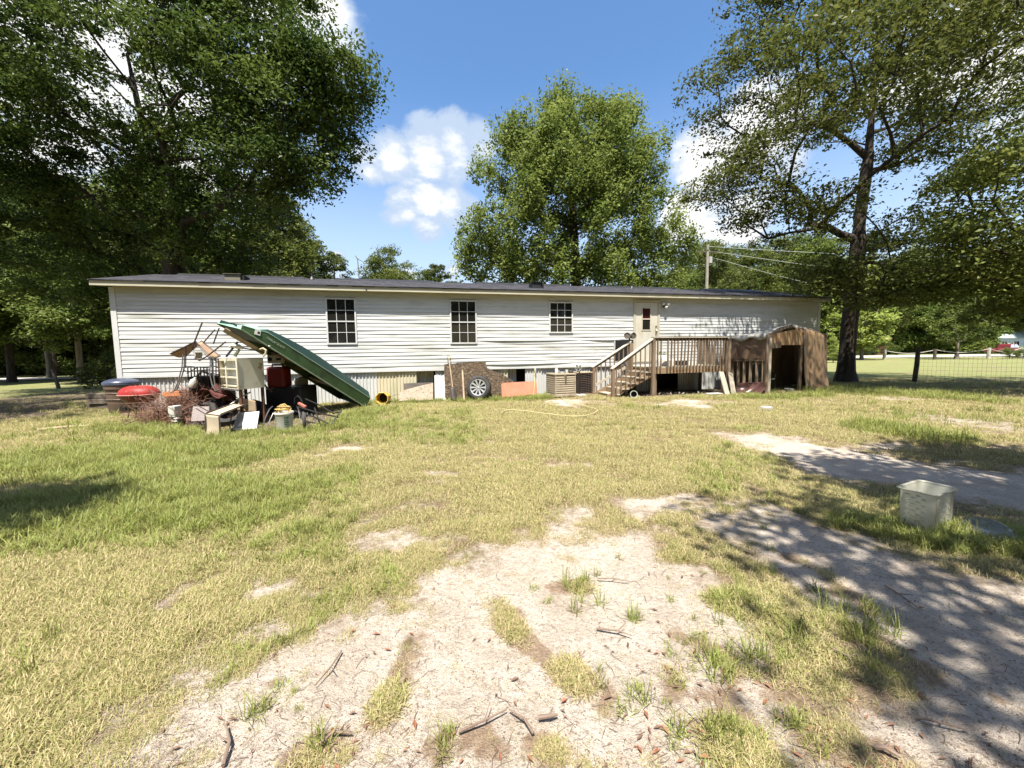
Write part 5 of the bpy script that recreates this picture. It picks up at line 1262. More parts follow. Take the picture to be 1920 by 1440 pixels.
for z in np.linspace(.04, hh - .04, 4): 
    mb = MB(); mb.slab([CB(.03, -.01, z + .018), CB(wl_ - .03, -.01, z + .018), CB(wl_ - .03, .10, z + .018), CB(.03, .10, z + .018)], .03, up); mb.build('shelf', WA, cb, world=True)
for a_ in (.0, wl_ * .6, wl_):
    mb = MB(); mb.bar(CB(a_, -.012, 0), CB(a_, -.012, hh), .035, .02, up=-ern); mb.build('edge_strip', RUST if a_ == wl_ else WA, cb, world=True)
for pt in (CB(.04, .05, 0), CB(wl_ - .04, .05, 0), CB(.04, er.length - .05, 0), CB(wl_ - .04, er.length - .05, 0)):
    mb = MB(); mb.bar(pt - up * .01, Vector((pt.x, pt.y, 0)), .05, .05, up=(0, 1, 0)); mb.build('stand_leg', RUST, cb, world=True)
mb = MB(); mb.bar(CB(.0, -.02, -.03), CB(wl_, -.02, -.03), .03, .03); mb.build('stand_rail', GREY_METAL, cb, world=True)
# bits on top of the cabinet
tl = thing('pale_tool', 'pale long-handled power tool lying across the white cabinet top', 'tool', tuple(CB(.2, .3, hh)))
mb = MB(); mb.tube([P(430, 651, 8.5), P(437, 648, 8.5), P(448, 650, 8.5), P(455, 653, 8.5)], [.02, .05, .055, .03], 8); mb.build('body', mat('pale_tool_body', (.55, .52, .40), (.42, .40, .30), 6, .5), tl, True, world=True)
mb = MB(); mb.tube([P(452, 652, 8.5), P(475, 656, 8.6), P(495, 661, 8.7)], .014, 6); mb.build('shaft', mat('olive_tube', (.10, .11, .06), (.06, .06, .04), 5, .5), tl, True, world=True)
mb = MB(); mb.tube([P(449, 655, 8.5), P(440, 668, 8.45)], [.025, .04], 7); mb.build('grip', mat('olive_tube', (0, 0, 0)), tl, True, world=True)
tubes(tl, 'strut', [[P(446, 641, 8.55), P(434, 656, 8.5), P(424, 669, 8.45)]], .022, BLACK_METAL)
pl = thing('pale_lath', 'long pale board running from the boat bow down to the cabinet', 'board', tuple(P(440, 630, 8.2)))
mb = MB(); mb.bar(P(420, 618, 8.25), P(498, 664, 8.75), .10, .03, up=(0, 1, 0)); mb.build('lath', HANDLE, pl, world=True)
mb = MB(); mb.tube([P(488, 655, 8.3), P(493, 653, 8.3), P(499, 657, 8.3), P(498, 664, 8.3), P(493, 668, 8.3)], .022, 7); mb.build('hook', mat('old_ivory', (.5, .45, .3), (.4, .35, .22), 6, .6), pl, True, world=True)
# control panel, red tank, dark chest, beige cylinder
def pbox(name, label, cat, px0, py0, px1, py1, Y, depth, m_, yaw=0.0, bevel=.02, to_ground=False, partname='body'):
    a, b = P(px0, py0, Y), P(px1, py1, Y); z0 = 0.0 if to_ground else b.z
    t_ = thing(name, label, cat, ((a.x + b.x) / 2, Y + depth / 2, z0), yaw)
    mb = MB(); mb.box(-abs(b.x - a.x) / 2, abs(b.x - a.x) / 2, -depth / 2, depth / 2, 0, a.z - z0); mb.build(partname, m_, t_, bevel=bevel); return t_, abs(b.x - a.x), a.z - z0
ctl, w_, h_ = pbox('control_panel', 'pale appliance control panel with dark dial above the red tank', 'control panel', 500, 666, 530, 681, 9.45, .10, mat('old_ivory', (0, 0, 0)))
for x, r_ in ((-w_ * .30, .05), (w_ * .18, .03), (w_ * .34, .03)):
    mb = MB(); mb.lathe([(.001, .02), (r_, .018), (r_, 0)], 14, Matrix.Translation((x, -.05, h_ / 2)) @ Matrix.Rotation(PI / 2, 4, 'X')); mb.build('dial', BLACK_PLASTIC, ctl, True)
tank, w_, h_ = pbox('red_tank', 'dark red fuel tank with black handle standing under the boat', 'fuel tank', 497, 688, 533, 727, 9.6, .38, mat('dull_red_plastic', (.20, .015, .012), (.13, .012, .01), 4, .4), 0, .06)
mb = MB(); mb.tube([(-w_ * .3, -.05, h_ - .01), (-w_ * .28, -.05, h_ + .06), (w_ * .28, -.05, h_ + .06), (w_ * .3, -.05, h_ - .01)], .022, 8); mb.build('handle', BLACK_PLASTIC, tank, True)
mb = MB(); mb.lathe([(.001, .04), (.045, .04), (.05, 0)], 14, Matrix.Translation((w_ * .25, .05, h_))); mb.build('cap', WHITE_PLASTIC, tank, True)
mb = MB(); mb.box(-w_ * .2, -w_ * .1, -.181, -.176, h_ * .3, h_ * .5); mb.box(-w_ * .05, w_ * .22, -.181, -.176, h_ * .40, h_ * .44); mb.box(w_ * .06, w_ * .10, -.181, -.176, h_ * .40, h_ * .7); mb.build('faded_print', mat('faded_print', (.45, .35, .28), (.3, .2, .15), 9, .7), tank)
ch, w_, h_ = pbox('black_chest', 'black storage chest in the shade under the boat', 'chest', 497, 729, 566, 798, 9.6, .85, BLACK_PLASTIC, 0, .02, True)
mb = MB(); mb.box(-w_ / 2 - .02, w_ / 2 + .02, -.40, .40, h_ + .001, h_ + .035); mb.build('lid', BLACK_PLASTIC, ch, bevel=.01)
for x in (-w_ * .3, w_ * .3): mb = MB(); mb.box(x - .03, x + .03, -.415, -.40, h_ - .06, h_ + .02); mb.build('latch', GREY_METAL, ch)
cy = P(566, 732, 10.3); t = thing('beige_cylinder', 'tall beige metal cylinder standing behind the black chest', 'cylinder', (cy.x, 10.3, .0))
hcy = P(566, 706, 10.3).z; mb = MB(); mb.lathe([(.001, .0), (.16, 0), (.165, .03), (.165, hcy - .12), (.14, hcy - .04), (.06, hcy), (.001, hcy)], 22); mb.build('shell', mat('beige_enamel', (.38, .35, .22), (.30, .27, .16), 3, .5, speck=((.16, .1, .05), 5, .6, .75)), t, True)
mb = MB(); mb.lathe([(.167, hcy * .72), (.171, hcy * .73), (.167, hcy * .75)], 22); mb.build('band', BLACK_METAL, t, True)
bk = thing('round_basket', 'brown woven basket wedged upside down under the boat side', 'basket', tuple(P(572, 684, 10.05)))
mb = MB(); mb.lathe([(.001, .18), (.17, .17), (.20, .1), (.22, -.08), (.20, -.12), (.18, .08), (.001, .1)], 22); mb.build('weave', mat('woven_brown', (.14, .08, .04), (.09, .05, .03), 26, .9, .6, 60), bk, True)
# rust-red barrel and clutter under the chairs
br = P(330, 720, 9.2); t = thing('rusty_drum', 'rust brown drum lying behind the upturned chair legs', 'drum', (br.x + .25, 9.3, .42), .2)
mb = MB(); mb.lathe([(.001, -.36), (.29, -.36), (.30, -.34), (.295, -.12), (.305, -.11), (.295, -.1), (.295, .1), (.305, .11), (.295, .12), (.30, .34), (.29, .36), (.001, .36)], 24, Matrix.Rotation(PI / 2, 4, 'Y')); mb.build('drum_body', RUST, t, True)
for i, (px, py, Y, R_, lab) in enumerate(((378, 752, 8.6, .34, 'dark worn tyre lying among the dead branches left of the cabinet stand'), (428, 748, 8.5, .30, 'dark worn tyre half hidden behind the beige sling lounger'))):
    p = P(px, py, Y); t = thing('old_tyre', lab, 'tyre', (p.x, p.y, R_ * .62), .3 * i)
    mb = MB(); mb.lathe([(R_ * .62, -.08), (R_ * .8, -.1), (R_ * .97, -.08), (R_, 0), (R_ * .97, .08), (R_ * .8, .1), (R_ * .62, .08), (R_ * .62, -.08)], 26, Matrix.Rotation(1.0 - .4 * i, 4, 'X')); mb.build('tyre_body', RUBBER, t, True)
t = thing('white_jug', 'white plastic jug caught between the drum and chair frames', 'jug', tuple(P(360, 726, 8.75) - up * .0))
mb = MB(); mb.lathe([(.001, 0), (.07, 0), (.08, .03), (.075, .16), (.03, .21), (.022, .24), (.001, .24)], 14, Matrix.Rotation(.4, 4, 'Y')); mb.build('jug_body', WHITE_PLASTIC, t, True)
t = thing('white_pail', 'white pail hanging in the upturned chair frames', 'pail', tuple(P(373, 672, 8.9)))
mb = MB(); mb.lathe([(.001, 0), (.06, 0), (.075, .14), (.07, .14), (.055, .01)], 16); mb.build('pail_body', WHITE_PLASTIC, t, True)
blk, w_, h_ = pbox('engine_block', 'black oily engine in the dark heart of the junk pile', 'engine', 352, 706, 410, 745, 9.0, .6, BLACK_METAL, .1, .03, True)
for i in range(5): mb = MB(); mb.box(-w_ / 2 + i * w_ / 5 + .02, -w_ / 2 + i * w_ / 5 + .06, -.33, -.30, .2, h_ - .05); mb.build('fin', BLACK_METAL, blk)
mb = MB(); mb.tube([(-w_ * .3, -.2, h_), (-w_ * .1, -.25, h_ + .12), (w_ * .2, -.2, h_ + .02)], .03, 7); mb.build('pipe', GREY_METAL, blk, True)
# black bags, rods and dark cloth added to darken the shade under the pile
BAG = mat('black_bag_film', (.012, .012, .013), (.02, .02, .022), 6, .35, .5, 14, spec=.4)
for i, (px, py, Y, r_, lab) in enumerate(((440, 775, 8.9, .30, 'added black bag darkening the shade under the white appliance'), (478, 780, 8.9, .28, 'added black bag darkening the gap between the appliance stand and the black chest'), (398, 755, 9.1, .32, 'added black bag darkening the branches behind the folded lounger'), (350, 760, 9.2, .30, 'added black bag darkening the space deep behind the brush pile'))):
    p = P(px, py, Y); mb = MB(); sd = i * 7.3
    def bf2(u, v):
        a = u * 2 * PI; q = math.sin(PI * min(1, .08 + v * .92)) ** .6; w = 1 + .10 * math.sin(a * 3 + sd + v * 5) + .06 * math.sin(a * 7 + v * 11 + sd); return Vector((math.cos(a) * r_ * q * w * 1.15, math.sin(a) * r_ * q * w, v * r_ * 1.7 * (1 + .05 * math.sin(a * 5 + sd))))
    mb.grid(bf2, 26, 12); o = mb.build('added_black_bag', BAG, None, True); o.location = (p.x, p.y, 0); tag(o, lab, 'bag', 'black bags added to darken the junk pile')
for i, (p0, p1, r_, m_, lab) in enumerate((((350, 735, 9.0), (440, 752, 8.7), .022, RUST, 'rusty pipe lying across the pile behind the branches'), ((400, 770, 8.4), (345, 742, 8.8), .015, BLACK_METAL, 'black rod poking left out of the pile'), ((470, 735, 8.9), (430, 760, 8.5), .016, GREY_METAL, 'bent grey bar under the white appliance'), ((510, 735, 9.0), (470, 700, 9.2), .02, RUST, 'short rusty pipe behind the right side of the appliance'), ((335, 770, 8.5), (395, 745, 8.9), .018, WOOD_D, 'dark lath buried in the brush pile'))):
    a, b = P(*p0), P(*p1); mb = MB(); mb.tube([Vector(), (b - a) * .5 + Vector((0, 0, .02)), b - a], r_, 6); o = mb.build('scrap_rod', m_, None, True); o.location = a; tag(o, lab, 'scrap rod')
CLO = mat('dark_red_cloth', (.07, .02, .016), (.11, .04, .03), 6, .95, .4)
p = P(405, 735, 8.75); mb = MB(); mb.grid(lambda u, v: Vector(((u - .5) * .7, (v - .5) * .4, .12 * math.sin(u * 7 + v * 3) * math.cos(v * 5) + .1 - abs(u - .5) * .5)), 14, 8); o = mb.build('added_dark_cloth', CLO, None, True); o.location = p; tag(o, 'dark red cloth added to darken the clutter left of the appliance stand', 'cloth'); sl = o.modifiers.new('thick', 'SOLIDIFY'); sl.thickness = .012  # cloth added so the clutter here reads darker
# beige folding lounger in front
lg = thing('sling_lounger', 'beige sling lounger folded over in the grass in front of the junk', 'lounger', tuple(G(398, 816)))
L0, L1, L2 = G(386, 817, .0), P(385, 776, G(386, 817).y + .05), P(438, 757, 8.35)
R0, R1, R2 = G(413, 818, .0), P(411, 779, G(413, 818).y + .02), P(464, 757, 8.25)
for nm, (a, b, c_, d_) in (('leg_sling', (L0, R0, R1, L1)), ('seat_sling', (L1, R1, R2, L2))):
    mb = MB(); mb.grid(lambda u, v: a.lerp(b, u).lerp(d_.lerp(c_, u), v) + Vector((0, .02 * math.sin(PI * v), -.012 * math.sin(PI * u))), 8, 8); o = mb.build(nm, BEIGE_SLING, lg, True, world=True); sl = o.modifiers.new('thick', 'SOLIDIFY'); sl.thickness = .006
tubes(lg, 'frame', [[L0, L1 - up * .02, L1 + (L2 - L1) * .06 + up * .01, L2, L2 + (L2 - L1) * .04 + up * .04], [R0, R1 - up * .02, R1 + (R2 - R1) * .06 + up * .01, R2]], .015, TB)
tubes(lg, 'crossbar', [[P(365, 757, 7.7), P(412, 783, 7.45)], [P(368, 766, 7.6), P(386, 777, 7.45)], [L0 + up * .02, R0 + up * .02], [L1, R1]], .010, TB)
tubes(lg, 'foot_bar', [[G(376, 825, .02), G(420, 817, .02)]], .012, TB)
tubes(lg, 'leg', [[P(434, 778, 7.9), G(430, 808, 0.0)]], .012, TB)
# white panel leaning
a, b, c_, d_ = G(436, 806), G(481, 804), P(486, 771, 8.05), P(445, 774, 8.05)
wp = thing('sheet_metal', 'white panel with dirty slatted corner leaning beside the beige lounger', 'panel', tuple(a))
mb = MB(); nv = (b - a).cross(d_ - a).normalized(); nv = nv if nv.y < 0 else -nv; mb.slab([a, b, c_, d_], .03, nv); mb.build('sheet', mat('stained_white_panel', (.60, .585, .55), (.52, .50, .47), 4, .45), wp, world=True, bevel=.004)
mb = MB()
for k in range(5):
    t0 = .04 + k * .075; q0 = a.lerp(b, t0); q1 = d_.lerp(c_, t0 + .12); mb.bar(q0 + nv * .006 + (q1 - q0) * .08, q0 + nv * .006 + (q1 - q0) * (.95 - k * .08), .05, .006, up=nv)
mb.build('slats', mat('grey_dirty_slats', (.36, .32, .27), (.26, .23, .19), 5, .7), wp, world=True)
mb = MB(); mb.slab([P(447, 745, 8.4), P(478, 752, 8.3), P(480, 772, 8.3), P(444, 772, 8.4)], .04, (0, -1, 0)); o = mb.build('tan_cushion', mat('tan_cloth', (.34, .26, .17), (.26, .19, .12), 4, .9, .2), None, bevel=.02); tag(o, 'dirty tan cushion propped behind the white panel', 'cushion')
# small white blocks in the brush
wb, w_, h_ = pbox('white_bin', 'small white bin half buried in the dead branches', 'bin', 313, 762, 327, 783, 8.15, .22, WHITE_PLASTIC, .1, .015)
mb = MB(); mb.lathe([(.001, .11), (.08, .08), (.11, .02), (.09, -.05), (.001, -.08)], 9, Matrix.Translation(G(333, 791, .07)), 1.2, .8); o = mb.build('white_rag', WHITE_PLASTIC, None, False); tag(o, 'balled white rag on the grass in front of the brush pile', 'rag')
mb = MB(); mb.lathe([(.001, .1), (.16, .09), (.2, .0), (.001, -.02)], 12, Matrix.Translation(P(322, 742, 8.5)), 1.0, .6); o = mb.build('orange_pot', mat('rusty_orange', (.40, .15, .05), (.28, .10, .04), 4, .8), None, True); tag(o, 'rusty orange pot lying upside down on the dead branches', 'pot')
mb = MB(); mb.slab([P(362, 762, 8.1), P(392, 762, 8.2), P(390, 788, 7.9), P(358, 790, 7.85)], .03, (0, -1, .6)); o = mb.build('gravel_board', mat('speckled_grey_board', (.26, .22, .20), (.16, .13, .12), 40, .95, .5), None); tag(o, 'speckled grey board slanting between brush pile and beige lounger', 'board')
# white bucket with yellow hose
g = G(526, 808); bu = thing('white_bucket', 'white plastic bucket full of coiled yellow hose in the grass', 'bucket', (g.x, g.y + .15, 0))
mb = MB(); mb.lathe([(.001, .005), (.145, .005), (.15, .02), (.165, .32), (.172, .33), (.174, .37), (.166, .37), (.158, .33), (.14, .03), (.001, .03)], 26); mb.build('pail', WHITE_PLASTIC, bu, True)
mb = MB(); mb.lathe([(.176, .325), (.182, .33), (.182, .355), (.176, .36)], 26); mb.build('rim_band', WHITE_PLASTIC, bu, True)
mb = MB()
def curved(a0, a1, z0, z1): 
    o_ = [(a0, z0), (a1, z0), (a1, z1), (a0, z1)]; vs = [(math.cos(a) * (.152 + z * .045 + .0012), math.sin(a) * (.152 + z * .045 + .0012), z) for a, z in o_]; mb.add(vs, [(0, 1, 2, 3)])
for z0, z1, w in ((.24, .28, 1.0), (.19, .225, .7), (.15, .18, 1.0), (.105, .14, .8), (.06, .09, 1.0)):
    for k in range(3): curved(-1.05 + k * .17, -1.05 + (k + w) * .17 - .01, z0, z1)
mb.build('label_print', mat('dark_green_print', (.04, .07, .05), (.06, .1, .07), 5, .6), bu)
mb = MB()
for k in range(5):
    r_ = .10 + .02 * (k % 3); tilt = rr.uniform(-.7, .7); cx = rr.uniform(-.03, .03)
    mb.tube([Vector((cx + r_ * math.cos(a), r_ * math.sin(a) * math.cos(tilt) * .8, .38 + .02 * k + r_ * math.sin(a) * math.sin(tilt))) for a in np.linspace(0, 2 * PI, 20)], .010, 6, False)
for s_ in (-1, 1): mb.tube([Vector((-.13 + .25 * t_ * (1 if s_ > 0 else .9), -.05 * s_, .37 + .15 * math.sin(PI * t_))) for t_ in np.linspace(0, 1, 9)], .010, 6, False)
mb.build('hose', mat('yellow_hose', (.55, .38, .14), (.48, .33, .12), 6, .5), bu, True)
# black tubular cart frame right of the bucket
fr = thing('cart_frame', 'tangle of black tubular cart frame lying in the grass right of the bucket', 'cart frame', tuple(G(590, 798)))
def F(px, py, Y): return P(px, py, Y)
tubes(fr, 'tube', [[F(573, 748, 8.9), F(600, 760, 8.6), F(625, 775, 8.2), F(640, 772, 8.3)], [F(552, 770, 8.4), F(590, 782, 8.0), F(622, 797, 7.9)], [F(556, 762, 8.6), F(600, 775, 8.3), F(634, 782, 8.1)],
                   [F(622, 797, 7.9), F(628, 785, 8.0), F(640, 770, 8.2)], [F(558, 764, 8.3), F(572, 797, 7.95)], [F(573, 790, 8.0), F(610, 797, 7.9)], [F(590, 765, 8.4), F(600, 795, 7.95)]], .016, BLACK_METAL)
tubes(fr, 'handle', [[F(552, 756, 8.5), F(553, 746, 8.5), F(558, 742, 8.5), F(564, 748, 8.5), F(568, 758, 8.5)]], .012, BLACK_METAL)
mb = MB(); mb.bar(F(560, 756, 8.4), F(573, 763, 8.3), .05, .04); mb.build('grip', mat('pinkish_grip', (.42, .14, .10), (.34, .11, .08), 5, .6), fr, world=True)
tubes(fr, 'spoke', [[F(560 + 8 * k, 770 + 2 * k, 8.2), F(564 + 9 * k, 796, 7.95)] for k in range(6)], .007, GREY_METAL)
mb = MB(); pw = G(566, 797, .10); mb.lathe([(.14, -.03), (.16, -.035), (.185, 0), (.16, .035), (.14, .03)], 20, Matrix.Translation((pw.x, pw.y + .1, .17)) @ Matrix.Rotation(.5, 4, 'Z') @ Matrix.Rotation(PI / 2, 4, 'Y')); mb.build('wheel', RUBBER, fr, True, world=True)
cn = thing('chain_lead', 'black rope lead sagging down left of the white bucket', 'rope', tuple(P(500, 790, 7.8)))
mb = MB(); mb.tube([F(511, 762, 8.2), F(505, 768, 8.1), F(499, 780, 8.0), F(493, 798, 7.9)], .016, 6); mb.build('cord', BLACK_PLASTIC, cn, True, world=True)
tubes(cn, 'cord', [[F(512, 775, 8.0), F(506, 788, 7.9), F(501, 799, 7.85)]], .008, GREY_METAL)
# garden hose curving on the lawn
hp = [G(x, y, .02) for x, y in ((940, 776), (952, 770), (985, 772), (1030, 778), (1075, 782), (1105, 779), (1120, 770), (1095, 762), (1060, 752), (1052, 744))]
mb = MB(); q = []
for i in range(len(hp) - 1):
    for k in range(4):
        t_ = k / 4; p0, p1, p2, p3 = hp[max(i - 1, 0)], hp[i], hp[i + 1], hp[min(i + 2, len(hp) - 1)]
        q.append(.5 * ((2 * p1) + (p2 - p0) * t_ + (2 * p0 - 5 * p1 + 4 * p2 - p3) * t_ ** 2 + (3 * p1 - p0 - 3 * p2 + p3) * t_ ** 3) - hp[0])
mb.tube(q, .011, 6); o = mb.build('garden_hose', mat('straw_hose', (.46, .40, .20), (.40, .34, .18), 5, .5), None, True); o.location = hp[0] + up * .02; tag(o, 'thin yellowish garden hose curving across the lawn before the air conditioner', 'hose')

# ================================================================== TREES
BARK = mat('oak_bark', (.075, .055, .038), (.028, .022, .017), 3.0, .95, 1.0, 16, stretch=(2.5, 2.5, .5), contrast=(.35, .6))
BARK_L = mat('pale_bark', (.20, .17, .13), (.11, .09, .07), 3.5, .95, .7, 18, stretch=(2.5, 2.5, .4))
LF_OAK = leafmat('oak_leaf', (.020, .042, .008), (.100, .134, .028), .32, .42)
LF_OAK2 = leafmat('olive_oak_leaf', (.046, .072, .014), (.155, .182, .046), .34, .45)
LF_CEN = leafmat('yellow_green_leaf', (.062, .092, .016), (.195, .222, .056), .34, .5)
LF_BG = leafmat('woodland_leaf', (.045, .074, .014), (.150, .180, .042), .34, .5)
LF_PINE = leafmat('pine_needle', (.05, .075, .022), (.10, .125, .035), .25, .55)
LF_LIME = leafmat('lime_leaf', (.17, .23, .045), (.32, .38, .10), .38, .45)
def skeleton(trunk, clumps, rng, step=.8, wpath=.28, wander=.12):
    P_ = [np.array(p, float) for p in trunk]; par = [-1] + list(range(len(trunk) - 1)); plen = [0.0]
    for i in range(1, len(trunk)): plen.append(plen[-1] + np.linalg.norm(P_[i] - P_[i - 1]))
    nt = len(trunk); lo = max(1, int(nt * .35))
    T = np.array(P_)
    order = np.argsort([np.min(np.linalg.norm(T[lo:] - c, axis=1)) for c in clumps])
    tips = []
    pos = np.zeros((len(clumps) * 14 + nt + 10, 3)); pl = np.zeros(len(pos)); n = nt
    pos[:nt] = T; pl[:nt] = plen; parent = list(par)
    for ci in order:
        c = clumps[ci]; A = pos[lo:n]; dv = c - A; d = np.linalg.norm(dv, axis=1)
        cost = d * (1 + .0) + wpath * pl[lo:n] + .7 * np.maximum(0, A[:, 2] - c[2] + .2) + .12 * np.abs(np.clip(dv[:, 2] / (d + 1e-6), -1, 1) - .45) * d
        j = lo + int(np.argmin(cost)); a = pos[j].copy(); D = np.linalg.norm(c - a); k = max(1, min(13, int(round(D / step))))
        last = j; off = rng.normal(0, wander, 3) * D * .4
        for i in range(1, k + 1):
            if n >= len(pos): break
            f = i / k; p = a + (c - a) * f + off * math.sin(PI * f) + np.array([0, 0, (.05 if c[2] > a[2] else .07) * D * math.sin(PI * f)]) + rng.normal(0, .03, 3)
            pos[n] = p; pl[n] = pl[last] + np.linalg.norm(p - pos[last]); parent.append(last); last = n; n += 1
        tips.append(last)
    return pos[:n], np.array(parent), tips, nt
def branch_mesh(name, pos, parent, tips, nt, r0, rtip, m_, flare=1.5, sides=6, pw=.48):
    n = len(pos); cnt = np.zeros(n)
    for t_ in tips: cnt[t_] += 1
    for i in range(n - 1, 0, -1):
        if parent[i] >= 0: cnt[parent[i]] += cnt[i]
    r = rtip * np.maximum(cnt, .7) ** pw; sc = r0 / max(r[0], 1e-6)
    mixf = np.clip(cnt / max(cnt[0], 1), 0, 1) ** .4; r = r * (1 + (sc - 1) * mixf)
    V = []; Fc = []
    for i in range(1, n):
        p = parent[i]; a, b = pos[p], pos[i]; d = b - a; L = np.linalg.norm(d)
        if L < 1e-4: continue
        d = d / L; u = np.cross(d, [0, 0, 1.0]) if abs(d[2]) < .95 else np.cross(d, [0, 1.0, 0]); u /= np.linalg.norm(u); w = np.cross(d, u)
        big = i < nt; s = 14 if big else (sides if r[i] > .03 else 4); ra = min(r[p], r[i] * 1.5 if not big else r[p]); rb = r[i]
        o = len(V)
        for (q, rad, ex) in ((a, ra, -.3 * rad_ext(ra) if not big else 0), (b, rb, 0)):
            for k in range(s):
                t_ = 2 * PI * k / s; rr_ = rad
                if big:
                    z = q[2] - pos[0][2]; fl = 1 + (flare - 1) * math.exp(-z / .35) * (1 + .35 * math.sin(t_ * 5 + 1) + .2 * math.sin(t_ * 3)); rr_ = rad * fl * (1 + .05 * math.sin(t_ * 7 + q[2] * 2))
                V.append(q + d * ex + (u * math.cos(t_) + w * math.sin(t_)) * rr_)
        for k in range(s): Fc.append((o + k, o + (k + 1) % s, o + s + (k + 1) % s, o + s + k))
    return np_mesh(name, np.array(V), np.array(Fc, dtype=np.int32), m_, True)
def rad_ext(r): return r
def leaf_mesh(name, C, R, nper, size, flat, rng, m_, aspect=.5, droop=.15, hang=0.0):
    """leaf-sized diamonds spread through clumps; C centres, R radii, nper leaves in each"""
    n = int(np.sum(nper)); idx = np.repeat(np.arange(len(C)), nper)
    g = rng.normal(0, 1, (n, 3)); g /= np.linalg.norm(g, axis=1)[:, None] + 1e-9; g *= (rng.random(n) ** .45)[:, None]
    g[:, 2] *= flat
    pos = C[idx] + g * R[idx][:, None]; pos[:, 2] -= hang * np.hypot(g[:, 0], g[:, 1]) ** 2 * R[idx]
    az = rng.uniform(0, 2 * PI, n); el = rng.normal(-.15 - droop, .5, n)
    L = np.stack([np.cos(az) * np.cos(el), np.sin(az) * np.cos(el), np.sin(el)], 1)
    nrm = np.stack([rng.normal(0, .65, n), rng.normal(0, .65, n), np.abs(rng.normal(.9, .4, n))], 1); nrm += g * .5
    W = np.cross(L, nrm); W /= np.linalg.norm(W, axis=1)[:, None] + 1e-9
    s = size * rng.uniform(.65, 1.35, n)
    a = pos - L * (s * .5)[:, None]; b = pos + L * (s * .5)[:, None]; bend = np.cross(W, L) * (s * .10)[:, None]
    c = pos + W * (s * aspect * .5)[:, None] + bend; d = pos - W * (s * aspect * .5)[:, None] + bend
    V = np.stack([a, c, b, d], 1).reshape(-1, 3); F = np.arange(n * 4, dtype=np.int32).reshape(n, 4)
    return np_mesh(name, V, F, m_)
def ell(rng, n, c, r, shell=.45, zmin=None):
    g = rng.normal(0, 1, (n, 3)); g /= np.linalg.norm(g, axis=1)[:, None]; q = (shell ** 3 + (1 - shell ** 3) * rng.random(n)) ** (1 / 3)
    return np.array(c) + g * q[:, None] * np.array(r)
def tree(name, label, cat, base, trunk, lobes, seed, r0, leaf, lm, bark=None, nl=200, size=.11, flat=.55, cr=(.7, 1.2), group=None, aspect=.5, hang=.15, rtip=.010, wpath=.28):
    """trunk: points relative to the base; lobes: (centre, radii, clumps) relative to the base"""
    rng = np.random.default_rng(seed)
    root = thing(name, label, cat, base, 0, group)
    C = np.concatenate([ell(rng, n, c, r) for c, r, n in lobes])
    tp = []
    tr_ = [np.array(p, float) for p in trunk]
    for a, b in zip(tr_[:-1], tr_[1:]):
        k = max(1, int(np.linalg.norm(b - a) / .5)); tp += [a + (b - a) * i / k for i in range(k)]
    tp.append(tr_[-1])
    pos, par, tips, nt = skeleton(tp, C, rng, wpath=wpath)
    o = bpy.data.objects.new('trunk', branch_mesh('trunk', pos, par, tips, nt, r0, rtip, bark or BARK)); COL.objects.link(o); o.parent = root
    R = rng.uniform(cr[0], cr[1], len(C)); nper = np.maximum(8, (nl * rng.uniform(.5, 1.5, len(C)))).astype(int)
    # smaller sprays along the outer branches so that clumps do not read as balls
    far = np.array([i for i in range(nt, len(pos))]); pick = rng.choice(far, min(len(far), int(len(C) * 1.6)), replace=False)
    deep = np.linalg.norm(pos[pick][:, None, :] - C[None, :, :], axis=2).min(1) < 2.2; pick = pick[deep]
    C2 = np.concatenate([C, pos[pick] + rng.normal(0, .25, (len(pick), 3))]); R2 = np.concatenate([R, rng.uniform(.3, .65, len(pick)) * cr[0]]); n2 = np.concatenate([nper, np.full(len(pick), max(6, nl // 4))])
    o = bpy.data.objects.new('crown', leaf_mesh('crown', C2, R2, n2, size, flat, rng, lm, aspect, hang=hang)); COL.objects.link(o); o.parent = root
    return root
# --- big oak left, behind the home
tree('oak_tree', 'huge dark oak spreading over the left end of the home', 'tree', (-14.9, 17.2, 0), [(0, 0, 0), (.1, 0, 3), (.2, -.1, 6), (.1, -.2, 8.4), (-.5, -.2, 11), (-.8, -.3, 14)],
     [((0.5, -1.5, 12.5), (6.5, 4.5, 4.0), 95), ((5.4, -2.0, 11.8), (3.6, 2.8, 3.6), 60), ((7.4, -2.6, 10.6), (2.4, 1.8, 1.9), 30), ((8.7, -2.8, 11.4), (1.6, 1.3, 1.0), 14), ((7.6, -2.6, 8.4), (1.5, 1.2, 1.1), 10), ((6.0, -2.8, 8.2), (1.8, 1.4, 1.5), 18), ((4.3, -1.5, 15.5), (4.2, 3, 2.5), 40), ((-5, -2.5, 11), (4.5, 3.5, 4.2), 90), ((-2.5, -.5, 9.5), (3.5, 2.5, 2.5), 40), ((-7.5, 0, 7.5), (3.5, 2.5, 2.5), 34), ((-6.5, -2, 15), (3.5, 3, 2.5), 30), ((1.2, .2, 9.4), (2.6, 2.0, 2.0), 24),
      ((-1.5, 0, 7.2), (3.6, 2.6, 2.4), 34), ((2.4, -.6, 7.0), (2.6, 2.0, 2.0), 24), ((-1, -1, 17), (6, 4, 2.5), 45), ((-3.5, .5, 4.8), (3.0, 2.0, 1.6), 18), ((1.5, .8, 4.8), (2.6, 1.5, 1.3), 16)],
     11, .46, None, LF_OAK, nl=250, size=.15, flat=.55, cr=(.75, 1.35), hang=.2)
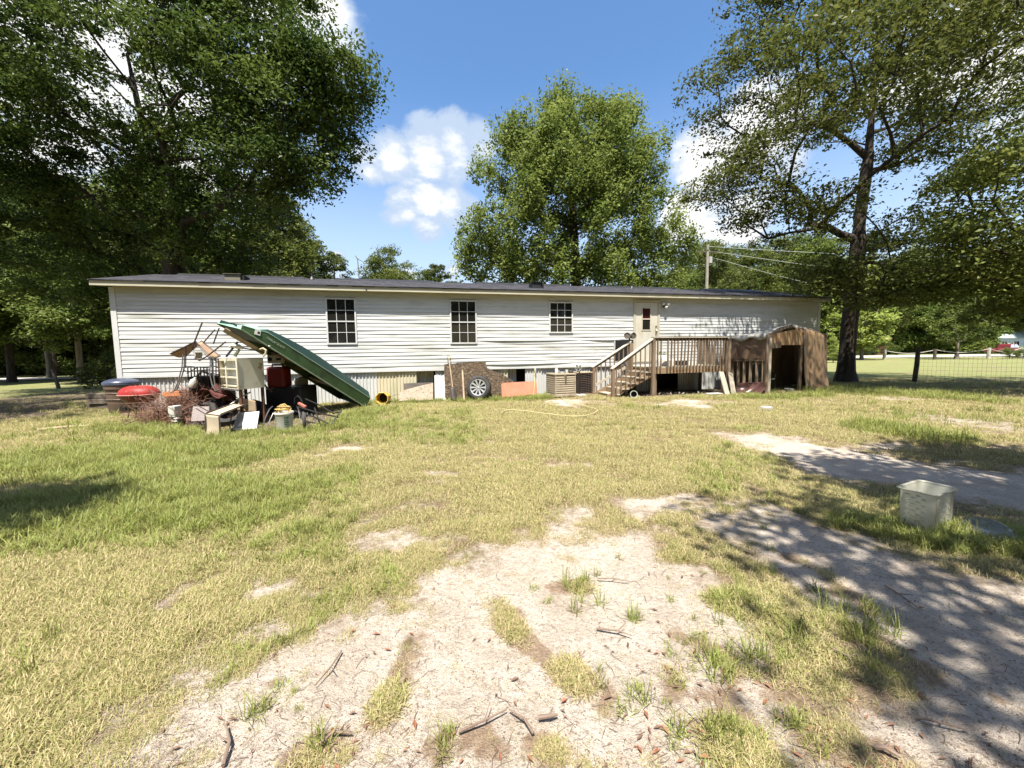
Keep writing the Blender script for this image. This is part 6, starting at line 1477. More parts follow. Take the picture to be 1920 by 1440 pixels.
# --- oak right, in front of the right end of the home
tree('oak_tree', 'tall airy oak with bare lower trunk at the right end of the home', 'tree', (14.75, 16.9, 0), [(0, 0, 0), (.05, 0, 2.5), (.2, 0, 5), (.25, 0, 7.2), (.45, 0, 9.5), (.6, .1, 12), (.7, .1, 15)],
     [((-.3, -.5, 14.0), (5.6, 4.0, 4.2), 100), ((-4.6, -.8, 11.5), (2.8, 2.4, 3.0), 46), ((-5.2, -1.2, 8.2), (2.4, 2.0, 1.1), 22), ((-3.4, -1.5, 6.6), (2.8, 1.8, .8), 22), ((-2.0, -2.2, 4.3), (2.2, 1.2, .75), 26), ((-.8, -2.4, 3.4), (1.0, .8, .6), 9),
      ((3.2, -.5, 9.5), (2.6, 2.2, 1.8), 20), ((4.6, -.2, 13), (2.6, 2.6, 3.0), 28), ((.5, -.8, 18), (5, 3.5, 2.2), 45), ((-3.8, -1, 16), (2.8, 2.4, 2.4), 32), ((2.6, .3, 6.2), (2.2, 1.6, 1.0), 14), ((-4.6, -5.6, 9.6), (3.5, 2.8, 2.0), 44), ((-.8, -5.4, 10.4), (3.2, 2.8, 2.2), 34)],
     23, .29, None, LF_OAK2, nl=150, size=.14, flat=.34, cr=(.8, 1.45), hang=.12)
# --- nearer trees on the right, outside the frame, their boughs reaching in
tree('oak_tree', 'low-branched oak reaching in from the right edge', 'tree', (20.5, 11.8, 0), [(0, 0, 0), (-.1, 0, 3), (-.3, 0, 5), (-.3, 0, 8), (-.1, 0, 11)],
     [((-4.6, -.5, 5.6), (3.2, 2.4, 2.6), 70), ((-6.0, .6, 4.0), (2.2, 1.6, 1.2), 28), ((-2.0, .5, 8.0), (4.0, 3.2, 2.2), 55), ((0, 0, 10.5), (4.5, 3.5, 2.2), 36), ((2, 0, 6), (4, 3.5, 3), 30), ((-3.0, 1.5, 3.4), (2.6, 1.6, .9), 26)],
     31, .36, None, LF_CEN, nl=190, size=.14, flat=.5, cr=(.7, 1.2), hang=.2)
tree('oak_tree', 'spreading oak outside the frame shading the right of the yard', 'tree', (7.6, -2.6, 0), [(0, 0, 0), (0, 0, 3), (-.2, .3, 5), (-.2, .4, 8), (0, .5, 10)],
     [((-.7, .9, 7.6), (5.5, 4.0, 1.9), 120), ((.2, 1.6, 6.4), (4.2, 3.0, 1.2), 36), ((4.5, 2.5, 7.5), (3, 3, 1.8), 28)], 37, .33, None, LF_OAK2, nl=235, size=.17, flat=.5, cr=(.7, 1.15))
tree('oak_tree', 'slender oak outside the frame left of the yard', 'tree', (-10.2, -1.2, 0), [(0, 0, 0), (.1, .2, 3), (.3, .6, 6), (.4, .8, 8)],
     [((.9, 1.1, 7.4), (2.6, 1.1, 1.1), 30), ((4.6, 2.15, 6.6), (1.25, .16, .25), 14), ((-2.5, .3, 7.5), (2.5, 2, 1.8), 24)], 41, .2, None, LF_OAK2, nl=170, size=.15, flat=.5, cr=(.45, .8))
tree('oak_tree', 'broad oak outside the frame shading the dirt track at left', 'tree', (-17.0, 6.6, 0), [(0, 0, 0), (0, 0, 3), (.2, .3, 5), (.2, .4, 8)],
     [((.6, .2, 8.2), (4.6, 3.6, 2.4), 75), ((.0, 2.8, 8), (3.2, 2.5, 1.8), 30)], 43, .3, None, LF_OAK2, nl=170, size=.15, flat=.5, cr=(.7, 1.15))
# --- light green tree behind the home
tree('birch_tree', 'dense yellow-green tree rising behind the middle of the home', 'tree', (4.3, 27.5, 0), [(0, 0, 0), (0, 0, 2.0), (.3, 0, 4), (.3, 0, 7), (.1, 0, 11), (-.1, 0, 14.5), (-.2, 0, 16.5)],
     [((.0, -.5, 10.3), (7.4, 5.0, 4.0), 170), ((.0, -.3, 13.6), (6.6, 4.6, 3.4), 140), ((.3, 0, 15.8), (5.0, 3.8, 2.2), 70), ((-.5, 0, 17.8), (1.3, 1.2, 1.2), 12), ((3.0, 0, 17.2), (1.5, 1.4, 1.2), 12), ((-3.6, 0, 16.0), (1.3, 1.3, 1.2), 12), ((0, -1, 6.6), (7.2, 4.2, 2.2), 90), ((-6.2, -.6, 8.2), (1.9, 1.8, 1.6), 18), ((6.6, -.4, 9.0), (1.8, 1.8, 1.8), 18)],
     53, .42, None, LF_CEN, nl=190, size=.21, flat=1.15, cr=(.65, 1.2), hang=.0, aspect=.5, wpath=.10)

# --- woodland: four kinds, each tree a thing of its own
def proto(name, cat, lobes, trunk, seed, r0, lm, nl, size, flat, bark=None, cr=(.7, 1.3)):
    return tree(name, None, cat, (0, 0, 0), trunk, lobes, seed, r0, None, lm, bark, nl, size, flat, cr)
PA = proto('hardwood_tree', 'tree', [((0, 0, 8), (3.6, 3.6, 3.6), 60), ((1.5, 0, 11), (2.6, 2.6, 2.4), 30), ((-2, .5, 5), (2.4, 2.4, 1.8), 26), ((.5, 0, 13), (1.8, 1.8, 1.5), 14)], [(0, 0, 0), (.1, 0, 4), (.0, .1, 8), (.2, 0, 12)], 61, .2, LF_BG, 110, .26, .6)
PB = proto('hardwood_tree', 'tree', [((.4, 0, 7), (3.0, 3.0, 4.5), 60), ((-1.6, 0, 9.5), (2.2, 2.2, 2.6), 26), ((.6, 0, 12.5), (2.0, 2.0, 2.2), 22), ((1.6, .3, 4), (2.2, 2.2, 1.6), 20)], [(0, 0, 0), (-.1, 0, 4), (.2, .1, 8), (.3, 0, 12.5)], 62, .17, LF_OAK2, 110, .25, .6, BARK_L)
PC = proto('pine_tree', 'tree', [((0, 0, 12.6), (2.3, 2.3, 1.9), 26), ((.9, 0, 10.4), (2.3, 2.0, 1.0), 15), ((-1.2, .3, 9), (2.0, 1.8, .9), 12), ((0, 0, 14.4), (1.3, 1.3, 1.0), 10)], [(0, 0, 0), (.1, 0, 5), (.0, .1, 10), (.1, 0, 14)], 63, .18, LF_PINE, 90, .28, .45, BARK_L, (.5, .9))
PD = proto('shrub', 'shrub', [((0, 0, .9), (.9, .9, .75), 26), ((.4, .1, 1.4), (.6, .6, .5), 10), ((-.5, 0, .6), (.6, .6, .5), 9)], [(0, 0, 0), (.02, 0, .4), (.0, .0, .9)], 64, .04, LF_BG, 80, .10, .8, None, (.22, .42))
PF = proto('understory_tree', 'tree', [((0, 0, 3.2), (2.6, 2.2, 2.6), 60), ((1.2, 0, 5.4), (1.6, 1.5, 1.2), 16), ((-1.0, 0, 1.2), (2.2, 1.8, 1.1), 26), ((1.4, 0, 1.0), (1.8, 1.6, 1.0), 20)], [(0, 0, 0), (.1, 0, 1.5), (.0, .1, 3.5), (0, 0, 5)], 66, .09, LF_BG, 95, .22, .7, None, (.5, .95))
PE = proto('sapling', 'sapling', [((0, 0, 2.0), (1.0, 1.0, 1.3), 34), ((0, 0, 3.6), (.55, .55, .8), 14), ((.2, 0, 1.0), (1.1, 1.1, .5), 12)], [(0, 0, 0), (.02, 0, 1.5), (.0, .0, 3.2), (0, 0, 4.2)], 65, .05, LF_LIME, 60, .16, .5, BARK_L, (.25, .5))
def place(pr, x, y, sc, rot, label, group=None, cat=None, sz=None, name=None, lean=0.0):
    c = dup(pr)
    c.location = (x, y, -.03); c.rotation_euler = (lean, 0, rot); c.scale = (sc, sc, sz or sc); c['label'] = label
    if name: c.name = name
    if group: c['group'] = group
    return c
rw = random.Random(5)
WL = 'tall leafy tree in the dark woods left of the home'
lw = [(-21, 22, 1.05, PA), (-25.5, 20.5, 1.0, PB), (-30, 25, 1.1, PA), (-34, 22.5, .95, PB), (-27, 29, 1.25, PB), (-38, 29, 1.2, PA), (-22.5, 27.5, 1.15, PA), (-18, 30, 1.1, PB), (-44, 33, 1.3, PB), (-33, 36, 1.4, PA), (-24, 38, 1.3, PA), (-19, 30.5, .8, PA), (-41, 24, 1.1, PA), (-50, 30, 1.2, PA), (-19, 24.6, .8, PB), (-29.5, 19.6, .8, PB), (-36, 26, .8, PA)]
for x, y, s, pr in lw:
    y2 = y + (9.5 if y < 31 else 3); x2 = x * (y2 / y) * .98
    place(pr, x2 + rw.uniform(-.5, .5), y2, s * rw.uniform(.95, 1.1), rw.uniform(0, 6.28), WL, 'trees of the dark woods left of the home')
# woods on this side of the road, deep in shade
for i, (px, Y, s) in enumerate(((20, 25.5, .9), (150, 24.0, .85), (240, 26, .9), (-80, 23, 1.0), (-180, 22, 1.0), (320, 30, .9))):
    p = P(px, 690, Y); place((PA, PB)[i % 2], p.x, Y, s, rw.uniform(0, 6.28), ('leafy tree at the far left edge of the picture, before the woods', 'leafy tree in the woods right above the short leaning post', 'leafy tree standing just behind the left end of the roof', 'leafy tree cut off by the left edge of the picture', 'leafy tree outside the left edge of the picture', 'leafy tree behind the olive hood on the roof')[i], 'trees at the near edge of the left woods')
# slim leaning trunk seen clearly against the sky gap at far left
tree('slim_tree', 'slim pale-trunked tree leaning in front of the sky gap at far left', 'tree', (P(98, 690, 36).x, 36, 0), [(0, 0, 0), (-.2, 0, 4), (-.5, 0, 8), (-.9, 0, 12), (-1.2, 0, 15)],
     [((-1, 0, 14), (3.2, 2.5, 2.2), 40), ((-2.6, 0, 10), (2.2, 2, 1.6), 20), ((.8, 0, 9), (1.8, 1.6, 1.4), 14), ((-1.5, 0, 6.2), (2.2, 1.5, 1.0), 14)], 71, .34, None, LF_OAK2, BARK_L, nl=110, size=.22, flat=.5, cr=(.6, 1.2))
for i, (px, py) in enumerate(((12, 704), (30, 708), (58, 702), (75, 705), (92, 700), (118, 703), (138, 704), (160, 701), (-20, 705), (-60, 706), (178, 702), (46, 695), (110, 694), (-5, 694), (150, 693))):
    g = G(px, py + 6 if py > 698 else py + 9); place(PD, g.x, g.y + (6.0 if py > 698 else 6.5), rw.uniform(.9, 1.7), rw.uniform(0, 6.28), 'low green bush on the far side of the road at left', 'bushes beyond the road at left')
g = G(192, 728); place(PD, g.x, g.y + .4, 1.05, 1.0, 'yellowish bush growing beside the left corner of the home')
g = G(180, 722); place(PD, g.x - .2, g.y + 1.2, .8, 2.0, 'smaller bush behind the yellowish bush at the corner of the home')
# skyline over the roof
for i, (px, Y, s, pr, lab) in enumerate(((590, 62, 1.05, PC, 'leftmost open pine on the skyline over the roof'), (632, 66, 1.02, PC, 'second open pine on the skyline over the roof'), (612, 70, .9, PA, 'leafy tree between the two pines on the skyline'),
                                    (655, 72, .85, PA, 'small leafy tree right of the skyline pines'), (728, 60, 1.0, PB, 'round-headed tree in the middle of the skyline'), (752, 64, .96, PA, 'leafy tree touching the round-headed skyline tree'), (700, 63, .92, PA, 'leafy tree left of the round-headed skyline tree'),
                                    (790, 68, .92, PA, 'low leafy tree right of the round-headed skyline tree'), (818, 70, .95, PC, 'small pine on the skyline left of the birch'), (852, 74, .82, PC, 'tiny pine head close to the birch on the skyline'), (560, 58, 1.1, PB, 'leafy tree below the oak bough on the skyline'), (535, 64, 1.2, PA, 'leafy tree deep behind the oak on the skyline'))):
    p = P(px, 600, Y); place(pr, p.x, Y, s * 1.22, rw.uniform(0, 6.28), lab, 'trees on the skyline behind the home')
# dead snag
p = P(677, 600, 55); t = thing('dead_snag', 'thin bare dead trunk on the skyline left of the round-headed tree', 'dead tree', (p.x, 55, 0)); zt_ = P(677, 484, 55).z
mb = MB(); mb.tube([(0, 0, 0), (.1, 0, zt_ * .6), (-.1, 0, zt_)], [.16, .12, .06], 6); mb.tube([(-.1, 0, zt_ - .1), (.5, 0, zt_ - .4)], [.06, .05], 5); mb.tube([(-.1, 0, zt_ - .1), (-.4, 0, zt_ + .35)], [.08, .05], 5); mb.build('trunk', BARK_L, t, True)
# right woods beyond the yard
RWL = 'tall leafy tree in the woods beyond the road at right'
for i in range(24):
    px = 1262 + i * 34 + rw.uniform(-14, 14); Y = rw.choice((86, 94, 102, 90)); p = P(px, 600, Y); pr = (PA, PB, PA, PC)[i % 4]
    place(pr, p.x, Y, rw.uniform(1.35, 1.9), rw.uniform(0, 6.28), RWL, 'trees of the woods beyond the road at right')
for i, (px, Y, s, pr) in enumerate(((1290, 44, .72, PA), (1345, 40, .85, PB), (1400, 47, 1.0, PA), (1455, 52, 1.1, PB), (1515, 50, 1.15, PA), (1660, 80, 1.35, PA), (1570, 84, 1.4, PB), (1730, 84, 1.4, PA), (1800, 82, 1.5, PB), (1870, 78, 1.3, PA), (1960, 82, 1.5, PB), (2050, 84, 1.5, PA))):
    p = P(px, 600, Y); place(pr, p.x, Y, s, rw.uniform(0, 6.28), (('pale leafy tree close left of the utility pole behind the roof', 'pale leafy tree close right of the utility pole behind the roof', 'third pale leafy tree right of the utility pole', 'pale leafy tree behind the low bough over the right of the roof', 'pale leafy tree behind the right corner of the home')[i] if Y < 60 else 'broad leafy tree standing along the far side of the road at right'), 'trees behind the right half of the roof' if Y < 60 else 'trees along the far side of the road at right')
for i, (px, py, s, lab) in enumerate(((1562, 672, 1.05, 'lime-green sapling between the home corner and the oak trunk'), (1620, 668, 1.45, 'lime-green sapling just right of the oak trunk by the road'), (1676, 670, 1.0, 'bushy lime-green sapling below the red roof'), (1690, 668, 1.75, 'tallest lime-green sapling by the road'), (1722, 669, 1.5, 'lime-green sapling behind the dark fence post'), (1745, 669, 1.6, 'lime-green sapling right of the dark fence post'), (1632, 666, .8, 'lime-green sapling half hidden under the red roof'), (1600, 667, 1.2, 'lime-green sapling close behind the oak trunk'), (1705, 667, 1.1, 'low lime-green sapling by the roadside posts'))):
    g = G(px, py + 8); place(PE, g.x, g.y + (8 if i else 0), s * 1.7 if i else .62, rw.uniform(0, 6.28), lab)
for px_, sc_, l_ in ((1640, 1.9, 'round bush before the left half of the red-roofed shed'), (1664, 1.7, 'round bush before the right half of the red-roofed shed')):
    p = P(px_, 650, 75.5); place(PD, p.x, 75.5, sc_, rw.uniform(0, 6), l_)
# multi-stemmed crape myrtle
g = G(1793, 673)
t = tree('crape_myrtle', 'vase-shaped multi-stemmed small tree beside the road at right', 'tree', tuple(g), [(0, 0, 0), (0, 0, .25), (.05, 0, .6)],
     [((0, 0, 4.6), (3.6, 3.0, 1.9), 60), ((-1.6, 0, 3.0), (2.2, 1.6, 1.0), 20), ((1.8, 0, 3.2), (2.0, 1.6, 1.0), 20), ((.3, 0, 6.4), (2.4, 2, 1.2), 24)], 81, .16, None, LF_BG, BARK_L, nl=80, size=.22, flat=.6, cr=(.45, .8), rtip=.012, wpath=.0)
for px, py, s in ((1893, 668, .7), (1918, 668, .6), (1571, 672, .8)):
    g = G(px, py + 4); place(PD, g.x, g.y, s, rw.uniform(0, 6), 'small round bush by the roadside posts at right', 'roadside bushes at right')
for i in range(15):
    px = -170 + i * 31; Y = 37 + rw.uniform(-1.5, 3.5); p = P(px, 690, Y); place(PF, p.x, Y, rw.uniform(.9, 1.5), rw.uniform(0, 6.28), 'bushy understory tree closing the dark woods behind the road at left', 'understory trees in the left woods')
for i in range(26):
    px = 1240 + i * 32; Y = 80 + rw.uniform(-3, 6); p = P(px, 640, Y)
    if 1622 < px < 1690 or px > 1838: Y += 12; p = P(px, 640, Y)
    place(PF, p.x, Y, rw.uniform(1.5, 2.6), rw.uniform(0, 6.28), 'bushy understory tree closing the woods beyond the road at right', 'understory trees in the right woods')
# unseen trees added behind the viewer to keep the low sky off the wall
for i in range(16):
    a = math.radians(105 + i * 10); Rr = rw.uniform(22, 27); place((PA, PB)[i % 2], Rr * math.sin(a), Rr * math.cos(a), rw.uniform(.95, 1.25), rw.uniform(0, 6.28), 'unseen leafy tree added behind the viewer to block low sky', 'trees added behind the viewer to block low sky')
    place(PF, (Rr - 1.5) * math.sin(a + .08), (Rr - 1.5) * math.cos(a + .08), 1.2, rw.uniform(0, 6.28), 'unseen bushy understory tree added behind the viewer to block low sky', 'understory trees added behind the viewer to block low sky')
for pr in (PA, PB, PC, PD, PE, PF):
    for ch in list(pr.children): bpy.data.objects.remove(ch)
    bpy.data.objects.remove(pr)

# ================================================================== FENCES, POLE, FAR THINGS
POST = mat('dark_fence_post', (.05, .04, .03), (.09, .07, .055), 6, .95, .3)
wf = thing('wire_fence', 'sagging wire mesh fence with dark leaning post right of the oak', 'fence', tuple(G(1714, 716)))
gp0 = G(1714, 716); tp0 = P(1722, 652, gp0.y)
mb = MB(); mb.tube([gp0 - up * .1, gp0.lerp(tp0, .5) + Vector((.02, 0, 0)), tp0], [.085, .08, .075], 8); mb.build('post', POST, wf, True, world=True)
e0 = gp0 + Vector((-3.0, 1.6, 0)); e1 = gp0 + Vector((3.6, -2.6, 0)); e2 = gp0 + Vector((8.5, -6.2, 0))
for e in (e1 + Vector((2.3, -1.4, 0)), e2): mb = MB(); mb.tube([e - up * .1, e + Vector((.05, 0, 1.25))], .05, 7); mb.build('post', POST, wf, True, world=True)
mb = MB()
def fence_pt(u, h): 
    p = gp0.lerp(e2, u) ; return p + up * (h * (1.16 - .06 * math.sin(u * 3 * PI)) + .02)
for k in range(8): mb.tube([fence_pt(u, k / 7) for u in np.linspace(0, 1, 30)], .0035, 3, False)
nv_ = 84
for i in range(nv_ + 1): mb.tube([fence_pt(i / nv_, 0), fence_pt(i / nv_, 1)], .003, 3, False)
tag(mb.build('wire_mesh', mat('fence_wire', (.10, .10, .10), (.06, .05, .045), 5, .5, metal=.5), wf, world=True), kind='stuff')
mb = MB(); mb.tube([gp0 + up * 1.05, gp0.lerp(e0, .5) + up * .95, e0 + up * 1.0], .004, 3); mb.build('strand', MATS['fence_wire'], wf, world=True)
# posts with rope along the road
rf = thing('rope_fence', 'row of pale posts with sagging rope along the road at right', 'fence', tuple(G(1658, 674)))
prev = None
for i, (px, py, h) in enumerate(((1557, 673, 1.25), (1658, 674, 1.3), (1752, 674, 1.25), (1853, 672, 1.3), (1913, 670, 1.3), (1985, 669, 1.3))):
    g = G(px, py); mb = MB(); mb.tube([g - up * .1, g + up * h], .17 if i != 2 else .15, 8); mb.build('post', POST if i == 2 else mat('pale_post', (.42, .40, .34), (.30, .28, .23), 4, .9), rf, True, world=True)
    if prev: mb = MB(); mb.tube([prev.lerp(g, u) + up * (h * .88 - .38 * math.sin(PI * u)) for u in np.linspace(0, 1, 9)], .04, 5); mb.build('rope', mat('pale_rope', (.5, .47, .4), (.4, .37, .3), 4, .9), rf, True, world=True)
    prev = g
# leaning post at left
g = G(111, 728); tp1 = P(98.5, 693, g.y); mb = MB(); mb.bar(Vector((0, 0, -.1)), tp1 - g, .13, .10, up=(0, 1, 0)); o = mb.build('leaning_post', POST, None, bevel=.01); o.location = g; tag(o, 'short dark post leaning left on the grass beside the dirt track', 'post')
# utility pole and wires
p = P(1325, 540, 36); zt_ = P(1324, 458, 36).z
up_ = thing('utility_pole', 'grey utility pole rising behind the right part of the roof', 'utility pole', (p.x, 36, 0))
mb = MB(); mb.tube([(0, 0, -.2), (0, 0, zt_)], [.17, .12], 10); mb.build('pole', mat('grey_pole_wood', (.30, .27, .22), (.22, .19, .15), 5, .9, .2), up_, True)
mb = MB(); mb.box(-.9, .9, -.06, .06, zt_ - .75, zt_ - .63); mb.build('crossarm', POST, up_)
mb = MB(); mb.lathe([(.001, 0), (.16, 0), (.16, .55), (.001, .6)], 12, Matrix.Translation((.28, 0, zt_ - 1.7))); mb.build('transformer', mat('grey_can', (.35, .36, .36), (.3, .3, .3), 4, .5), up_, True)
for i, (q0, q1) in enumerate((((1326, 470, 36), (1935, 536, 50)), ((1326, 480, 36), (1720, 566, 44)), ((1326, 462, 36), (1940, 480, 60)))):
    a, b = P(*q0), P(*q1); t = thing('power_line', ('middle pale power line running right from the pole through the trees', 'lowest pale service line dropping right from the pole', 'highest power line running right from the pole')[i], 'power line', tuple(a))
    mb = MB(); mb.tube([a.lerp(b, u) - up * .5 * math.sin(PI * u) for u in np.linspace(0, 1, 14)], .018, 4); mb.build('cable', mat('pale_cable', (.42, .44, .42), (.36, .38, .36), 4, .5), t, world=True)
# red metal roof of a shed among the trees
p = P(1650, 632, 78); rs_ = thing('red_roof_shed', 'small shed with faded red metal roof among saplings beyond the road', 'shed', (p.x, 79, 0))
zr = P(1650, 636, 78).z; RM = mat('faded_red_metal', (.30, .085, .075), (.25, .075, .065), 2, .6)
lbox(rs_, 'wall', -2.6, 2.6, 0, 4, -.1, zr, mat('dull_red_wall', (.16, .05, .04), (.12, .04, .035), 3, .8))
mb = MB(); mb.add([(-3.0, -.5, zr - .05), (3.0, -.5, zr - .05), (3.0, 2, zr + 1.25), (-3.0, 2, zr + 1.25), (3.0, 4.5, zr - .05), (-3.0, 4.5, zr - .05)], [(0, 1, 2, 3), (3, 2, 4, 5), (0, 3, 5), (1, 4, 2)]); rfm = mb.build('roof', RM, rs_)
for k in range(13): mb = MB(); x = -3 + k * .5; mb.bar((x, -.52, zr - .03), (x, 2, zr + 1.28), .05, .05); mb.build('roof_rib', RM, rfm)
mb = MB(); mb.box(-.6, .5, -.03, -.005, 0, 2.0); mb.build('door', DARK, rs_)
for px_, sc_ in ((1642, 1.5), (1664, 1.3)):
    pass
# red pickup and pale house far right
p = G(1886, 672); PX = P(1886, 660, 64)
pk = thing('pickup_truck', 'red pickup truck parked far right beyond the road posts', 'pickup truck', (PX.x, 64, .06), .08)
PR = mat('red_car_paint', (.18, .022, .028), (.15, .02, .025), 3, .25, spec=.5, coat=.6)
CG = mat('car_glass', (.35, .42, .48), (.25, .3, .36), 2, .08, spec=.6)
mb = MB()
prof = [(-2.75, .45), (-2.75, .95), (-2.6, 1.02), (-.55, 1.05), (-.35, 1.05), (1.3, 1.08), (2.5, 1.0), (2.75, .85), (2.78, .45)]
n = len(prof); mb.add([(x, -.92, z) for x, z in prof] + [(x, .92, z) for x, z in prof], [tuple(range(n)), tuple(range(2 * n - 1, n - 1, -1))] + [(i, i + n, (i + 1) % n + n, (i + 1) % n) for i in range(n)]); mb.build('body', PR, pk, bevel=.05)
mb = MB(); prof = [(-.55, 1.06), (-.40, 1.62), (-.1, 1.74), (.75, 1.72), (1.45, 1.09)]; n = len(prof); mb.add([(x, -.80 + (z - 1.06) * .12, z) for x, z in prof] + [(x, .80 - (z - 1.06) * .12, z) for x, z in prof], [tuple(range(n)), tuple(range(2 * n - 1, n - 1, -1))] + [(i, i + n, (i + 1) % n + n, (i + 1) % n) for i in range(n)]); mb.build('cab', PR, pk, bevel=.03)
for x0, x1, t0, t1 in ((-.42, .30, -.3, .25), (.36, 1.28, .36, .78)):
    mb = MB(); mb.add([(x0, -.825, 1.12), (x1, -.825, 1.12), (t1, -.765, 1.64), (t0, -.765, 1.64)], [(0, 1, 2, 3)]); mb.build('side_window', CG, pk)
mb = MB(); mb.add([(1.46, -.72, 1.13), (1.46, .72, 1.13), (.84, .66, 1.70), (.84, -.66, 1.70)], [(0, 1, 2, 3)]); mb.build('windscreen', CG, pk)
for x in (-1.75, 1.8):
    for y in (-.88, .72):
        mb = MB(); mb.lathe([(.001, -.01), (.2, -.01), (.22, -.03), (.38, -.02), (.40, .05), (.38, .16), (.001, .16)], 20, Matrix.Translation((x, y + .08, .40)) @ Matrix.Rotation(-PI / 2, 4, 'X')); mb.build('wheel', RUBBER, pk, True)
        mb = MB(); mb.lathe([(.001, .0), (.21, .0)], 14, Matrix.Translation((x, y + (-.0 if y < 0 else .26) + .03, .40)) @ Matrix.Rotation(-PI / 2, 4, 'X')); mb.build('rim', GREY_METAL, pk)
for y in (-.7, .7): mb = MB(); mb.box(2.72, 2.79, y - .16, y + .16, .70, .86); mb.build('headlight', CG, pk)
mb = MB(); mb.box(2.70, 2.86, -.92, .92, .42, .58); mb.build('bumper', GREY_METAL, pk, bevel=.02)
HX = P(1925, 650, 84)
fh = thing('far_house', 'pale blue house with white trim behind the red pickup at far right', 'house', (HX.x, 84, 0), .0)
FHW = mat('pale_blue_siding', (.42, .50, .62), (.38, .46, .58), 2, .7)
lbox(fh, 'wall', -7, 7, 0, 7, 0, 3.2, FHW)
mb = MB(); mb.add([(-7.5, -.5, 3.15), (7.5, -.5, 3.15), (7.5, 3.5, 5.2), (-7.5, 3.5, 5.2), (7.5, 7.5, 3.15), (-7.5, 7.5, 3.15)], [(0, 1, 2, 3), (3, 2, 4, 5), (0, 3, 5), (1, 4, 2)]); mb.build('roof', mat('pale_metal_roof', (.40, .46, .42), (.34, .40, .37), 2, .5), fh)
for x in (-5, -2.4, 2.0, 4.8):
    mb = MB(); mb.box(x - .65, x + .65, -.08, -.005, .9, 2.5); wnd = mb.build('window', WHITE_TRIM, fh)
    for dx in (-.3, .3): mb = MB(); mb.box(x + dx - .25, x + dx + .25, -.10, -.081, 1.0, 2.4); mb.build('pane', PANE, wnd)
mb = MB(); mb.box(-.5, .5, -.08, -.005, 0, 2.2); mb.build('door', WHITE_TRIM, fh)

# ================================================================== GRASS, LITTER (nobody could count them)
GR = leafmat('grass_blade', (.205, .212, .062), (.385, .368, .150), .32, .6, dry=(.50, .41, .23), drywt=.30, spec=.2)
GD = leafmat('dry_grass_blade', (.36, .28, .15), (.52, .43, .26), .25, .75, dry=(.13, .085, .05), drywt=.25, spec=.15)
GG = leafmat('green_grass_blade', (.165, .205, .042), (.32, .335, .105), .34, .5, dry=(.30, .24, .11), drywt=.10, spec=.25)
src = bpy.data.collections.new('grass_tufts')
def tuft(name, n, lmin, lmax, spread, lay, w, m_, seed):
    r2 = np.random.default_rng(seed); V, F = [], []
    for i in range(n):
        a = r2.uniform(0, 2 * PI); q = math.sqrt(r2.random()) * spread; p = np.array([math.cos(a) * q, math.sin(a) * q, -.004]); b = r2.uniform(0, 2 * PI); L = r2.uniform(lmin, lmax); tilt = min(1.45, abs(r2.normal(lay, .32)))
        h = np.array([math.cos(b), math.sin(b), 0]); s = np.array([-math.sin(b), math.cos(b), 0]) * w * r2.uniform(.7, 1.3)
        d1 = h * math.sin(tilt) + np.array([0, 0, math.cos(tilt)]); t2 = min(1.75, tilt + r2.uniform(.2, .8)); d2 = h * math.sin(t2) + np.array([0, 0, math.cos(t2)])
        m1 = p + d1 * L * .55; e = m1 + d2 * L * .45; o = len(V)
        V += [p - s * .5, p + s * .5, m1 + s * .45, m1 - s * .45, e]; F += [(o, o + 1, o + 2, o + 3), (o + 3, o + 2, o + 4)]
    me = bpy.data.meshes.new(name); me.from_pydata([tuple(v) for v in V], [], F); me.materials.append(m_)
    ob = bpy.data.objects.new(name, me); src.objects.link(ob); return ob
TUFTS = []
for k in range(3): TUFTS.append(tuft('tuft_a%d' % k, 34, .028, .075, .085, .72, .0036, GR, 100 + k))          # 0-2 lawn
for k in range(3): TUFTS.append(tuft('tuft_b%d' % k, 28, .025, .065, .09, 1.1, .0032, GD, 110 + k))          # 3-5 dry
for k in range(3): TUFTS.append(tuft('tuft_c%d' % k, 30, .06, .15, .07, .62, .0055, GG, 120 + k))          # 6-8 lush
for k in range(2): TUFTS.append(tuft('tuft_d%d' % k, 20, .14, .34, .05, .38, .0060, GG, 130 + k))          # 9-10 tall
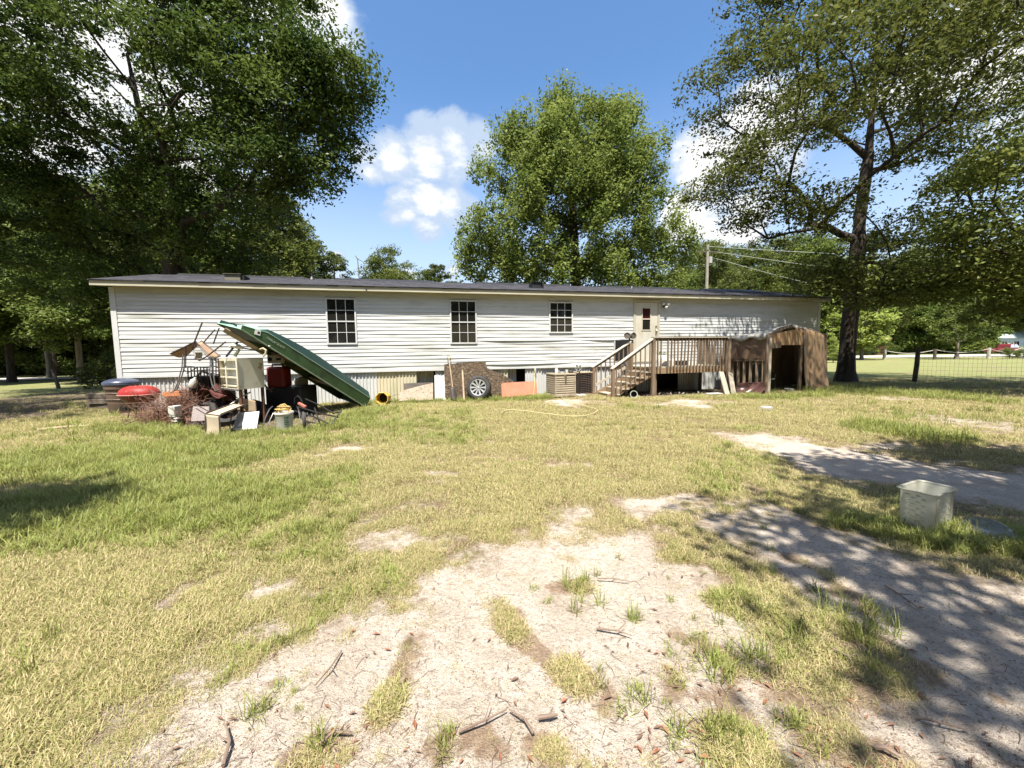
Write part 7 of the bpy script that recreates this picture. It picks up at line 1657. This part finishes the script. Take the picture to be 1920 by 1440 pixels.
def scatter(name, pts, rotz, scl, kind, label=None):
    n = len(pts); me = bpy.data.meshes.new(name + '_points'); me.vertices.add(n); me.vertices.foreach_set('co', pts.astype(np.float32).ravel())
    for an, tp_, v in (('rotz', 'FLOAT', rotz), ('scl', 'FLOAT', scl)):
        a = me.attributes.new(an, tp_, 'POINT'); a.data.foreach_set('value', v.astype(np.float32))
    a = me.attributes.new('kind_id', 'INT', 'POINT'); a.data.foreach_set('value', kind.astype(np.int32))
    ob = bpy.data.objects.new(name, me); COL.objects.link(ob)
    ng = bpy.data.node_groups.new(name + '_scatter', 'GeometryNodeTree')
    ng.interface.new_socket('Geometry', in_out='INPUT', socket_type='NodeSocketGeometry'); ng.interface.new_socket('Geometry', in_out='OUTPUT', socket_type='NodeSocketGeometry')
    gi_, go_ = ng.nodes.new('NodeGroupInput'), ng.nodes.new('NodeGroupOutput')
    ci = ng.nodes.new('GeometryNodeCollectionInfo'); ci.inputs['Collection'].default_value = src; ci.inputs['Separate Children'].default_value = True; ci.inputs['Reset Children'].default_value = True
    ip = ng.nodes.new('GeometryNodeInstanceOnPoints'); ip.inputs['Pick Instance'].default_value = True
    def named(nm, dt):
        x = ng.nodes.new('GeometryNodeInputNamedAttribute'); x.data_type = dt; x.inputs[0].default_value = nm; return x.outputs[0]
    cx = ng.nodes.new('ShaderNodeCombineXYZ'); L = ng.links
    L.new(named('rotz', 'FLOAT'), cx.inputs[2]); L.new(cx.outputs[0], ip.inputs['Rotation']); L.new(named('scl', 'FLOAT'), ip.inputs['Scale']); L.new(named('kind_id', 'INT'), ip.inputs['Instance Index'])
    L.new(gi_.outputs[0], ip.inputs['Points']); L.new(ci.outputs[0], ip.inputs['Instance']); L.new(ip.outputs[0], go_.inputs[0])
    md = ob.modifiers.new('scatter', 'NODES'); md.node_group = ng
    return tag(ob, label, 'grass' if label else None, kind='stuff')
rg = np.random.default_rng(17)
def inside_home(X, Y):
    dx, dy = X - HA.x, Y - HA.y; s = dx * EX.x + dy * EX.y; d = dx * EY.x + dy * EY.y
    deckz = (s > DL - 1.3) & (s < SP1 + 3.0) & (d > -1.6)
    return ((s > -.1) & (s < HL_LEN + .1) & (d > -.0) & (d < DEPTH + .3)) | (deckz & (d < .1))
def sample(n, r0, r1, half=1.25):
    r = np.exp(rg.uniform(math.log(r0), math.log(r1), n)); th = rg.uniform(-half, half, n); return r * np.sin(th), r * np.cos(th)
X, Y = sample(330000, .95, 26); r = np.hypot(X, Y)
keep = Y > .5
S = sand_mask(X, Y) + (fbm(X * 6, Y * 6, 77, 4) - .5) * 1.5
S0 = sand_mask(X, Y)
D = dirt_mask(X, Y); LU = lush_mask(X, Y)
patch = fbm(X * .9 + 3, Y * .9, 41, 4); patch2 = fbm(X * 3.2, Y * 3.2, 51, 3)
thin = np.clip(1.2 - S * 1.9, 0, 1) ** 1.3; thin = np.where(S0 > .75, thin * .3, thin) + .012; thin *= np.clip(.60 + (patch2 - .40) * 3.2, .10, 1) * np.clip(1 - D * .9, 0.03, 1)
keep &= rg.random(len(X)) < thin
keep &= ~inside_home(X, Y)
X, Y, r, S0, LU, patch = X[keep], Y[keep], r[keep], S0[keep], LU[keep], patch[keep]
u = rg.random(len(X))
green = np.clip((patch - .40) * 3.5, 0, 1) * .75 + LU * .9
side = np.clip((-X - 0.2) / 3.5, 0, .45)
kind = np.where(u < np.clip(.10 + (1 - green) * .34 + S0 * .5 - LU - side * .6, .03, .95), 3 + rg.integers(0, 3, len(X)), rg.integers(0, 3, len(X)))
u2 = rg.random(len(X)); lushy = u2 < np.clip(LU * .45 * (.3 + 1.4 * fbm(X * 2.5, Y * 2.5, 91, 3)) + (green - .55) * .30 + side * .2, 0, .7)
kind = np.where(lushy, 6 + rg.integers(0, 3, len(X)), kind)
scl = rg.uniform(.65, 1.25, len(X)) * (.72 + .055 * np.minimum(r, 14)) * np.clip(1.1 - S0 * .8, .45, 1)
pts = np.stack([X, Y, ground_z(X, Y)], 1)
scatter('grass', pts, rg.uniform(0, 6.28, len(X)), scl, kind)
print('grass tufts', len(X))
# tall weeds along walls, junk and round the trees
W_ = []; 
def along(pxs, n, spread, lo=.6, hi=1.2):
    p = poly_px(pxs) if not isinstance(pxs, np.ndarray) else pxs
    for i in range(n):
        k = rg.integers(0, len(p) - 1); t_ = rg.random(); q = p[k] * (1 - t_) + p[k + 1] * t_; W_.append((q[0] + rg.normal(0, spread), q[1] + rg.normal(0, spread), rg.uniform(lo, hi)))
wl2 = np.array([tuple(HW(s, -.32))[:2] for s in np.linspace(5.5, 12.6, 12)])
along(wl2, 230, .22, .5, 1.0); along([(230, 806), (330, 815), (400, 822), (480, 810), (560, 806), (640, 800)], 190, .14, .45, .95); along([(640, 800), (690, 768)], 40, .2, .5, .9)
along([(1660, 1000), (1740, 1015), (1800, 1010), (1910, 1030)], 46, .07, .35, .75); along([(1400, 745), (1470, 742), (1540, 738), (1560, 735)], 90, .3, .6, 1.1); along([(1560, 735), (1620, 740), (1700, 735)], 120, .6, .6, 1.2)
along([(1640, 800), (1700, 815), (1760, 830)], 60, .25, .6, 1.3); along([(1600, 775), (1900, 790)], 90, .6, .5, 1.0)
for (px, py, n, sp) in ((1075, 1105, 16, .09), (1330, 1215, 26, .11), (1410, 1245, 14, .06), (1620, 1195, 18, .06), (1600, 1160, 18, .10), (1360, 1380, 20, .06), (1385, 1410, 14, .06), (1260, 1330, 8, .05), (1150, 1320, 4, .03), (1170, 1300, 4, .03), (1500, 1360, 7, .04), (600, 1400, 8, .05), (1120, 1270, 5, .03), (835, 1405, 6, .04), (1400, 1100, 30, .2), (1560, 1140, 12, .08), (1640, 1250, 6, .03), (30, 1290, 14, .1), (100, 1180, 12, .15), (500, 1330, 6, .06), (1190, 1160, 5, .03), (1090, 1090, 8, .05), (1320, 1430, 10, .05)):
    g = G(px, py)
    for i in range(n): W_.append((g.x + rg.normal(0, sp), g.y + rg.normal(0, sp), rg.uniform(.30, .62)))
W_ = np.array(W_); ok = ~inside_home(W_[:, 0], W_[:, 1]); W_ = W_[ok]
keep_w = rg.random(len(W_)) < np.where(np.hypot(W_[:, 0], W_[:, 1]) < 4, .6, 1.0); W_ = W_[keep_w]
scatter('weeds', np.stack([W_[:, 0], W_[:, 1], ground_z(W_[:, 0], W_[:, 1])], 1), rg.uniform(0, 6.28, len(W_)), W_[:, 2], np.where(rg.random(len(W_)) < .55, 9 + rg.integers(0, 2, len(W_)), 6 + rg.integers(0, 3, len(W_))))
# fallen leaves, twigs and crumbs on the bare sand
mb = MB()
def leaf_at(x, y, L, m):
    z = float(ground_z(np.array([x]), np.array([y]))[0]) + .008; a = rg.uniform(0, 6.28); v = Vector((math.cos(a) * L, math.sin(a) * L, rg.uniform(-.1, .25) * L)); w = Vector((-v.y, v.x, 0)) * rg.uniform(.22, .38); c = Vector((x, y, z + abs(v.z))); cu_ = Vector((0, 0, L * rg.uniform(.1, .4)))
    m.add([c - v, c + w + cu_, c + v, c - w + cu_, c], [(0, 1, 4), (1, 2, 4), (2, 3, 4), (3, 0, 4)])
for i in range(150):
    px, py = rg.uniform(300, 1900), 1440 - 460 * rg.random() ** 1.6
    g = G(px, py); leaf_at(g.x, g.y, rg.uniform(.010, .024), mb)
for (px, py, n, s) in ((1290, 1370, 40, .12), (640, 1385, 16, .05), (1330, 1250, 22, .15), (1040, 1345, 10, .05), (1480, 1330, 24, .12), (1220, 1230, 18, .12), (700, 1290, 10, .15)):
    g = G(px, py)
    for i in range(n): (leaf_at(g.x + rg.normal(0, s), g.y + rg.normal(0, s), rg.uniform(.010, .024), mb) if i % 2 else None)
tag(mb.build('leaf_litter', leafmat('fallen_leaf', (.22, .095, .05), (.34, .18, .10), .15, .6, dry=(.16, .10, .07), drywt=.5), None), kind='stuff')
mb = MB()
for i in range(420):
    xr = rg.uniform(640, 690); 
    g = Vector((float(G(665, 757).x) + rg.normal(0, .5) - .3, float(G(665, 757).y) + rg.normal(0, .22) + .15, 0)); leaf_at(g.x, g.y, rg.uniform(.02, .05), mb)
for i in range(300):
    s = rg.uniform(5.0, 7.2); q = HW(s, -rg.uniform(.05, .9)); leaf_at(q.x, q.y, rg.uniform(.02, .05), mb)
tag(mb.build('leaf_litter', MATS['fallen_leaf'], None), kind='stuff')
mb = MB()
for i in range(800):
    px, py = rg.uniform(250, 1920), 1440 - 470 * rg.random() ** 1.4
    g = G(px, py); a = rg.uniform(0, 6.28); L = rg.uniform(.006, .032) * (1 + .2 * g.y); v = Vector((math.cos(a), math.sin(a), 0)); z = float(ground_z(np.array([g.x]), np.array([g.y]))[0]) + .004
    p0 = Vector((g.x, g.y, z)); w = Vector((-v.y, v.x, 0)) * rg.normal(0, .22) * L
    mb.tube([p0 - v * L, p0 + w + up * .004, p0 + v * L], rg.uniform(.0006, .0014), 3, False)
tag(mb.build('twig_litter', mat('dry_twigs', (.11, .075, .055), (.20, .145, .11), 2, .9), None), kind='stuff')
mb = MB()
for i in range(3600):
    px, py = rg.uniform(250, 1920), 1440 - 440 * rg.random() ** 1.3
    g = G(px, py); z = float(ground_z(np.array([g.x]), np.array([g.y]))[0]); s = rg.uniform(.001, .0042); c = Vector((g.x, g.y, z + s * .3)); M_ = Matrix.Translation(c) @ Matrix.Rotation(rg.uniform(0, 3), 4, 'Z')
    mb.add([M_ @ Vector(q) for q in ((-s, -s * .7, 0), (s, -s, 0), (s * .8, s, 0), (-s, s * .8, 0), (0, 0, s * .9))], [(0, 1, 4), (1, 2, 4), (2, 3, 4), (3, 0, 4)])
tag(mb.build('crumbs', mat('dark_crumbs', (.09, .06, .04), (.2, .15, .11), 3, .95), None), kind='stuff')
# the larger fallen sticks, one by one
SM = mat('fallen_stick', (.14, .095, .07), (.22, .165, .125), 9, .9, .3)
sticks = [((1000, 1375), (955, 1330), .006, 'dark stick pointing up left on the sand, foreground centre'), ((860, 1372), (950, 1330), .005, 'thin stick slanting across the bare sand near the bottom'), ((600, 1395), (660, 1375), .007, 'broken brown stick with leaf scraps at the bottom left sand'),
          ((418, 1435), (424, 1360), .007, 'upright crooked stick on the sand at bottom left'), ((1120, 1085), (1180, 1090), .005, 'thin stick on the sunlit sand right of the grass tuft'), ((1120, 1178), (1185, 1192), .006, 'bent grey stick on the sunlit sand in the middle'), ((1660, 1098), (1720, 1138), .006, 'dark stick on the shaded sand right of centre'),
          ((1720, 1345), (1820, 1370), .005, 'thin dark stick on the shaded sand at bottom right'), ((1560, 1215), (1600, 1245), .004, 'short thin stick on shaded sand beside the tall tuft'), ((640, 1220), (590, 1285), .005, 'pale stick lying along the left sand edge'), ((1010, 1345), (1045, 1340), .009, 'stubby reddish stick lying alone on the sand'), ((1640, 1400), (1690, 1420), .010, 'piece of pale bark on shaded sand near the bottom right')]
for (p0, p1, r_, lab) in sticks:
    a, b = G(*p0, .010), G(*p1, .014); mb = MB(); mid = (b - a) * .5 + Vector((rr.uniform(-.02, .02), rr.uniform(-.02, .02), .01)); mb.tube([Vector(), mid, b - a], [r_, r_ * .85, r_ * .5], 6)
    d_ = (b - a); mb.tube([mid, mid + Vector((-d_.y, d_.x, 0)) * .22 + d_ * .2 + up * .02], [r_ * .6, r_ * .3], 5); o = mb.build('fallen_stick', SM, None, True); o.location = a; tag(o, lab, 'stick', 'sticks fallen on the bare sand')
